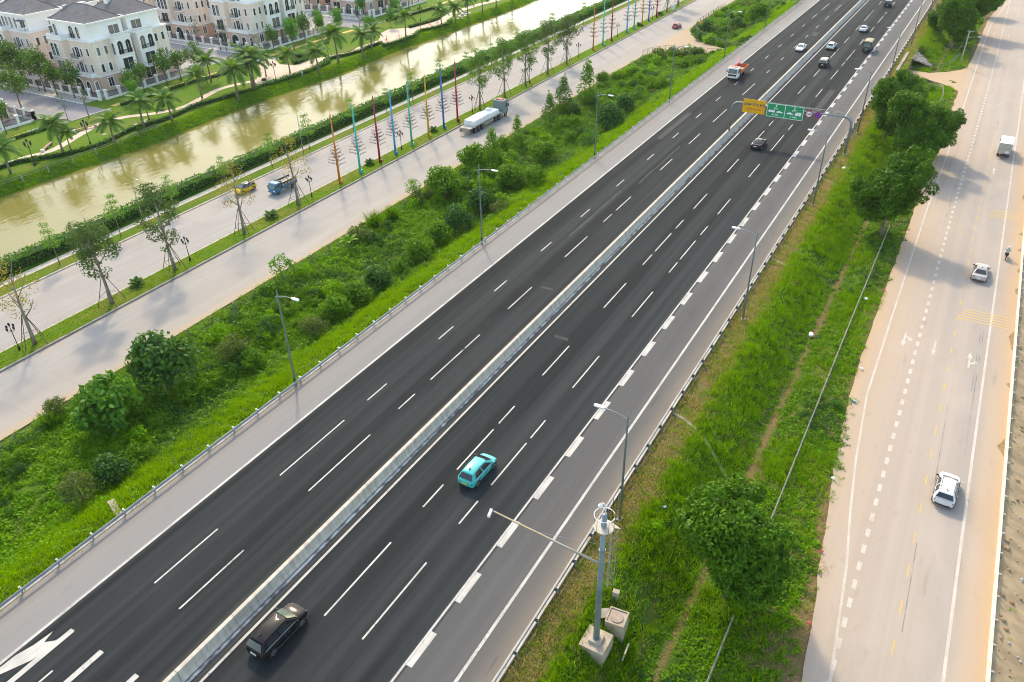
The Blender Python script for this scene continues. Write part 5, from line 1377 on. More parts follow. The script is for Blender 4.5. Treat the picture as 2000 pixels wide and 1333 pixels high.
# --- drain chutes on the right bank
for i, (pl_, w_, lab) in enumerate([([(-16.9, 59.7), (-15.6, 59.3), (-14.4, 58.7), (-13.2, 58.1), (-12, 57.4), (-10.8, 56.7), (-9.6, 56)], .16, 'narrow concrete drain channel running down the right bank in the foreground'), ([(-16.9, 96.5), (-15.6, 96.0), (-14.4, 95.6), (-13.4, 95.2)], .2, 'short concrete drain channel by the third lamp on the right'), ([(-16.9, 127.5), (-15.8, 127), (-14.6, 126.4)], .2, 'short concrete drain outlet near the gantry post')]):
    bb = MB()
    for (x0, y0), (x1, y1) in zip(pl_[:-1], pl_[1:]):
        for sgn in (-1, 1):
            bb.tube([(x0, y0 + sgn * w_, z_right(x0, y0) + .02), (x1, y1 + sgn * w_, z_right(x1, y1) + .02)], .06, 4)
        bb.face([(x0, y0 - w_, z_right(x0, y0) + .02), (x0, y0 + w_, z_right(x0, y0) + .02), (x1, y1 + w_, z_right(x1, y1) + .02), (x1, y1 - w_, z_right(x1, y1) + .02)])
    tag(bb.build('drain_channel', M['plinth']), lab, 'drain')
o = MB().cbox((0, 0, 0), (2.4, 0.6, 0.3), -0.35).build('drain_chute', M['plinth'], loc=(-54.6, 24.2, -0.15)); tag(o, 'broken stone drain outlet below the left guardrail', 'drain')

# --- utility pole at the upper right
up = empty('utility_pole', (-4.1, 222.5, -3.0), 0, 'slim utility pole with crossarm and lamp beside the right road', 'utility pole')
MB().tube([(0, 0, -0.3), (0, 0, 8.2)], [0.17, 0.10], 8).build('pole', M['fence_conc'], up, True)
MB().box(-0.7, 1.0, -0.06, 0.06, 8.0, 8.12).build('crossarm', M['galv'], up)
MB().tube([(0, 0, 6.6), (1.2, 0, 6.9), (2.2, 0, 7.0)], 0.04, 5).build('lamp_arm', M['galv'], up)
MB().cbox((2.4, 0, 7.0), (0.6, 0.25, 0.12)).build('lamp_head', M['white_part'], up, bevel=0.02)
MB().cbox((0, -0.28, 5.0), (0.4, 0.3, 0.6)).build('meter_box', M['galv'], up)
MB().tube([(-0.1, 0, 7.6), (-2.4, -1.5, 0)], 0.02, 4).build('guy_wire', M['galv'], up)
# --- small signs
ws = empty('warning_sign', (-72.6, 232.9, -3.0), 0, 'orange warning sign at the tip of the grass island', 'sign')
MB().tube([(0, 0, -0.2), (0, 0, 2.4)], 0.045, 6).build('post', M['white_part'], ws)
MB().extr([(-0.45, 1.6), (0.45, 1.6), (0.45, 2.4), (0.0, 2.75), (-0.45, 2.4)], 'y', -0.07, -0.05).build('sign_plate', M['sign_yellow'], ws)
sb = empty('roadside_sign', (-54.6, 268.5, -0.6), 0, 'grey back of a roadside sign on striped posts at the top of the picture', 'sign')
MB().box(-1.1, 1.1, 0.0, 0.06, 2.2, 4.2).build('sign_plate', M['galv'], sb)
for dx in (-0.8, 0.8):
    p_ = MB().tube([(dx, 0.1, -0.5), (dx, 0.1, 4.0)], 0.06, 6).build('post', M['white_part'], sb)
    for k in range(3): MB().tube([(dx, 0.1, 0.3 + 0.6 * k), (dx, 0.1, 0.6 + 0.6 * k)], 0.066, 6).build('stripe', M['black_part'], p_)
# --- rubbish on the right bank
M['plastic_white'] = pm('white_plastic', (0.8, 0.8, 0.8), (0.7, 0.7, 0.72), (4, 4, 4), 0.5)
M['plastic_red'] = pm('red_plastic', (0.5, 0.04, 0.05), None, (4, 4, 4), 0.5)
M['plastic_blue'] = pm('blue_plastic', (0.25, 0.42, 0.55), None, (4, 4, 4), 0.5)
for i, (x, y, s, mk, lab) in enumerate([(-8.9, 85.3, .75, 'plastic_white', 'white plastic sack dumped in the ditch of the right bank'), (-2.0, 74.0, .5, 'plastic_blue', 'pale blue bag at the edge of the right road'), (-2.4, 80.5, .45, 'plastic_white', 'white rubbish at the edge of the right road under the bend'), (-1.6, 61.0, .4, 'plastic_white', 'white scrap in the weeds near the right road'), (-0.6, 51.5, .35, 'plastic_red', 'red scrap in the weeds, upper one near the right road'), (0.1, 43.8, .35, 'plastic_red', 'red scrap in the weeds, lower one near the right road'), (-4.6, 96.5, .7, 'plastic_white', 'pale litter beside the mesh fence under the broad tree'), (-2.9, 100.0, .45, 'plastic_red', 'red marker at the right road edge below the broad tree'), (-14.8, 133.5, .8, 'plastic_white', 'white sheet lying at the foot of the gantry post'), (-13.3, 47.6, .4, 'plastic_blue', 'pale scrap in the grass right of the second lamp base')]):
    b_ = MB(); b_.ball((0, 0, 0.1), 0.4, 8, 6, 0.45); me = b_.mesh('litter', M[mk])
    for v in me.vertices: v.co += Vector((nz(v.co.x * 9, v.co.y * 9, 1, i), nz(v.co.y * 9, v.co.z * 9, 1, i + 4), nz(v.co.z * 9, v.co.x * 9, 1, i + 8))) * 0.14
    tag(mobj('plastic_bag' if i else 'plastic_sack', me, None, (x, y, z_right(x, y) + 0.25), (0, 0, i), (s, s * (1.6 if i == 0 else 1), s)), lab, 'rubbish')
# ================================================================ vehicles and people
def paint(name, c, rough=0.10, metal=0.0, coat=0.0):
    mt, nt, bs = new_mat(name)
    f = noise_fac(nt, 'obj', (1.2, 1.2, 3), 0.3, 0.7, 4)
    nt.links.new(mixc(nt, f, c, tuple(x * 0.9 + 0.012 for x in c)), bs.inputs['Base Color'])
    bs.inputs['Roughness'].default_value = rough; bs.inputs['Metallic'].default_value = metal
    bs.inputs['Coat Weight'].default_value = coat; bs.inputs['Coat Roughness'].default_value = 0.06
    if max(c) < .05: bs.inputs['Specular IOR Level'].default_value = 0.16
    return mt
M['glass'] = pm('dark_car_glass', (0.015, 0.020, 0.022), (0.03, 0.035, 0.037), (0.8, 0.8, 0.8), 0.06, spec=0.8, coord='obj')
M['glass_light'] = pm('windscreen_sky_reflection', (0.10, 0.14, 0.125), (0.06, 0.085, 0.08), (0.9, 0.9, 0.9), 0.08, spec=0.9, coord='obj')  # pale green base colour stands in for sky reflected in the windscreen
M['tyre'] = pm('tyre', (0.018, 0.018, 0.018), (0.03, 0.029, 0.027), (5, 5, 5), 0.85, coord='obj')
M['rim'] = pm('alloy_rim', (0.35, 0.36, 0.38), (0.24, 0.25, 0.26), (9, 9, 9), 0.35, 0.7, coord='obj')
M['trim'] = pm('black_trim', (0.02, 0.02, 0.02), None, (3, 3, 3), 0.5, coord='obj')
M['tail'] = pm('tail_lamp_red', (0.33, 0.012, 0.02), None, (3, 3, 3), 0.25, coord='obj')
M['headl'] = pm('head_lamp', (0.75, 0.77, 0.78), None, (3, 3, 3), 0.15, coord='obj')
M['plate_w'] = pm('number_plate_white', (0.75, 0.75, 0.73), (0.6, 0.6, 0.58), (9, 9, 9), 0.5, coord='obj')
M['plate_y'] = pm('number_plate_yellow', (0.75, 0.45, 0.04), None, (9, 9, 9), 0.5, coord='obj')
M['chrome'] = pm('chrome', (0.6, 0.6, 0.6), None, (3, 3, 3), 0.2, 0.9, coord='obj')

def wheel(parent, x, y, r, w=0.22, rimr=0.66):
    s = 1 if x > 0 else -1
    t = MB().tube([(x - w / 2, y, r), (x - w / 2 * 0.75, y, r), (x + w / 2 * 0.75, y, r), (x + w / 2, y, r)], [r * 0.9, r, r, r * 0.9], 18)
    o = t.build('wheel', M['tyre'], parent, True)
    MB().tube([(x + s * (w / 2 - 0.02), y, r), (x + s * (w / 2 + 0.012), y, r)], [r * rimr, r * rimr * 0.92], 16).build('rim', M['rim'], o)
    b = MB()
    for k in range(5):
        a = k * 2 * math.pi / 5
        b.face([(x + s * (w / 2 + 0.016), y + r * rimr * (0.85 * math.cos(a + d) if e else 0.2 * math.cos(a + d * 3)), r + r * rimr * (0.85 * math.sin(a + d) if e else 0.2 * math.sin(a + d * 3))) for (e, d) in ((0, -0.2), (1, 0.35), (1, 0.85), (0, 1.2))])
    b.build('spoke_gap', M['trim'], o)
    return o

def car(name, label, loc, rz, colr, L=4.6, W=1.85, H=1.68, kind='suv', roofcol=None, plate='plate_w', windscreen='glass_light', group='cars'):
    r = empty(name, loc, rz, label, 'car', group)
    pm_ = paint('paint_' + label[:18].replace(' ', '_'), colr)
    w = W / 2
    if kind == 'suv':
        belt, zc = 1.02, 1.0
        st = [(-.5, .66, .50, .80), (-.494, .80, .38, .95), (-.47, .91, .28, 1.0), (-.40, .985, .25, belt), (-.2, 1, .24, belt), (.05, 1, .24, belt), (.2, .995, .24, belt - .01), (.26, .985, .24, belt - .04), (.36, .965, .25, .96), (.43, .90, .27, .89), (.475, .80, .32, .80), (.495, .66, .40, .70), (.5, .5, .46, .62)]
        yf, yr, yrf, yrr = .275, -.480, .10, -.385
        wb, wt = .93, .67
    elif kind == 'hatch':
        belt = .96
        st = [(-.5, .66, .46, .78), (-.494, .80, .35, .92), (-.47, .91, .26, .96), (-.40, .985, .23, belt), (-.2, 1, .22, belt), (.05, 1, .22, belt), (.2, .995, .22, belt - .01), (.28, .98, .23, .92), (.36, .955, .24, .86), (.43, .89, .27, .78), (.475, .79, .32, .69), (.495, .64, .38, .60), (.5, .46, .44, .52)]
        yf, yr, yrf, yrr = .315, -.470, .115, -.36
        wb, wt = .92, .66
    elif kind == 'sedan':
        belt = .92
        st = [(-.5, .78, .45, .78), (-.494, .88, .34, .92), (-.46, .95, .24, .97), (-.36, .99, .22, .97), (-.27, 1, .22, belt + .03), (-.1, 1, .21, belt), (.1, 1, .21, belt - .01), (.2, 1, .21, belt - .02), (.28, .985, .22, .88), (.38, .965, .23, .82), (.46, .92, .26, .74), (.488, .84, .30, .67), (.5, .72, .38, .56)]
        yf, yr, yrf, yrr = .235, -.365, .06, -.20
        wb, wt = .90, .64
    else:                                       # boxy off-roader / van
        belt = 1.10
        st = [(-.5, .86, .48, .95), (-.495, .94, .40, 1.08), (-.47, .98, .36, belt), (-.3, 1, .35, belt), (0, 1, .35, belt), (.18, 1, .35, belt), (.25, .97, .36, 1.08), (.42, .95, .38, 1.05), (.48, .92, .42, 1.0), (.5, .86, .5, .88)]
        yf, yr, yrf, yrr = .215, -.492, .13, -.465
        wb, wt = .95, .86
    # lower body
    V = []; F = []; n = 12
    for (yy, wf, zb, zt) in st:
        ww = w * wf
        half = [(0.0, zb), (.82 * ww, zb), (.975 * ww, zb + .10), (ww, zb + .42 * (zt - zb)), (.975 * ww, zt - .09), (.90 * ww, zt), (0.0, zt + .035)]
        ring = half + [(-x, z) for x, z in half[-2:0:-1]]
        V += [(x, yy * L, z) for x, z in ring]
    n = 12
    for i in range(len(st) - 1):
        for k in range(n): F.append((i * n + k, i * n + (k + 1) % n, (i + 1) * n + (k + 1) % n, (i + 1) * n + k))
    F.append(tuple(range(n))[::-1]); F.append(tuple(range((len(st) - 1) * n, len(st) * n)))
    F = [f[::-1] for f in F]
    bo = MB().quads(V, F).build('body', pm_, r, True)
    md = bo.modifiers.new('sub', 'SUBSURF'); md.levels = 1; md.render_levels = 2
    # cabin
    bz = belt + .015
    def S(u, v, s):                              # side surface
        yb = yf + (yr - yf) * u; yt = yrf + (yrr - yrf) * u
        return Vector((s * w * (wb + (wt - wb) * v), L * (yb + (yt - yb) * v), bz + (H - .06 - bz) * v))
    cb = MB()
    nu = 6
    rows = []
    for i in range(nu + 1):
        u = i / nu
        e = (u - .5) * 2
        zt_ = H - .06 - .085 * e * e
        a = S(u, 0, -1); b_ = S(u, 1, -1); b_.z = zt_
        c_ = Vector((0, b_.y + (0.05 if i == 0 else (-0.03 if i == nu else 0)), zt_ + .055)); d_ = S(u, 1, 1); d_.z = zt_; e_ = S(u, 0, 1)
        rows.append([a, b_, Vector((b_.x * .6, b_.y * .5 + c_.y * .5, zt_ + .042)), c_, Vector((d_.x * .6, d_.y * .5 + c_.y * .5, zt_ + .042)), d_, e_])
    VV = [p for row in rows for p in row]
    FF = []
    for i in range(nu):
        for k in range(6): FF.append((i * 7 + k, i * 7 + k + 1, (i + 1) * 7 + k + 1, (i + 1) * 7 + k))
    FF.append((0, 6, 5, 4, 3, 2, 1)); o_ = nu * 7; FF.append((o_, o_ + 1, o_ + 2, o_ + 3, o_ + 4, o_ + 5, o_ + 6))
    cb.quads(VV, FF)
    cab = cb.build('cabin', paint('roof_' + label[:18].replace(' ', '_'), roofcol) if roofcol else pm_, r, True)
    md = cab.modifiers.new('bevel', 'BEVEL'); md.width = .10; md.segments = 3; md.limit_method = 'ANGLE'; md.angle_limit = R(30); md.harden_normals = True
    # glazing, 12 mm proud
    def panel(nm, pts, off, mat):
        nrm = (pts[1] - pts[0]).cross(pts[-1] - pts[0]).normalized()
        if nrm.dot(off) < 0: nrm = -nrm
        q = [p + nrm * .014 for p in pts]
        if (q[1] - q[0]).cross(q[2] - q[0]).dot(nrm) < 0: q = q[::-1]
        return MB().face(q).build(nm, M[mat], r)
    def FW(a, v, y0, y1, z1):                    # front / rear screen surface
        x = a * w * (wb + (wt - wb) * v) ; z = bz + (z1 - bz) * v
        return Vector((x, L * (y0 + (y1 - y0) * v), z))
    zte = H - .145
    bulge = Vector((0, .03, .01))
    for (nm, y0, y1, mt_, off, sgn) in (('windscreen', yf, yrf, windscreen, Vector((0, 1, 1)), 1), ('rear_window', yr, yrr, 'glass', Vector((0, -1, .6)), -1)):
        lo_, hi_ = (.06, .90) if nm == 'windscreen' else (.12, .84)
        b3 = MB()
        cols = [-.86, -.5, 0, .5, .86]
        nn = (FW(1, 0, y0, y1, zte) - FW(-1, 0, y0, y1, zte)).cross(FW(0, 1, y0, y1, zte) - FW(0, 0, y0, y1, zte)).normalized()
        if nn.dot(off) < 0: nn = -nn
        for a0, a1 in zip(cols[:-1], cols[1:]):
            P4 = [FW(a0, lo_, y0, y1, zte), FW(a1, lo_, y0, y1, zte), FW(a1, hi_, y0, y1, zte), FW(a0, hi_, y0, y1, zte)]
            P4 = [p + nn * (.035 + .06 * (1 - (p.x / w) ** 2)) for p in P4]
            if (P4[1] - P4[0]).cross(P4[2] - P4[0]).dot(nn) < 0: P4 = P4[::-1]
            b3.face(P4)
        b3.build(nm, M[mt_], r, True, weld=True)
    for s in (-1, 1):
        for (u0, u1, v1a, v1b) in ((.16, .47, .86, .88), (.52, .84, .88, .84)):
            panel('side_window', [S(u0 - (.06 if u0 < .2 else 0), .07, s), S(u1, .07, s), S(u1 + (0.0 if u1 < .5 else .02), v1b, s), S(u0 + (.02 if u0 < .2 else 0), v1a, s)], Vector((s, 0, .2)), 'glass')
        MB().cbox((s * (w + .09), L * (yf - .055), belt + .06), (.2, .12, .14)).build('mirror', M['trim'] if s < 0 else pm_, r, bevel=.03)
        for (yy) in (-.305, .305):
            rr = .345 if kind != 'box' else .38
            if kind == 'sedan': rr = .325
            wheel(r, s * (w - .10), yy * L, rr)
            pts = [(s * (w + .004), yy * L + (rr + .05) * math.cos(R(a)), rr + (rr + .05) * math.sin(R(a))) for a in range(-20, 201, 20)]
            MB().face(pts if s > 0 else pts[::-1]).build('wheel_arch', M['trim'], r)
        MB().box(s * w * .99 - .012, s * w * .99 + .012, -.22 * L, .22 * L, .27, .36).build('sill', M['trim'] if kind != 'sedan' else pm_, r)
        tz = .98 if kind == 'sedan' else belt - .1
        MB().cbox((s * w * .70, -L * .484, tz - .12), (w * .30, .07, .14)).build('tail_lamp', M['tail'], r, bevel=.02)
        MB().cbox((s * w * .62, L * .468, (.60 if kind != 'suv' else .70)), (w * .30, .07, .10)).build('head_lamp', M['headl'], r, bevel=.02)
        if kind == 'suv': MB().tube([(s * w * wt * .88, yrr * L * .9, H - .04), (s * w * wt * .9, yrf * L * .8, H - .03)], .022, 5).build('roof_rail', M['trim'], r)
    for s in (-1, 1):                            # door seams, handles and the bright strip under the windows
        for yy in (.215, -.02, -.245): MB().box(s * w * .998 - .012, s * w * .998 + .012, yy * L - .012, yy * L + .012, .42, belt - .1).build('door_seam', M['trim'], r)
        for yy in (.02, -.215): MB().box(s * w - .02, s * w + .02, yy * L, yy * L + .16, belt - .18, belt - .14).build('door_handle', M['chrome'], r)
        MB().tube([S(.06, .03, s) + Vector((s * .012, 0, 0)), S(.92, .03, s) + Vector((s * .012, 0, 0))], .014, 4).build('window_strip', M['chrome'] if colr[0] < .03 else M['trim'], r)
    MB().box(-w * .66, w * .66, -L * .498, -L * .48, .36, .54).build('rear_bumper', M['trim'], r)
    MB().box(-.26, .26, -L * .507 - .01, -L * .495, .62, .78).build('number_plate', M[plate], r)
    MB().box(-w * .42, w * .42, L * .47, L * .497, .44, .58).build('grille', M['trim'], r)
    MB().prism([(-.03, yrr * L + .25), (.03, yrr * L + .25), (.012, yrr * L + .45), (-.012, yrr * L + .45)], H - .02, H + .10).build('antenna', M['trim'], r)
    return r
UP, DN = 0.0, math.pi
suv = car('suv', 'black estate SUV with sun glint on its roof, nearest car on the expressway', (-33.0, 21.75, 0), R(-1), (0.010, 0.010, 0.011), 4.7, 1.9, 1.72, 'suv', group='cars on the expressway')
MB().box(.72, .745, -1.0, 1.2, .22, .27).build('side_step', M['chrome'], suv); MB().box(.945, .97, -1.2, 1.25, .26, .32).build('side_step', M['chrome'], suv)
teal = car('hatchback', 'turquoise taxi hatchback with yellow plate in the middle of the expressway', (-29.25, 42.9, 0), R(-1), (0.02, 0.42, 0.40), 4.3, 1.8, 1.62, 'hatch', plate='plate_y', windscreen='glass', group='cars on the expressway')
for s in (-1, 1): MB().tube([(s * .62, -1.35, 1.575), (s * .64, .4, 1.60)], .018, 5).build('roof_rail', M['trim'], teal)
car('sedan', 'black sedan just before the sign gantry', (-30.05, 137.4, 0), 0, (0.035, 0.016, 0.022), 4.7, 1.82, 1.46, 'sedan', roofcol=(0.10, 0.10, 0.105), group='cars on the expressway')
car('off_roader', 'dark boxy off-roader with pale roof beyond the gantry', (-31.2, 196.8, 0), 0, (0.025, 0.025, 0.024), 4.5, 1.85, 1.85, 'box', roofcol=(0.30, 0.27, 0.22), group='cars on the expressway')
car('suv', 'white crossover close to the median barrier beyond the gantry', (-33.0, 214.0, 0), 0, (0.78, 0.79, 0.82), 4.5, 1.85, 1.62, 'suv', group='cars on the expressway')
car('sedan', 'white sedan farther up the right carriageway behind the green truck', (-29.3, 237.0, 0), 0, (0.76, 0.78, 0.82), 4.6, 1.82, 1.48, 'sedan', group='cars on the expressway')
car('suv', 'dark SUV at the top edge of the expressway', (-28.5, 273.5, 0), 0, (0.02, 0.022, 0.03), 4.8, 1.92, 1.85, 'box', group='cars on the expressway')
car('sedan', 'white sedan driving toward the viewer on the left carriageway', (-39.3, 209.2, 0), DN, (0.80, 0.80, 0.83), 4.7, 1.85, 1.5, 'sedan', group='cars on the expressway')
car('suv', 'white crossover seen from behind on the right-hand road', (7.65, 64.0, -2.965), R(-3), (0.62, 0.63, 0.65), 4.35, 1.85, 1.62, 'suv', windscreen='glass', group='cars on the side roads')
car('sedan', 'champagne sedan seen from behind next to the motorbike', (7.45, 110.4, -2.965), R(-2), (0.42, 0.37, 0.34), 4.75, 1.84, 1.5, 'sedan', group='cars on the side roads')
car('hatchback', 'yellow hatchback with black roof on the far service carriageway', (-102.2, 84.8, -3.0), DN + R(-3), (0.80, 0.48, 0.005), 3.9, 1.72, 1.55, 'hatch', roofcol=(0.03, 0.03, 0.035), group='cars on the side roads')
car('hatchback', 'red hatchback near the underpass junction at the top', (-79.6, 232.6, -3.0), UP, (0.40, 0.015, 0.04), 3.9, 1.72, 1.52, 'hatch', group='cars on the side roads')

def cab_front(b, W, y0, y1, zb, z1, lean):
    """cab block, windscreen leaning; y1 is the front"""
    w = W / 2
    prof = [(y0, zb), (y1, zb), (y1, zb + (z1 - zb) * .45), (y1 - lean, z1 - .08), (y1 - lean - .25, z1), (y0, z1)]
    b.extr([(p, q) for p, q in prof], 'x', -w, w)
# --- blue light truck
t = empty('light_truck', (-96.9, 88.3, -3.0), DN + R(-2), 'blue light truck with dark canopy sides driving beside the median', 'truck', 'trucks')
pb = paint('truck_blue', (0.008, 0.15, 0.27))
b = MB(); cab_front(b, 1.7, .95, 2.55, .42, 1.95, .35); b.build('cab', pb, t, bevel=.09, weld=True)
MB().face([(-.76, 2.562, 1.16), (.76, 2.562, 1.16), (.70, 2.25, 1.78), (-.70, 2.25, 1.78)][::-1]).build('windscreen', M['glass_light'], t)
for s in (-1, 1):
    p = [(s * .862, 1.15, 1.15), (s * .862, 2.25, 1.15), (s * .862, 2.05, 1.72), (s * .862, 1.2, 1.72)]
    MB().face(p if s > 0 else p[::-1]).build('side_window', M['glass'], t)
    MB().cbox((s * .95, 2.4, 1.35), (.16, .08, .26)).build('mirror', M['trim'], t)
    MB().cbox((s * .62, 2.55, .78), (.34, .08, .2)).build('head_lamp', M['headl'], t, bevel=.02)
    wheel(t, s * .74, 1.75, .33, .2); wheel(t, s * .74, -1.5, .33, .3)
    MB().box(s * .86 - .03, s * .86 + .03, -2.55, .82, .80, 1.15).build('side_gate', pb, t)
    for k in range(5): MB().box(s * .87 - .03, s * .87 + .03, -2.5 + .66 * k, -2.4 + .66 * k, 1.15, 1.75).build('stake', M['trim'], t)
    MB().box(s * .88 - .02, s * .88 + .02, -2.55, .82, 1.50, 1.78).build('canopy_side', pm('tarpaulin_dark', (0.03, 0.05, 0.045), None, (3, 3, 3), .8, coord='obj'), t)
MB().box(-.9, .9, .82, .9, .8, 2.05).build('headboard', M['trim'], t)
MB().box(-.9, .9, -2.62, -2.55, .80, 1.15).build('tail_gate', pb, t)
MB().box(-.83, .83, -2.55, .82, .70, .80).build('bed', M['trim'], t)
MB().box(-.80, .80, -2.5, .75, .80, 1.42).build('load_cover', pm('beige_sheet', (.42, .37, .29), (.33, .29, .22), (2, 2, 2), .9, coord='obj'), t, bevel=.06)
MB().box(-.35, .35, -2.5, 1.2, .4, .7).build('chassis', M['trim'], t)
MB().box(-.8, .8, 2.5, 2.6, .42, .62).build('bumper', pb, t)
# --- flatbed truck
t = empty('flatbed_truck', (-84.25, 126.0, -3.0), 0, 'long flatbed semi-trailer with grey-green cab on the near service carriageway', 'truck', 'trucks')
pc = paint('cab_greygreen', (0.155, 0.215, 0.215), .45)
md_ = pm('dusty_steel', (.36, .32, .27), (.25, .22, .19), (1.5, 1.5, 1.5), .8, coord='obj')
b = MB(); cab_front(b, 2.45, 12.4, 14.6, .75, 3.45, .25); b.build('cab', pc, t, bevel=.12, weld=True)
MB().box(-.75, .75, 12.9, 13.9, 3.46, 3.6).build('roof_hatch', paint('hatch_red', (.5, .05, .05)), t, bevel=.05)
MB().face([(-1.05, 14.612, 1.9), (1.05, 14.612, 1.9), (1.0, 14.42, 2.95), (-1.0, 14.42, 2.95)][::-1]).build('windscreen', M['glass'], t)
for s in (-1, 1):
    p = [(s * 1.238, 13.35, 2.0), (s * 1.238, 14.3, 2.0), (s * 1.238, 14.15, 2.8), (s * 1.238, 13.35, 2.8)]
    MB().face(p if s > 0 else p[::-1]).build('side_window', M['glass'], t)
    MB().cbox((s * 1.4, 14.4, 2.3), (.16, .12, .6)).build('mirror', M['trim'], t)
    wheel(t, s * 1.08, 13.6, .5, .3); wheel(t, s * 1.0, 10.9, .5, .5); wheel(t, s * 1.0, 9.6, .5, .5)
    for k in range(3): wheel(t, s * 1.0, 1.7 + 1.3 * k, .5, .5)
    MB().cbox((s * .95, 12.0, .85), (.5, .9, .6)).build('fuel_tank', md_, t, bevel=.1)
    MB().box(s * 1.2 - .03, s * 1.2 + .03, 5.3, 8.6, .55, 1.1).build('side_guard', md_, t)
MB().box(-.45, .45, .6, 13.5, .75, 1.15).build('chassis', md_, t)
MB().box(-1.25, 1.25, -.4, 11.8, 1.25, 1.45).build('deck', pm('trailer_deck', (.44, .39, .33), (.34, .30, .25), (1.5, 1.5, 1.5), .85, coord='obj'), t)
MB().box(-1.2, 1.2, -.38, -.3, .55, 1.2).build('rear_frame', md_, t)
for s in (-1, 1): MB().box(s * .9 - .2, s * .9 + .2, -.42, -.385, .8, .95).build('tail_lamp', M['tail'], t)
blk = MB().box(-.58, .58, -.57, .57, 0, 1.05)
bmesh_ = blk.mesh('block_pallet', pm('white_blocks', (.78, .79, .80), (.68, .69, .71), (1.5, 1.5, 2), .7, coord='obj'))
for i in range(8):
    for s in (-1, 1):
        o = mobj('block_pallet', bmesh_, None, (-84.25 + s * .60, 126.0 + 1.9 + i * 1.2, -1.55), (0, 0, 0.02 * math.sin(i * 3 + s)), (1, 1, .95 if i < 5 else .8))
        md2 = o.modifiers.new('bevel', 'BEVEL'); md2.width = .03; md2.segments = 1
        tag(o, 'white wrapped block pallet on the flatbed, %s from the trailer rear, %s side' % (nth(i), 'verge' if s > 0 else 'median'), 'pallet', 'pallets on the flatbed')
o = mobj('block_pallet', bmesh_, None, (-84.75, 126 + 9.4, -.708), (0, 0, 0.1), (.8, .8, .3)); tag(o, 'small extra layer of white blocks on top of the front pallets', 'pallet', 'pallets on the flatbed')
# --- crane truck
t = empty('crane_truck', (-46.4, 179.6, 0), DN, 'white-cab crane truck with orange bed on the left carriageway', 'truck', 'trucks')
pw = paint('truck_white', (.78, .78, .76), .4); po = paint('bed_orange', (.55, .13, .04), .5); pp = paint('crane_pink', (.68, .10, .22), .45)
b = MB(); cab_front(b, 2.3, 2.3, 4.1, .5, 2.7, .22); b.build('cab', pw, t, bevel=.1, weld=True)
MB().face([(-1.0, 4.112, 1.5), (1.0, 4.112, 1.5), (.96, 3.93, 2.4), (-.96, 3.93, 2.4)][::-1]).build('windscreen', M['glass'], t)
MB().box(-.9, .9, 4.06, 4.13, .95, 1.3).build('grille', M['trim'], t)
for s in (-1, 1):
    p = [(s * 1.163, 2.6, 1.5), (s * 1.163, 3.85, 1.5), (s * 1.163, 3.7, 2.3), (s * 1.163, 2.6, 2.3)]
    MB().face(p if s > 0 else p[::-1]).build('side_window', M['glass'], t)
    MB().cbox((s * 1.3, 3.95, 1.9), (.18, .12, .5)).build('mirror', M['trim'], t)
    wheel(t, s * .98, 3.1, .46, .28); wheel(t, s * .95, -1.6, .46, .45)
    MB().cbox((s * .85, 4.1, .8), (.4, .08, .22)).build('head_lamp', M['headl'], t)
    MB().box(s * 1.17 - .03, s * 1.17 + .03, -4.1, 1.3, 1.05, 1.75).build('side_board', po, t)
MB().box(-1.2, 1.2, -4.16, -4.1, 1.05, 1.75).build('tail_board', po, t)
MB().box(-1.2, 1.2, 1.3, 1.36, 1.05, 2.0).build('head_board', po, t)
MB().box(-1.14, 1.14, -4.1, 1.3, .95, 1.05).build('bed', pm('bed_floor', (.46, .40, .33), (.35, .2, .1), (1, 1, 1), .8, coord='obj'), t)
MB().box(-.45, .45, -4.0, 3.6, .55, .92).build('chassis', M['trim'], t)
MB().box(-.5, .5, 1.45, 2.2, .9, 1.9).build('crane_base', pp, t, bevel=.05)
MB().tube([(0, 1.8, 1.9), (0, 1.8, 2.7)], .24, 8).build('crane_column', pp, t)
MB().tube([(0.1, 1.85, 2.75), (.35, -.6, 3.2), (.45, -1.9, 3.5)], [.22, .18, .14], 6).build('crane_boom', pp, t)
MB().box(-.9, .9, 2.5, 3.6, 2.71, 2.78).build('roof_rack', po, t)
# --- green canvas truck
t = empty('canvas_truck', (-24.75, 215.6, 0), 0, 'dark green truck with tan canvas top in the right lane beyond the gantry', 'truck', 'trucks')
pg = paint('army_green', (.05, .075, .055), .5); ct = pm('tan_canvas', (.42, .36, .25), (.33, .28, .20), (1.5, 1.5, 1.5), .9, coord='obj')
b = MB(); cab_front(b, 1.9, 1.3, 2.9, .5, 2.1, .3); b.build('cab', pg, t, bevel=.08, weld=True)
for s in (-1, 1):
    wheel(t, s * .82, 2.0, .4, .24); wheel(t, s * .82, -1.5, .4, .34)
    MB().box(s * .98 - .03, s * .98 + .03, -2.6, 1.2, .85, 1.35).build('side_board', pg, t)
    MB().box(s * .985 - .015, s * .985 + .015, -2.55, 1.15, 1.36, 2.45).build('canvas_side', pg, t)
    MB().cbox((s * .85, -2.63, .8), (.2, .06, .14)).build('tail_lamp', M['tail'], t)
MB().extr([(-.99, 2.45), (.99, 2.45), (.8, 2.68), (0, 2.76), (-.8, 2.68)], 'y', -2.6, 1.2).build('canvas_roof', ct, t)
MB().box(-.95, .95, -2.6, 1.2, .8, .88).build('bed', M['trim'], t)
MB().box(-.95, .95, -2.66, -2.6, .75, 1.3).build('tail_board', pg, t)
MB().face([(-.86, -2.612, 1.4), (.86, -2.612, 1.4), (.8, -2.612, 2.3), (-.8, -2.612, 2.3)]).build('rear_flap', pm('grey_flap', (.20, .22, .21), (.13, .145, .14), (1.5, 1.5, 1.5), .7, coord='obj'), t)
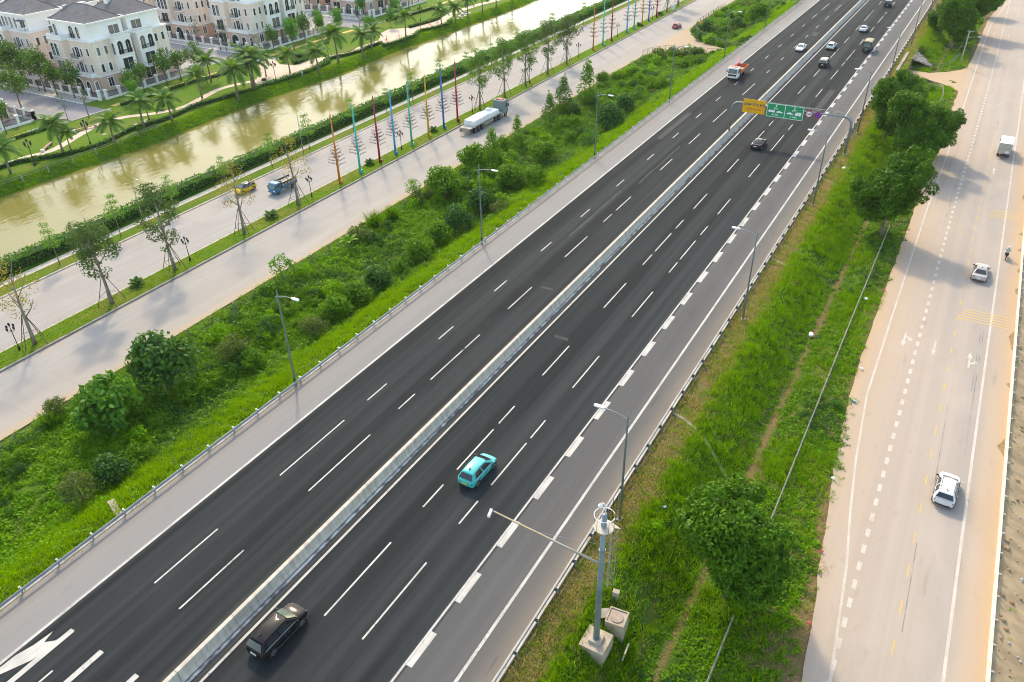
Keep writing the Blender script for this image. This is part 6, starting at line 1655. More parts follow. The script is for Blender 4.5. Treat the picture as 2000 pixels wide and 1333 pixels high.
MB().box(-.2, .2, -2.68, -2.665, .86, 1.0).build('number_plate', M['plate_w'], t)
MB().box(-.4, .4, -2.5, 2.6, .5, .8).build('chassis', M['trim'], t)
# --- box truck
t = empty('box_truck', (7.95, 162.0, -2.965), R(-2), 'grey box truck with white roof on the right-hand road', 'truck', 'trucks')
gb = pm('box_grey', (.46, .43, .38), (.36, .33, .29), (1, 1, 1), .6, coord='obj')
b = MB(); cab_front(b, 1.85, 1.6, 3.1, .5, 2.1, .3); b.build('cab', pw, t, bevel=.08, weld=True)
MB().box(-1.02, 1.02, -2.95, 1.45, .85, 2.72).build('cargo_box', gb, t, bevel=.02)
MB().box(-1.05, 1.05, -2.98, 1.48, 2.722, 2.76).build('roof', M['white_part'], t)
MB().box(-.95, -.02, -2.985, -2.955, .95, 2.62).build('rear_door', gb, t); MB().box(.02, .95, -2.985, -2.955, .95, 2.62).build('rear_door', gb, t)
MB().box(.15, .75, -3.0, -2.988, 1.05, 1.45).build('notice', M['plate_w'], t)
for s in (-1, 1):
    wheel(t, s * .8, 2.3, .4, .24); wheel(t, s * .8, -1.6, .4, .36)
    MB().cbox((s * 1.05, 2.9, 1.5), (.18, .1, .36)).build('mirror', M['trim'], t)
    MB().cbox((s * .8, -2.98, .72), (.24, .06, .14)).build('tail_lamp', M['tail'], t)
MB().box(-1.0, 1.0, -2.95, -2.85, .5, .66).build('bumper', M['trim'], t)
MB().box(-.4, .4, -2.8, 2.8, .5, .82).build('chassis', M['trim'], t)

# --- people (one skinned body each) and motorbikes
def person_mesh(J, E, rad, bands):
    bm = bmesh.new(); sk = bm.verts.layers.skin.verify()
    vs_ = []
    for i, (p, r_) in enumerate(zip(J, rad)):
        v = bm.verts.new(p); v[sk].radius = (r_, r_); v[sk].use_root = (i == 0); vs_.append(v)
    for a, c_ in E: bm.edges.new((vs_[a], vs_[c_]))
    me = bpy.data.meshes.new('body'); bm.to_mesh(me); bm.free()
    o = bpy.data.objects.new('tmp', me); COL.objects.link(o)
    o.modifiers.new('s', 'SKIN'); sb_ = o.modifiers.new('ss', 'SUBSURF'); sb_.levels = 1
    dg = bpy.context.evaluated_depsgraph_get(); dg.update()
    out = bpy.data.meshes.new_from_object(o.evaluated_get(dg))
    bpy.data.objects.remove(o)
    out.materials.clear()
    for b_ in bands: out.materials.append(b_[1])
    for p in out.polygons:
        c_ = p.center
        for k, b_ in enumerate(bands):
            if b_[0](c_): p.material_index = k; break
        p.use_smooth = True
    return out
M['skin'] = pm('skin', (.36, .22, .15), None, (4, 4, 4), .6, coord='obj')
def cloth(n, c): return pm('cloth_' + n, c, None, (5, 5, 5), .9, coord='obj')
EJ = [(0, 1), (1, 2), (2, 3), (2, 4), (4, 5), (5, 6), (2, 7), (7, 8), (8, 9), (0, 10), (10, 11), (11, 12), (12, 13), (0, 14), (14, 15), (15, 16), (16, 17)]
RAD = [.15, .14, .15, .10, .075, .05, .04, .075, .05, .04, .10, .075, .055, .05, .10, .075, .055, .05]
SIT = [(0, -.15, .86), (0, -.10, 1.12), (0, -.02, 1.38), (0, .04, 1.66), (.21, 0, 1.36), (.28, .22, 1.16), (.25, .46, 1.08), (-.21, 0, 1.36), (-.28, .22, 1.16), (-.25, .46, 1.08), (.11, -.12, .82), (.19, .25, .74), (.17, .18, .38), (.17, .28, .33), (-.11, -.12, .82), (-.19, .25, .74), (-.17, .18, .38), (-.17, .28, .33)]
STD = [(0, 0, .95), (0, 0, 1.15), (0, .02, 1.38), (0, .06, 1.62), (.2, 0, 1.36), (.26, .06, 1.1), (.24, .2, .92), (-.2, 0, 1.36), (-.26, .06, 1.1), (-.24, .2, .92), (.1, 0, .88), (.12, .04, .48), (.12, 0, .08), (.12, .14, .05), (-.1, 0, .88), (-.12, 0, .48), (-.12, -.06, .08), (-.12, .08, .05)]
def motorbike(label, loc, rz, col_):
    r = empty('motorbike', loc, rz, label, 'motorbike', 'motorbikes')
    for y in (-.62, .62):
        o = MB().tube([(-.05, y, .3), (.05, y, .3)], .29, 16).build('wheel', M['tyre'], r, True)
        MB().tube([(-.055, y, .3), (.055, y, .3)], .17, 12).build('rim', M['rim'], o)
    MB().tube([(0, -.75, .62), (0, -.2, .62), (0, .25, .45), (0, .5, .75), (0, .52, .95)], [.10, .16, .13, .14, .08], 8).build('body', paint('bike_' + label[:8], col_), r, True)
    MB().tube([(0, -.75, .74), (0, -.3, .78), (0, .1, .74)], [.09, .13, .08], 8).build('seat', M['trim'], r, True)
    MB().tube([(-.33, .42, 1.04), (0, .5, 1.0), (.33, .42, 1.04)], .022, 6).build('handlebar', M['trim'], r)
    MB().tube([(0, .5, .95), (0, .62, .3)], .04, 6).build('fork', M['galv'], r)
    for s in (-1, 1): MB().tube([(s * .3, .44, 1.04), (s * .36, .42, 1.22)], .012, 4).build('mirror', M['trim'], r)
    MB().cbox((0, -.86, .62), (.2, .04, .12)).build('tail_lamp', M['tail'], r)
    return r
def rider(label, loc, rz, shirt, trousers, helmet, joints=SIT, name='person'):
    b_ = person_mesh(joints, EJ, RAD, [(lambda c: c.z > 1.46, M['skin']), (lambda c: c.z > .93 and c.y < .36, shirt), (lambda c: c.z > .93, M['skin']), (lambda c: True, trousers)])
    r = empty(name, loc, rz, label, 'person')
    mobj('body', b_, r)
    hp = joints[3]
    MB().ball((hp[0], hp[1] + .0, hp[2] + .06), .145, 12, 8).build('helmet' if helmet else 'hat', helmet or cloth('hat', (.5, .46, .3)), r, True)
    MB().ball((hp[0], hp[1] + .06, hp[2] - .02), .105, 10, 8, 1.2).build('head', M['skin'], r, True)
    return r
MB1 = (10.25, 117.4, -2.965)
motorbike('dark motorbike ridden along the edge of the right-hand road', MB1, R(-3), (.02, .02, .04))
rider('person on the motorbike on the right-hand road, pale green jacket', MB1, R(-3), cloth('palegreen', (.36, .46, .42)), cloth('navy', (.02, .025, .06)), paint('helmet_white', (.75, .77, .85)))
MB().cbox((0, 0, 0), (.34, .3, .3)).build('delivery_bag', cloth('bagblack', (.02, .02, .03)), loc=(MB1[0] + .0, MB1[1] - .68, MB1[2] + .95), bevel=.04)
tag(bpy.data.objects['delivery_bag'], 'dark bag strapped behind the rider on the right-hand road', 'bag')
MB2 = (-103.2, 217.8, -3.0)
motorbike('pale motorbike ridden on the far service carriageway near the top', MB2, DN, (.55, .56, .58))
rider('person on the motorbike near the far coloured poles, light clothes', MB2, DN, cloth('light', (.60, .60, .62)), cloth('grey', (.15, .15, .18)), paint('helmet_dark', (.08, .08, .1)))
MB3 = (-57.5, 209.9, -2.99)
motorbike('red motorbike on the left underpass ramp beside the guardrail', MB3, R(90), (.45, .04, .08))
rider('person on the red motorbike entering the left underpass, pink top', MB3, R(90), cloth('pink', (.55, .16, .22)), cloth('brown', (.14, .08, .06)), paint('helmet_red', (.4, .05, .08)))
rider('person in pale blue standing by the low hedge of the plaza', (-143.0, 143.2, -3.0), 2.0, cloth('paleblue', (.50, .58, .68)), cloth('pale', (.45, .47, .5)), None, STD)
# ================================================================ sculpture poles, lamps, villas, park
bm1 = MB(); bm1.tube([(0, 0, 0), (.5, 0, .22), (1.0, 0, .40), (1.45, 0, .50)], [.042, .036, .028, .018], 4)
for k in range(6):
    x = .3 + .2 * k
    bm1.tube([(x, 0, .14 + .28 * x), (x + .12, .05 * (-1) ** k, .36 + .28 * x)], .02, 3, False)
    bm1.tube([(x + .05, 0, .14 + .28 * x), (x + .18, .10 * (-1) ** (k + 1), .18 + .28 * x)], .018, 3, False)
M['twig'] = pm('brown_branch', (.10, .05, .04), (.06, .035, .03), (4, 4, 4), .8, coord='obj')
branch_me = bm1.mesh('branch', M['twig'])
CL = [('orange', (.62, .20, .03)), ('turquoise', (.01, .52, .46)), ('dark red', (.36, .008, .045)), ('light blue', (.01, .34, .68)), ('sea green', (.03, .45, .33)), ('yellow', (.66, .38, .015)), ('deep blue', (.006, .14, .46)), ('crimson', (.42, .01, .06))]
pole_me = [MB().tube([(0, 0, -.1), (0, 0, 6), (0, 0, 12.0)], [.21, .165, .09], 8) for _ in CL]
for grp, Ys in (('near', [94.9, 100.4, 106.0, 110.7, 115.9, 121.5, 126.8, 131.8]), ('far', [197.3, 203.5, 209.1, 220.0, 225.3, 231.4, 236.6, 243.0])):
    for i, y in enumerate(Ys):
        cn, cc = CL[i]
        r = empty('sculpture_pole', (-90.0, y, ZL + .13), 0, '%s branching sculpture pole in the %s row on the median' % (cn, 'near' if grp == 'near' else 'far'), 'sculpture pole', '%s row of coloured poles' % grp)
        pmt = bpy.data.materials.get('pole_' + cn) or pm('pole_' + cn, cc, tuple(x * .8 for x in cc), (2, 2, 1), .4)
        mobj('pole', pole_me[i].mesh('pole', pmt, True), r)
        MB().box(.16, .46, -.16, .16, .0, .62).build('control_box', pmt, r, bevel=.02)
        rows = [(3.1, 1.0), (3.7, 1.05), (4.3, 1.0), (4.9, .9), (5.5, .72), (6.1, .5)] if grp == 'near' else [(3.1, 1.0), (4.1, 1.0), (5.1, .85), (6.1, .5)]
        for k, (z, s) in enumerate(rows):
            for q in (0, 1, 2, 3):
                mobj('branch', branch_me, r, (0, 0, z + .12 * q), (0, 0, .75 + q * math.pi / 2 + .25 * k), (s, s, s))
        for k, (z, s) in enumerate([(9.6, .62), (10.2, .55), (10.9, .42), (11.5, .32)]):
            for q in (0, 1, 2): mobj('branch', branch_me, r, (0, 0, z + .1 * q), (0, 0, q * 2.1 + k), (s, s, s))
        MB().tube([(0, 0, 11.9), (0, 0, 12.7)], [.03, .01], 4).build('spike', M['twig'], r)

dl = empty('ornamental_lamp')
MB().tube([(0, 0, 0), (0, 0, .5), (0, 0, .55), (0, 0, 3.0), (0, 0, 3.35)], [.14, .11, .06, .045, .04], 8).build('pole', M['dark_steel'], dl, True)
hd = MB(); hd.tube([(0, 0, .0), (0, 0, .08), (0, 0, .34), (0, 0, .46)], [.05, .09, .15, .03], 6)
hdm = hd.mesh('lantern', M['dark_steel'])
arm_m = MB().tube([(0, 0, 2.75), (.2, 0, 2.6), (.45, 0, 2.7), (.5, 0, 2.9)], .025, 5).mesh('arm', M['dark_steel'])
for q in range(4):
    mobj('arm', arm_m, dl, rot=(0, 0, q * math.pi / 2 + .3)); a = q * math.pi / 2 + .3
    mobj('lantern', hdm, dl, (.5 * math.cos(a), .5 * math.sin(a), 2.88))
mobj('lantern', hdm, dl, (0, 0, 3.3))
LP = [(-90.4, y) for y in (37.0, 62.7, 88.2, 113.1, 138.1, 163.1, 189.1, 214.2, 240.8)]
PKL = [(-146.3, 75.3, 1.35, 'ornamental black lamp by the low hedge at the left end of the park'), (-146.9, 87.3, 1.35, 'ornamental black lamp on the lawn left of the large palm'), (-150.6, 102.2, 1.3, 'ornamental black lamp behind the two slim palms'), (-146.8, 138.0, 1.2, 'ornamental black lamp at the near side of the plaza'), (-149.7, 160.5, 1.2, 'ornamental black lamp at the far end of the plaza'), (-164.0, 191.0, 1.25, 'ornamental black lamp at the corner of the third estate street'), (-153.5, 207.5, 1.25, 'ornamental black lamp on the playground lawn'), (-171.0, 130.5, 1.2, 'ornamental black lamp beside the second villa fence'), (-182.5, 153.6, 1.2, 'ornamental black lamp on the pavement of the second estate street'), (-165.0, 208, 1.2, 'ornamental black lamp beside the upper cycle path')]
for i, (x, y) in enumerate(LP):
    o = dl if i == 0 else copy_tree(dl)
    o.location = (x, y, ZL + .13); tag(o, '%s black five-lantern lamp from the left along the service road median' % nth(i), 'lamp', 'ornamental lamps on the median')
for (x, y, s, lab) in PKL:
    o = copy_tree(dl); o.location = (x, y, -3.0); o.scale = (s, s, s); tag(o, lab, 'lamp', 'ornamental lamps in the park')
cl0 = empty('canal_lamp')
MB().tube([(0, 0, 0), (0, 0, 7.4)], [.085, .05], 8).build('pole', M['galv'], cl0, True)
MB().tube([(0, 0, 7.4), (.15, 0, 7.75), (.6, 0, 7.95), (1.2, 0, 7.9)], .035, 5).build('arm', M['galv'], cl0)
MB().cbox((1.45, 0, 7.88), (.6, .24, .1)).build('lamp_head', M['galv'], cl0, bevel=.02)
for i, y in enumerate((67.4, 103.2, 137.0, 171.5, 206.0, 240)):
    o = cl0 if i == 0 else copy_tree(cl0)
    o.location = (-106.0, y, ZL + .09); tag(o, '%s slim grey lamp from the left along the canal footpath' % nth(i), 'street lamp', 'lamps along the canal footpath')

# ---------------------------------------------------------------- villas
def plaster(name, c, dirt):
    mt, nt, bs = new_mat(name)
    f = noise_fac(nt, 'pos', (.5, .5, .2), .4, .75, 6)
    f2 = noise_fac(nt, 'pos', (2.2, 2.2, .35), .5, .75, 5)
    col = mixc(nt, mulf(nt, f, .5), c, dirt)
    nt.links.new(mixc(nt, mulf(nt, f2, .25), col, dirt), bs.inputs['Base Color']); bs.inputs['Roughness'].default_value = .9
    return mt
M['pl_white'] = plaster('white_plaster', (.87, .85, .81), (.75, .725, .69))
M['pl_cream'] = plaster('cream_plaster', (.82, .67, .56), (.73, .58, .48))
M['pl_tan'] = plaster('tan_plaster', (.66, .45, .34), (.55, .37, .28))
mt, nt, bs = new_mat('grey_roof_tiles')
f = noise_fac(nt, 'pos', (.6, .6, .6), .35, .65, 5)
g = N(nt, 'ShaderNodeNewGeometry'); sp = N(nt, 'ShaderNodeSeparateXYZ'); nt.links.new(g.outputs['Position'], sp.inputs[0])
saw = mulf(nt, mulf(nt, sp.outputs[2], 4.2), 1.0, 'FRACT')
col = mixc(nt, f, (.185, .17, .175), (.13, .12, .125))
nt.links.new(mixc(nt, mulf(nt, saw, .45), col, (.07, .065, .07)), bs.inputs['Base Color']); bs.inputs['Roughness'].default_value = .7
add_bump(nt, bs, saw, .8, .08)
M['roof'] = mt
mt, nt, bs = new_mat('window_glass')
oi = N(nt, 'ShaderNodeObjectInfo'); gt = mulf(nt, oi.outputs['Random'], .72, 'GREATER_THAN')
f = noise_fac(nt, 'obj', (.9, .9, .7), .4, .6, 3)
cc_ = mixc(nt, f, (.014, .02, .024), (.045, .055, .06))
nt.links.new(mixc(nt, mulf(nt, gt, .8), cc_, (.22, .20, .17)), bs.inputs['Base Color']); bs.inputs['Roughness'].default_value = .08
M['win'] = mt
M['iron'] = pm('black_iron', (.03, .032, .036), None, (3, 3, 3), .5, .3)
_wc = {}
def arch_pts(w, h, g=0.0):
    r = w / 2 + g
    return [(-r, -g if g else 0)] + [(r, -g if g else 0)] + [(r * math.cos(R(a)), h - w / 2 + r * math.sin(R(a))) for a in range(0, 181, 20)]
def win_meshes(w, h, arch):
    k = (w, h, arch)
    if k in _wc: return _wc[k]
    b1, b2 = MB(), MB()
    if arch:
        P0 = arch_pts(w, h); b1.extr(P0, 'y', -.04, 0.0)  # dark pane; in loggia and porch arches it paints the recess shade
        r0, r1 = w / 2, w / 2 + .2
        A = [(r0 * math.cos(R(a)), h - w / 2 + r0 * math.sin(R(a))) for a in range(0, 181, 20)]; B = [(r1 * math.cos(R(a)), h - w / 2 + r1 * math.sin(R(a))) for a in range(0, 181, 20)]
        for i in range(9): b2.extr([A[i], B[i], B[i + 1], A[i + 1]], 'y', -.16, 0.0)
        for s in (-1, 1): b2.box(min(s * r0, s * r1), max(s * r0, s * r1), -.16, 0, 0, h - w / 2)
        b2.box(-.03, .03, -.07, -.045, 0, h - w / 2)
    else:
        b1.box(-w / 2, w / 2, -.04, 0, 0, h)
        for s in (-1, 1): b2.box(min(s * w / 2, s * (w / 2 + .12)), max(s * w / 2, s * (w / 2 + .12)), -.12, 0, 0, h)
        b2.box(-w / 2 - .12, w / 2 + .12, -.12, 0, h, h + .12); b2.box(-w / 2 - .18, w / 2 + .18, -.18, 0, -.12, 0)
        if w > 1.0: b2.box(-.035, .035, -.07, -.045, 0, h)
    _wc[k] = (b1.mesh('window', M['win']), b2.mesh('frame', M['pl_white']))
    return _wc[k]
FR = {'S': 0.0, 'E': math.pi / 2, 'N': math.pi, 'W': -math.pi / 2}
def win(r, face, u, d, z, w, h, arch=False):
    a, f_ = win_meshes(w, h, arch)
    loc = {'S': (u, -d, z), 'N': (u, d, z), 'E': (d, u, z), 'W': (-d, u, z)}[face]
    o = mobj('window', a, r, loc, (0, 0, FR[face])); mobj('frame', f_, o); return o
_bc = {}
def balcony(r, face, u, d, z, w, dep, style='iron'):
    k = (w, dep, style)
    if k not in _bc:
        b1, b2 = MB(), MB()
        b1.box(-w / 2, w / 2, -dep, 0, -.22, 0)
        if style == 'iron':
            for (a, c_, e, g_) in ((-w / 2, w / 2, -dep, -dep + .04), (-w / 2, -w / 2 + .04, -dep, 0), (w / 2 - .04, w / 2, -dep, 0)): b2.box(a, c_, e, g_, .85, .92)
            n = int(w / .16)
            for i in range(n + 1): b2.box(-w / 2 + i * (w - .03) / n, -w / 2 + i * (w - .03) / n + .03, -dep, -dep + .03, 0, .85)
        else:
            for (a, c_, e, g_) in ((-w / 2, w / 2, -dep, -dep + .18), (-w / 2, -w / 2 + .18, -dep, 0), (w / 2 - .18, w / 2, -dep, 0)): b2.box(a, c_, e, g_, .72, .9)
            n = int(w / .42)
            for i in range(n + 1): b2.box(-w / 2 + i * (w - .2) / n, -w / 2 + i * (w - .2) / n + .2, -dep + .02, -dep + .16, 0, .72)
            for s in (-1, 1): b2.box(s * w / 2 - (.17 if s > 0 else 0), s * w / 2 + (0 if s > 0 else .17), -dep * .5, -dep * .5 + .2, 0, .72)
        _bc[k] = (b1.mesh('balcony', M['pl_white']), b2.mesh('railing', M['iron'] if style == 'iron' else M['pl_white']))
    a, f_ = _bc[k]
    loc = {'S': (u, -d, z), 'N': (u, d, z), 'E': (d, u, z), 'W': (-d, u, z)}[face]
    o = mobj('balcony', a, r, loc, (0, 0, FR[face])); mobj('railing', f_, o); return o
def band(r, x0, x1, y0, y1, z, h=.28, p=.14, mat='pl_white', nm='string_course'):
    return MB().box(x0 - p, x1 + p, y0 - p, y1 + p, z, z + h).build(nm, M[mat], r)
def parapet(r, x0, x1, y0, y1, z, h=.85, skip=''):
    t = .2
    if 'S' not in skip: MB().box(x0, x1, y0, y0 + t, z, z + h).build('parapet', M['pl_white'], r)
    if 'E' not in skip: MB().box(x1 - t, x1, y0 + t, y1, z, z + h).build('parapet', M['pl_white'], r)
    if 'W' not in skip: MB().box(x0, x0 + t, y0 + t, y1, z, z + h).build('parapet', M['pl_white'], r)
def hip_roof(r, x0, x1, y0, y1, z, h, ov=.25):
    x0 -= ov; x1 += ov; y0 -= ov; y1 += ov
    my_ = (y0 + y1) / 2; ins = (y1 - y0) / 2 * .95
    A = [(x0, y0, z), (x1, y0, z), (x1, y1, z), (x0, y1, z)]; B = [(x0 + ins, my_, z + h), (x1 - ins, my_, z + h)]
    if x1 - x0 < 2 * ins + .5: B = [((x0 + x1) / 2 - .2, my_, z + h), ((x0 + x1) / 2 + .2, my_, z + h)]
    ro = MB().quads(A + B, [(0, 1, 5, 4), (1, 2, 5), (2, 3, 4, 5), (3, 0, 4)]).build('roof', M['roof'], r)
    rd = MB()
    for a, c_ in ((4, 5), (0, 4), (3, 4), (1, 5), (2, 5)): rd.tube([(A + B)[a], (A + B)[c_]], .10, 5)
    rd.build('ridge_tiles', pm('ridge_tile', (.12, .11, .115), None, (2, 2, 2), .7), ro)
    return ro
def mk_villa(variant=0):
    r = empty('villa')
    # ground floor, middle, top
    MB().box(-7, 7, -5, 5, 0, 3.45).build('ground_floor_wall', M['pl_tan'], r)
    MB().box(-6.98, 6.98, -4.98, 4.98, 3.45, 11.0).build('middle_wall', M['pl_cream'], r)
    MB().box(-6.9, 6.2, -4.2, 4.9, 11.0, 14.7).build('top_floor_wall', M['pl_white'], r)
    band(r, -7, 7, -5, 5, 3.35); band(r, -7, 7, -5, 5, 11.0, .3, .16)
    band(r, -6.9, 6.2, -4.2, 4.9, 14.7, .35, .45, nm='cornice')
    hip_roof(r, -6.9, 6.2, -4.2, 4.9, 15.05, 3.0, .2)
    # canal-side bay
    MB().box(7, 8.5, .2, 4.7, 3.3, 11.0).build('bay', M['pl_white'], r)
    band(r, 7, 8.5, .2, 4.7, 7.1, .22, .12); band(r, 7, 8.5, .2, 4.7, 11.0, .25, .14)
    balcony(r, 'E', 2.45, 7.0, 11.27, 4.7, 1.6, 'stone')
    win(r, 'E', 2.45, 8.5, 3.9, 2.7, 2.6); balcony(r, 'E', 2.45, 8.5, 3.55, 3.9, .9)
    for u in (1.35, 3.55): win(r, 'E', u, 8.5, 7.5, 1.35, 2.9, True);  # loggia arches: dark panes painted in place of deep shaded recesses
    balcony(r, 'E', 2.45, 8.5, 7.45, 3.7, .22)
    win(r, 'S', 7.75, -.2, 7.5, .9, 2.6, True)
    win(r, 'E', 2.5, 6.2, 11.6, 2.7, 2.0)
    for u in (-3.4, -1.4):
        for z in (4.3, 8.0): win(r, 'E', u, 6.98, z, .7, 1.75)
        MB().box(6.98, 7.12, u - .75, u - .55, 3.7, 11.0).build('pilaster', M['pl_white'], r)
    win(r, 'E', -2.4, 7.0, .9, 1.3, 2.0); win(r, 'E', 2.5, 7.0, .3, 2.8, 2.6)
    # street-side wing with arches and terrace
    MB().box(-6.6, -1.4, -6.3, -5.0, 3.45, 11.0).build('wing', M['pl_cream'], r)
    MB().box(-6.6, -1.4, -6.3, -5.0, 0, 3.45).build('wing_base', M['pl_tan'], r)
    band(r, -6.6, -1.4, -6.3, -5, 7.1, .2, .1); band(r, -6.6, -1.4, -6.3, -5, 11.0, .25, .14)
    parapet(r, -6.6, -1.4, -6.3, -4.2, 11.25)
    for u in (-5.4, -4.0, -2.6):
        if variant == 0 and u == -2.6: continue
        win(r, 'S', u, 6.3, 7.5, 1.1, 2.8, True)
    win(r, 'S', -4.0, 6.3, 4.0, 2.6, 2.4); balcony(r, 'S', -4.0, 6.3, 3.7, 3.4, .5)
    win(r, 'S', -4.0, 6.3, .6, 2.8, 2.4)
    # porch
    MB().box(-1.4, 6.2, -6.4, -5.0, 0, 3.5).build('porch', M['pl_tan'], r)
    band(r, -1.4, 6.2, -6.4, -5, 3.5, .22, .14); parapet(r, -1.4, 6.2, -6.4, -5.0, 3.7, .75)
    win(r, 'S', 1.0, 6.4, 0, 2.7, 3.0, True); win(r, 'S', 4.3, 6.4, 0, 1.5, 2.6, True); win(r, 'E', -5.7, 6.2, .4, .8, 2.2, True)
    for (u, z, w_) in ((.2, 4.2, .6), (1.6, 4.1, 1.3), (3.0, 4.2, .6), (5.4, 4.4, .7), (.2, 7.7, .6), (1.6, 7.4, 1.4), (3.0, 7.7, .6), (5.4, 8.0, .7)): win(r, 'S', u, 4.98, z, w_, 2.3 if w_ > 1 else 1.7)
    balcony(r, 'S', 1.6, 4.98, 7.3, 2.9, 1.1)
    # top floor street side
    if variant == 0:
        for u in (-5.6, 2.6): win(r, 'S', u, 4.2, 11.5, 1.1, 2.6, True)
        win(r, 'S', .4, 4.2, 11.5, 1.6, 2.6, True); balcony(r, 'S', .4, 4.2, 11.4, 2.2, .3)
    else:
        for u in (-6.0, -4.6, -3.2, -1.8, -.2, 1.6): win(r, 'S', u, 4.2, 11.5, .95, 2.6, True)
        MB().box(3.2, 5.8, -5.4, -4.2, 13.6, 13.75).build('awning', M['roof'], r); win(r, 'S', 4.5, 4.2, 11.4, 1.9, 2.0)
        balcony(r, 'S', 4.5, 4.2, 11.3, 2.6, 1.0, 'stone')
    # other sides
    for u in (-4.5, -1.5, 1.5, 4.5):
        for z in (1.0, 4.3, 8.0, 11.8): win(r, 'W', u, 6.98 if z < 11 else 6.9, z, .9, 1.7)
    for u in (-4.5, -1.0, 2.5, 5.0):
        for z in (1.0, 4.3, 8.0): win(r, 'N', u, 5.0, z, .8, 1.7)
    for u in (-4.5, -1.0, 2.5): win(r, 'N', u, 4.9, 11.8, .8, 1.7)
    MB().box(-3.2, -2.0, 1.5, 2.9, 15.3, 17.9).build('chimney', M['pl_white'], r)
    MB().tube([(-4.5, -1.0, 16.5), (-4.5, -1.0, 17.6)], .5, 10).build('water_tank', M['galv'], r)
    return r
v0, v1 = mk_villa(0), mk_villa(1)
VL = []
for bi, y in enumerate((117.0, 165.7, 214.4)):
    for ci, x in enumerate((-183.2, -206.0, -229.0, -252.0)):
        VL.append((x, y, 1, bi, ci)); VL.append((x, y + 11.2, -1, bi, ci))
VL += [(-183.2, 83.2, -1, -1, 0), (-206.0, 79.4, -1, -1, 1), (-229, 79.4, -1, -1, 2), (-229.0, 68.0, 1, -1, 2)]
used = [False, False]
ROWN = {0: 'front row', 1: 'second row', 2: 'third row', 3: 'fourth row'}
BLKN = {-1: 'left edge block', 0: 'leftmost full block', 1: 'middle block', 2: 'top edge block'}
for (x, y, sy_, bi, ci) in VL:
    vi = 0 if ci % 2 == 0 else 1
    src = (v0, v1)[vi]
    o = copy_tree(src) if used[vi] else src
    used[vi] = True
    o.location = (x, y, -3.0); o.scale = (1, sy_, 1)
    tag(o, 'cream villa with grey hip roof, %s of the %s, %s one' % (ROWN[ci], BLKN[bi], 'nearer' if sy_ > 0 else 'farther'), 'villa', 'villas beyond the canal')
# building wrapped in green safety net
nb = empty('netted_building', (-246, 152.5, -3), 0, 'unfinished building wrapped in green safety netting behind the villas', 'building')
MB().box(-7, 7, -4.5, 4.5, 0, 15).build('net', pm('green_net', (.02, .28, .22), (.06, .36, .30), (.8, .8, .25), .9, detail=6), nb)
for z in (3.5, 7, 10.5, 14): MB().box(-7.15, 7.15, -4.65, 4.65, z, z + .2).build('scaffold_deck', pm('net_band', (.10, .42, .36), None, (1, 1, 1), .9), nb)
for k in range(6): MB().box(-7.2 + k * 2.85, -7.08 + k * 2.85, -4.8, -4.68, 0, 16).build('scaffold_pole', M['galv'], nb)

# fences of the villas
pil = MB(); pil.box(-.28, .28, -.28, .28, 0, 2.1); pil.box(-.36, .36, -.36, .36, 2.1, 2.3); pil = pil.mesh('pillar', M['pl_white'])
def villa_fence(label, pts, step=3.4):
    r = empty('villa_fence', (pts[0][0], pts[0][1], -3.0), 0, label, 'fence', 'villa fences')
    ox, oy = pts[0]
    for (x0, y0), (x1, y1) in zip(pts[:-1], pts[1:]):
        ln = math.hypot(x1 - x0, y1 - y0); n = max(1, round(ln / step)); tx, ty = (x1 - x0) / ln, (y1 - y0) / ln
        for k in range(n + 1): mobj('pillar', pil, r, (x0 - ox + tx * ln * k / n, y0 - oy + ty * ln * k / n, 0))
        an = math.atan2(ty, tx)
        for k in range(n):
            c_ = (x0 - ox + tx * ln * (k + .5) / n, y0 - oy + ty * ln * (k + .5) / n)
            MB().cbox((0, 0, .25), (ln / n - .56, .22, .5)).build('base_wall', M['pl_white'], r, loc=(c_[0], c_[1], 0), rot=(0, 0, an))
            b_ = MB(); L2 = ln / n - .6
            b_.box(-L2 / 2, L2 / 2, -.02, .02, 1.6, 1.66); b_.box(-L2 / 2, L2 / 2, -.02, .02, .62, .67)
            m_ = int(L2 / .17)
            for q in range(m_ + 1): b_.box(-L2 / 2 + q * (L2 - .04) / m_, -L2 / 2 + q * (L2 - .04) / m_ + .04, -.018, .018, .5, 1.75)
            b_.build('iron_bars', M['iron'], r, loc=(c_[0], c_[1], 0), rot=(0, 0, an))
    return r
for bi, y in enumerate((117.0, 165.7, 214.4)):
    nm = ('leftmost full block', 'middle block', 'top edge block')[bi]
    villa_fence('white pillared iron fence along the canal side of the %s' % nm, [(-170.4, y - 8.4), (-170.4, y + 19.5)])
    villa_fence('white pillared iron fence along the street side of the %s' % nm, [(-216.0, y - 9.6), (-171.2, y - 9.6)])
villa_fence('white pillared iron fence of the left edge block', [(-171.0, 66), (-171.0, 91.4), (-190, 91.4)])
# carport and shade roofs
cp = empty('carport', (-193.4, 107.6, -3), 0, 'flat beige carport roof on the estate street between the left villas', 'carport')
MB().box(-2.4, 2.4, -2.2, 1.6, 2.6, 2.75).build('roof', M['path_conc'], cp)
for sx in (-2.2, 2.2):
    for sy_ in (-2.0, 1.4): MB().box(sx - .06, sx + .06, sy_ - .06, sy_ + .06, 0, 2.6).build('post', M['iron'], cp)

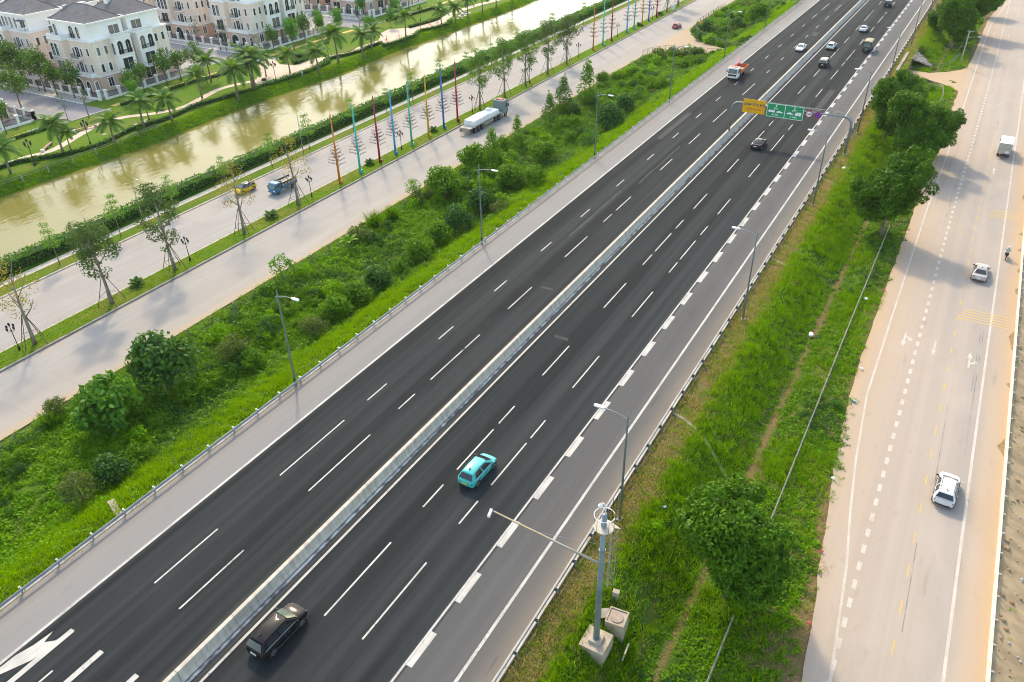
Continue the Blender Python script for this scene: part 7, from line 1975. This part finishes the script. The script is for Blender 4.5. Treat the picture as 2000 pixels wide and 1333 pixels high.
# ---------------------------------------------------------------- park furniture
M['bench_wood'] = pm('bench_wood', (.30, .16, .09), (.22, .12, .07), (3, 3, 3), .7, coord='obj')
for i, (x, y, rz_, lab) in enumerate([(-153.2, 82.4, 2.2, 'long curved park bench with brown seat beside the left path'), (-156.2, 93.0, 1.3, 'long park bench with brown seat beside the path under the large palm')]):
    bn = empty('park_bench', (x, y, -3.0), rz_, lab, 'bench', 'park benches')
    MB().box(-2.2, 2.2, -.28, .28, .36, .46).build('seat', M['bench_wood'], bn)
    for sx in (-1.9, 0, 1.9): MB().box(sx - .2, sx + .2, -.22, .22, -.05, .36).build('leg', M['concrete'], bn)
    MB().box(-2.6, -2.2, -.3, .3, 0, .5).build('end_block', M['white_part'], bn)
pgm = paint('playground_red', (.52, .08, .05), .4)
for i, (x, y, k, lab) in enumerate([(-146.5, 181.4, 0, 'red exercise frame nearest the playground entrance'), (-145.9, 186.5, 1, 'red exercise machine in the middle of the left playground'), (-147.6, 199.2, 0, 'red exercise frame in the upper playground, left'), (-146.3, 202.4, 1, 'red exercise machine in the upper playground, middle'), (-146.0, 205.8, 0, 'red exercise frame in the upper playground, right')]):
    pgo = empty('exercise_frame', (x, y, -2.96), i, lab, 'play equipment', 'playground equipment')
    MB().tube([(0, 0, 0), (0, 0, 1.9)], .07, 6).build('post', pgm, pgo)
    MB().tube([(-.55, 0, .5), (0, 0, .75), (.55, 0, .5)], .05, 6).build('arm', pgm, pgo)
    for sx in (-.6, .6): MB().cbox((sx, 0, .42), (.32, .3, .1)).build('seat', pgm, pgo, bevel=.02)
    if k: MB().tube([(0, -.5, 1.7), (0, .5, 1.7)], .04, 6).build('handle', pgm, pgo)
    MB().tube([(0, 0, -.02), (0, 0, .04)], .35, 10).build('base', pgm, pgo)
for i, (x, y, rr) in enumerate([(-144.5, 216.2, 1.1), (-146.1, 219.9, 1.4), (-147.3, 223.8, 1.6)]):
    cd = empty('stone_seat_circle', (x, y, -3.0), 0, '%s round pale seating disc with grey cushion block on the canal lawn' % ('smallest', 'middle', 'largest')[i], 'seat', 'seating discs')
    MB().tube([(0, 0, 0), (0, 0, .12)], rr, 20).build('disc', M['path_conc'], cd)
    MB().ball((0, 0, .3), .55, 10, 6, .6).build('boulder', M['concrete'], cd, True)
for i, (x, y) in enumerate([(-147.0, 91.5), (-147.4, 93.2), (-149.9, 92.6), (-149.0, 101.6), (-149.9, 102.6), (-149.5, 99.8)]):
    o = MB().tube([(0, 0, 0), (0, 0, .06)], .42, 12).build('stepping_stone', M['path_conc'], loc=(x, y, -3.0)); tag(o, 'pale round stepping stone on the park lawn by the palms', 'stone', 'stepping stones')
# handrail along the canal bank
hr = empty('canal_handrail', (-141.9, 60, -3.05), 0, 'thin two-rail handrail along the grassy canal bank at the left', 'handrail')
for z in (.55, .95): MB().tube([(0, 0, z), (-.2, 30, z), (-1.2, 40, z)], .035, 5).build('rail', M['fence_conc'], hr)
pst = MB().box(-.07, .07, -.07, .07, -.4, 1.0).mesh('post', M['fence_conc'])
for k in range(9): mobj('post', pst, hr, (-.02 * k if k < 7 else -.2 - .45 * (k - 6), k * 5.0, 0))
# utility cabinet on the far median
cbt = empty('utility_cabinet', (-89.4, 255.5, ZL + .13), 0, 'pale grey utility cabinet on the median at the top', 'cabinet')
MB().box(-.5, .5, -.4, .4, 0, 1.6).build('body', M['white_part'], cbt, bevel=.03); MB().box(-.55, .55, -.45, .45, 1.6, 1.68).build('lid', M['galv'], cbt)

# ---------------------------------------------------------------- haze
if HAZE > 0:
    hz = MB().box(-420, 90, -60, 640, -14.0, 52.0).build('haze', [])
    hz.data.materials.clear()
    mt = bpy.data.materials.new('haze_air'); mt.use_nodes = True; nt = mt.node_tree
    nt.nodes.remove(nt.nodes['Principled BSDF'])
    vol = nt.nodes.new('ShaderNodeVolumePrincipled')
    vol.inputs['Color'].default_value = (0.97, 0.98, 1.0, 1); vol.inputs['Density'].default_value = HAZE; vol.inputs['Anisotropy'].default_value = 0.2
    nt.links.new(vol.outputs[0], nt.nodes['Material Output'].inputs['Volume'])
    hz.data.materials.append(mt)
    tag(hz, 'thin pale haze filling the air over the whole place', 'haze', kind='stuff')
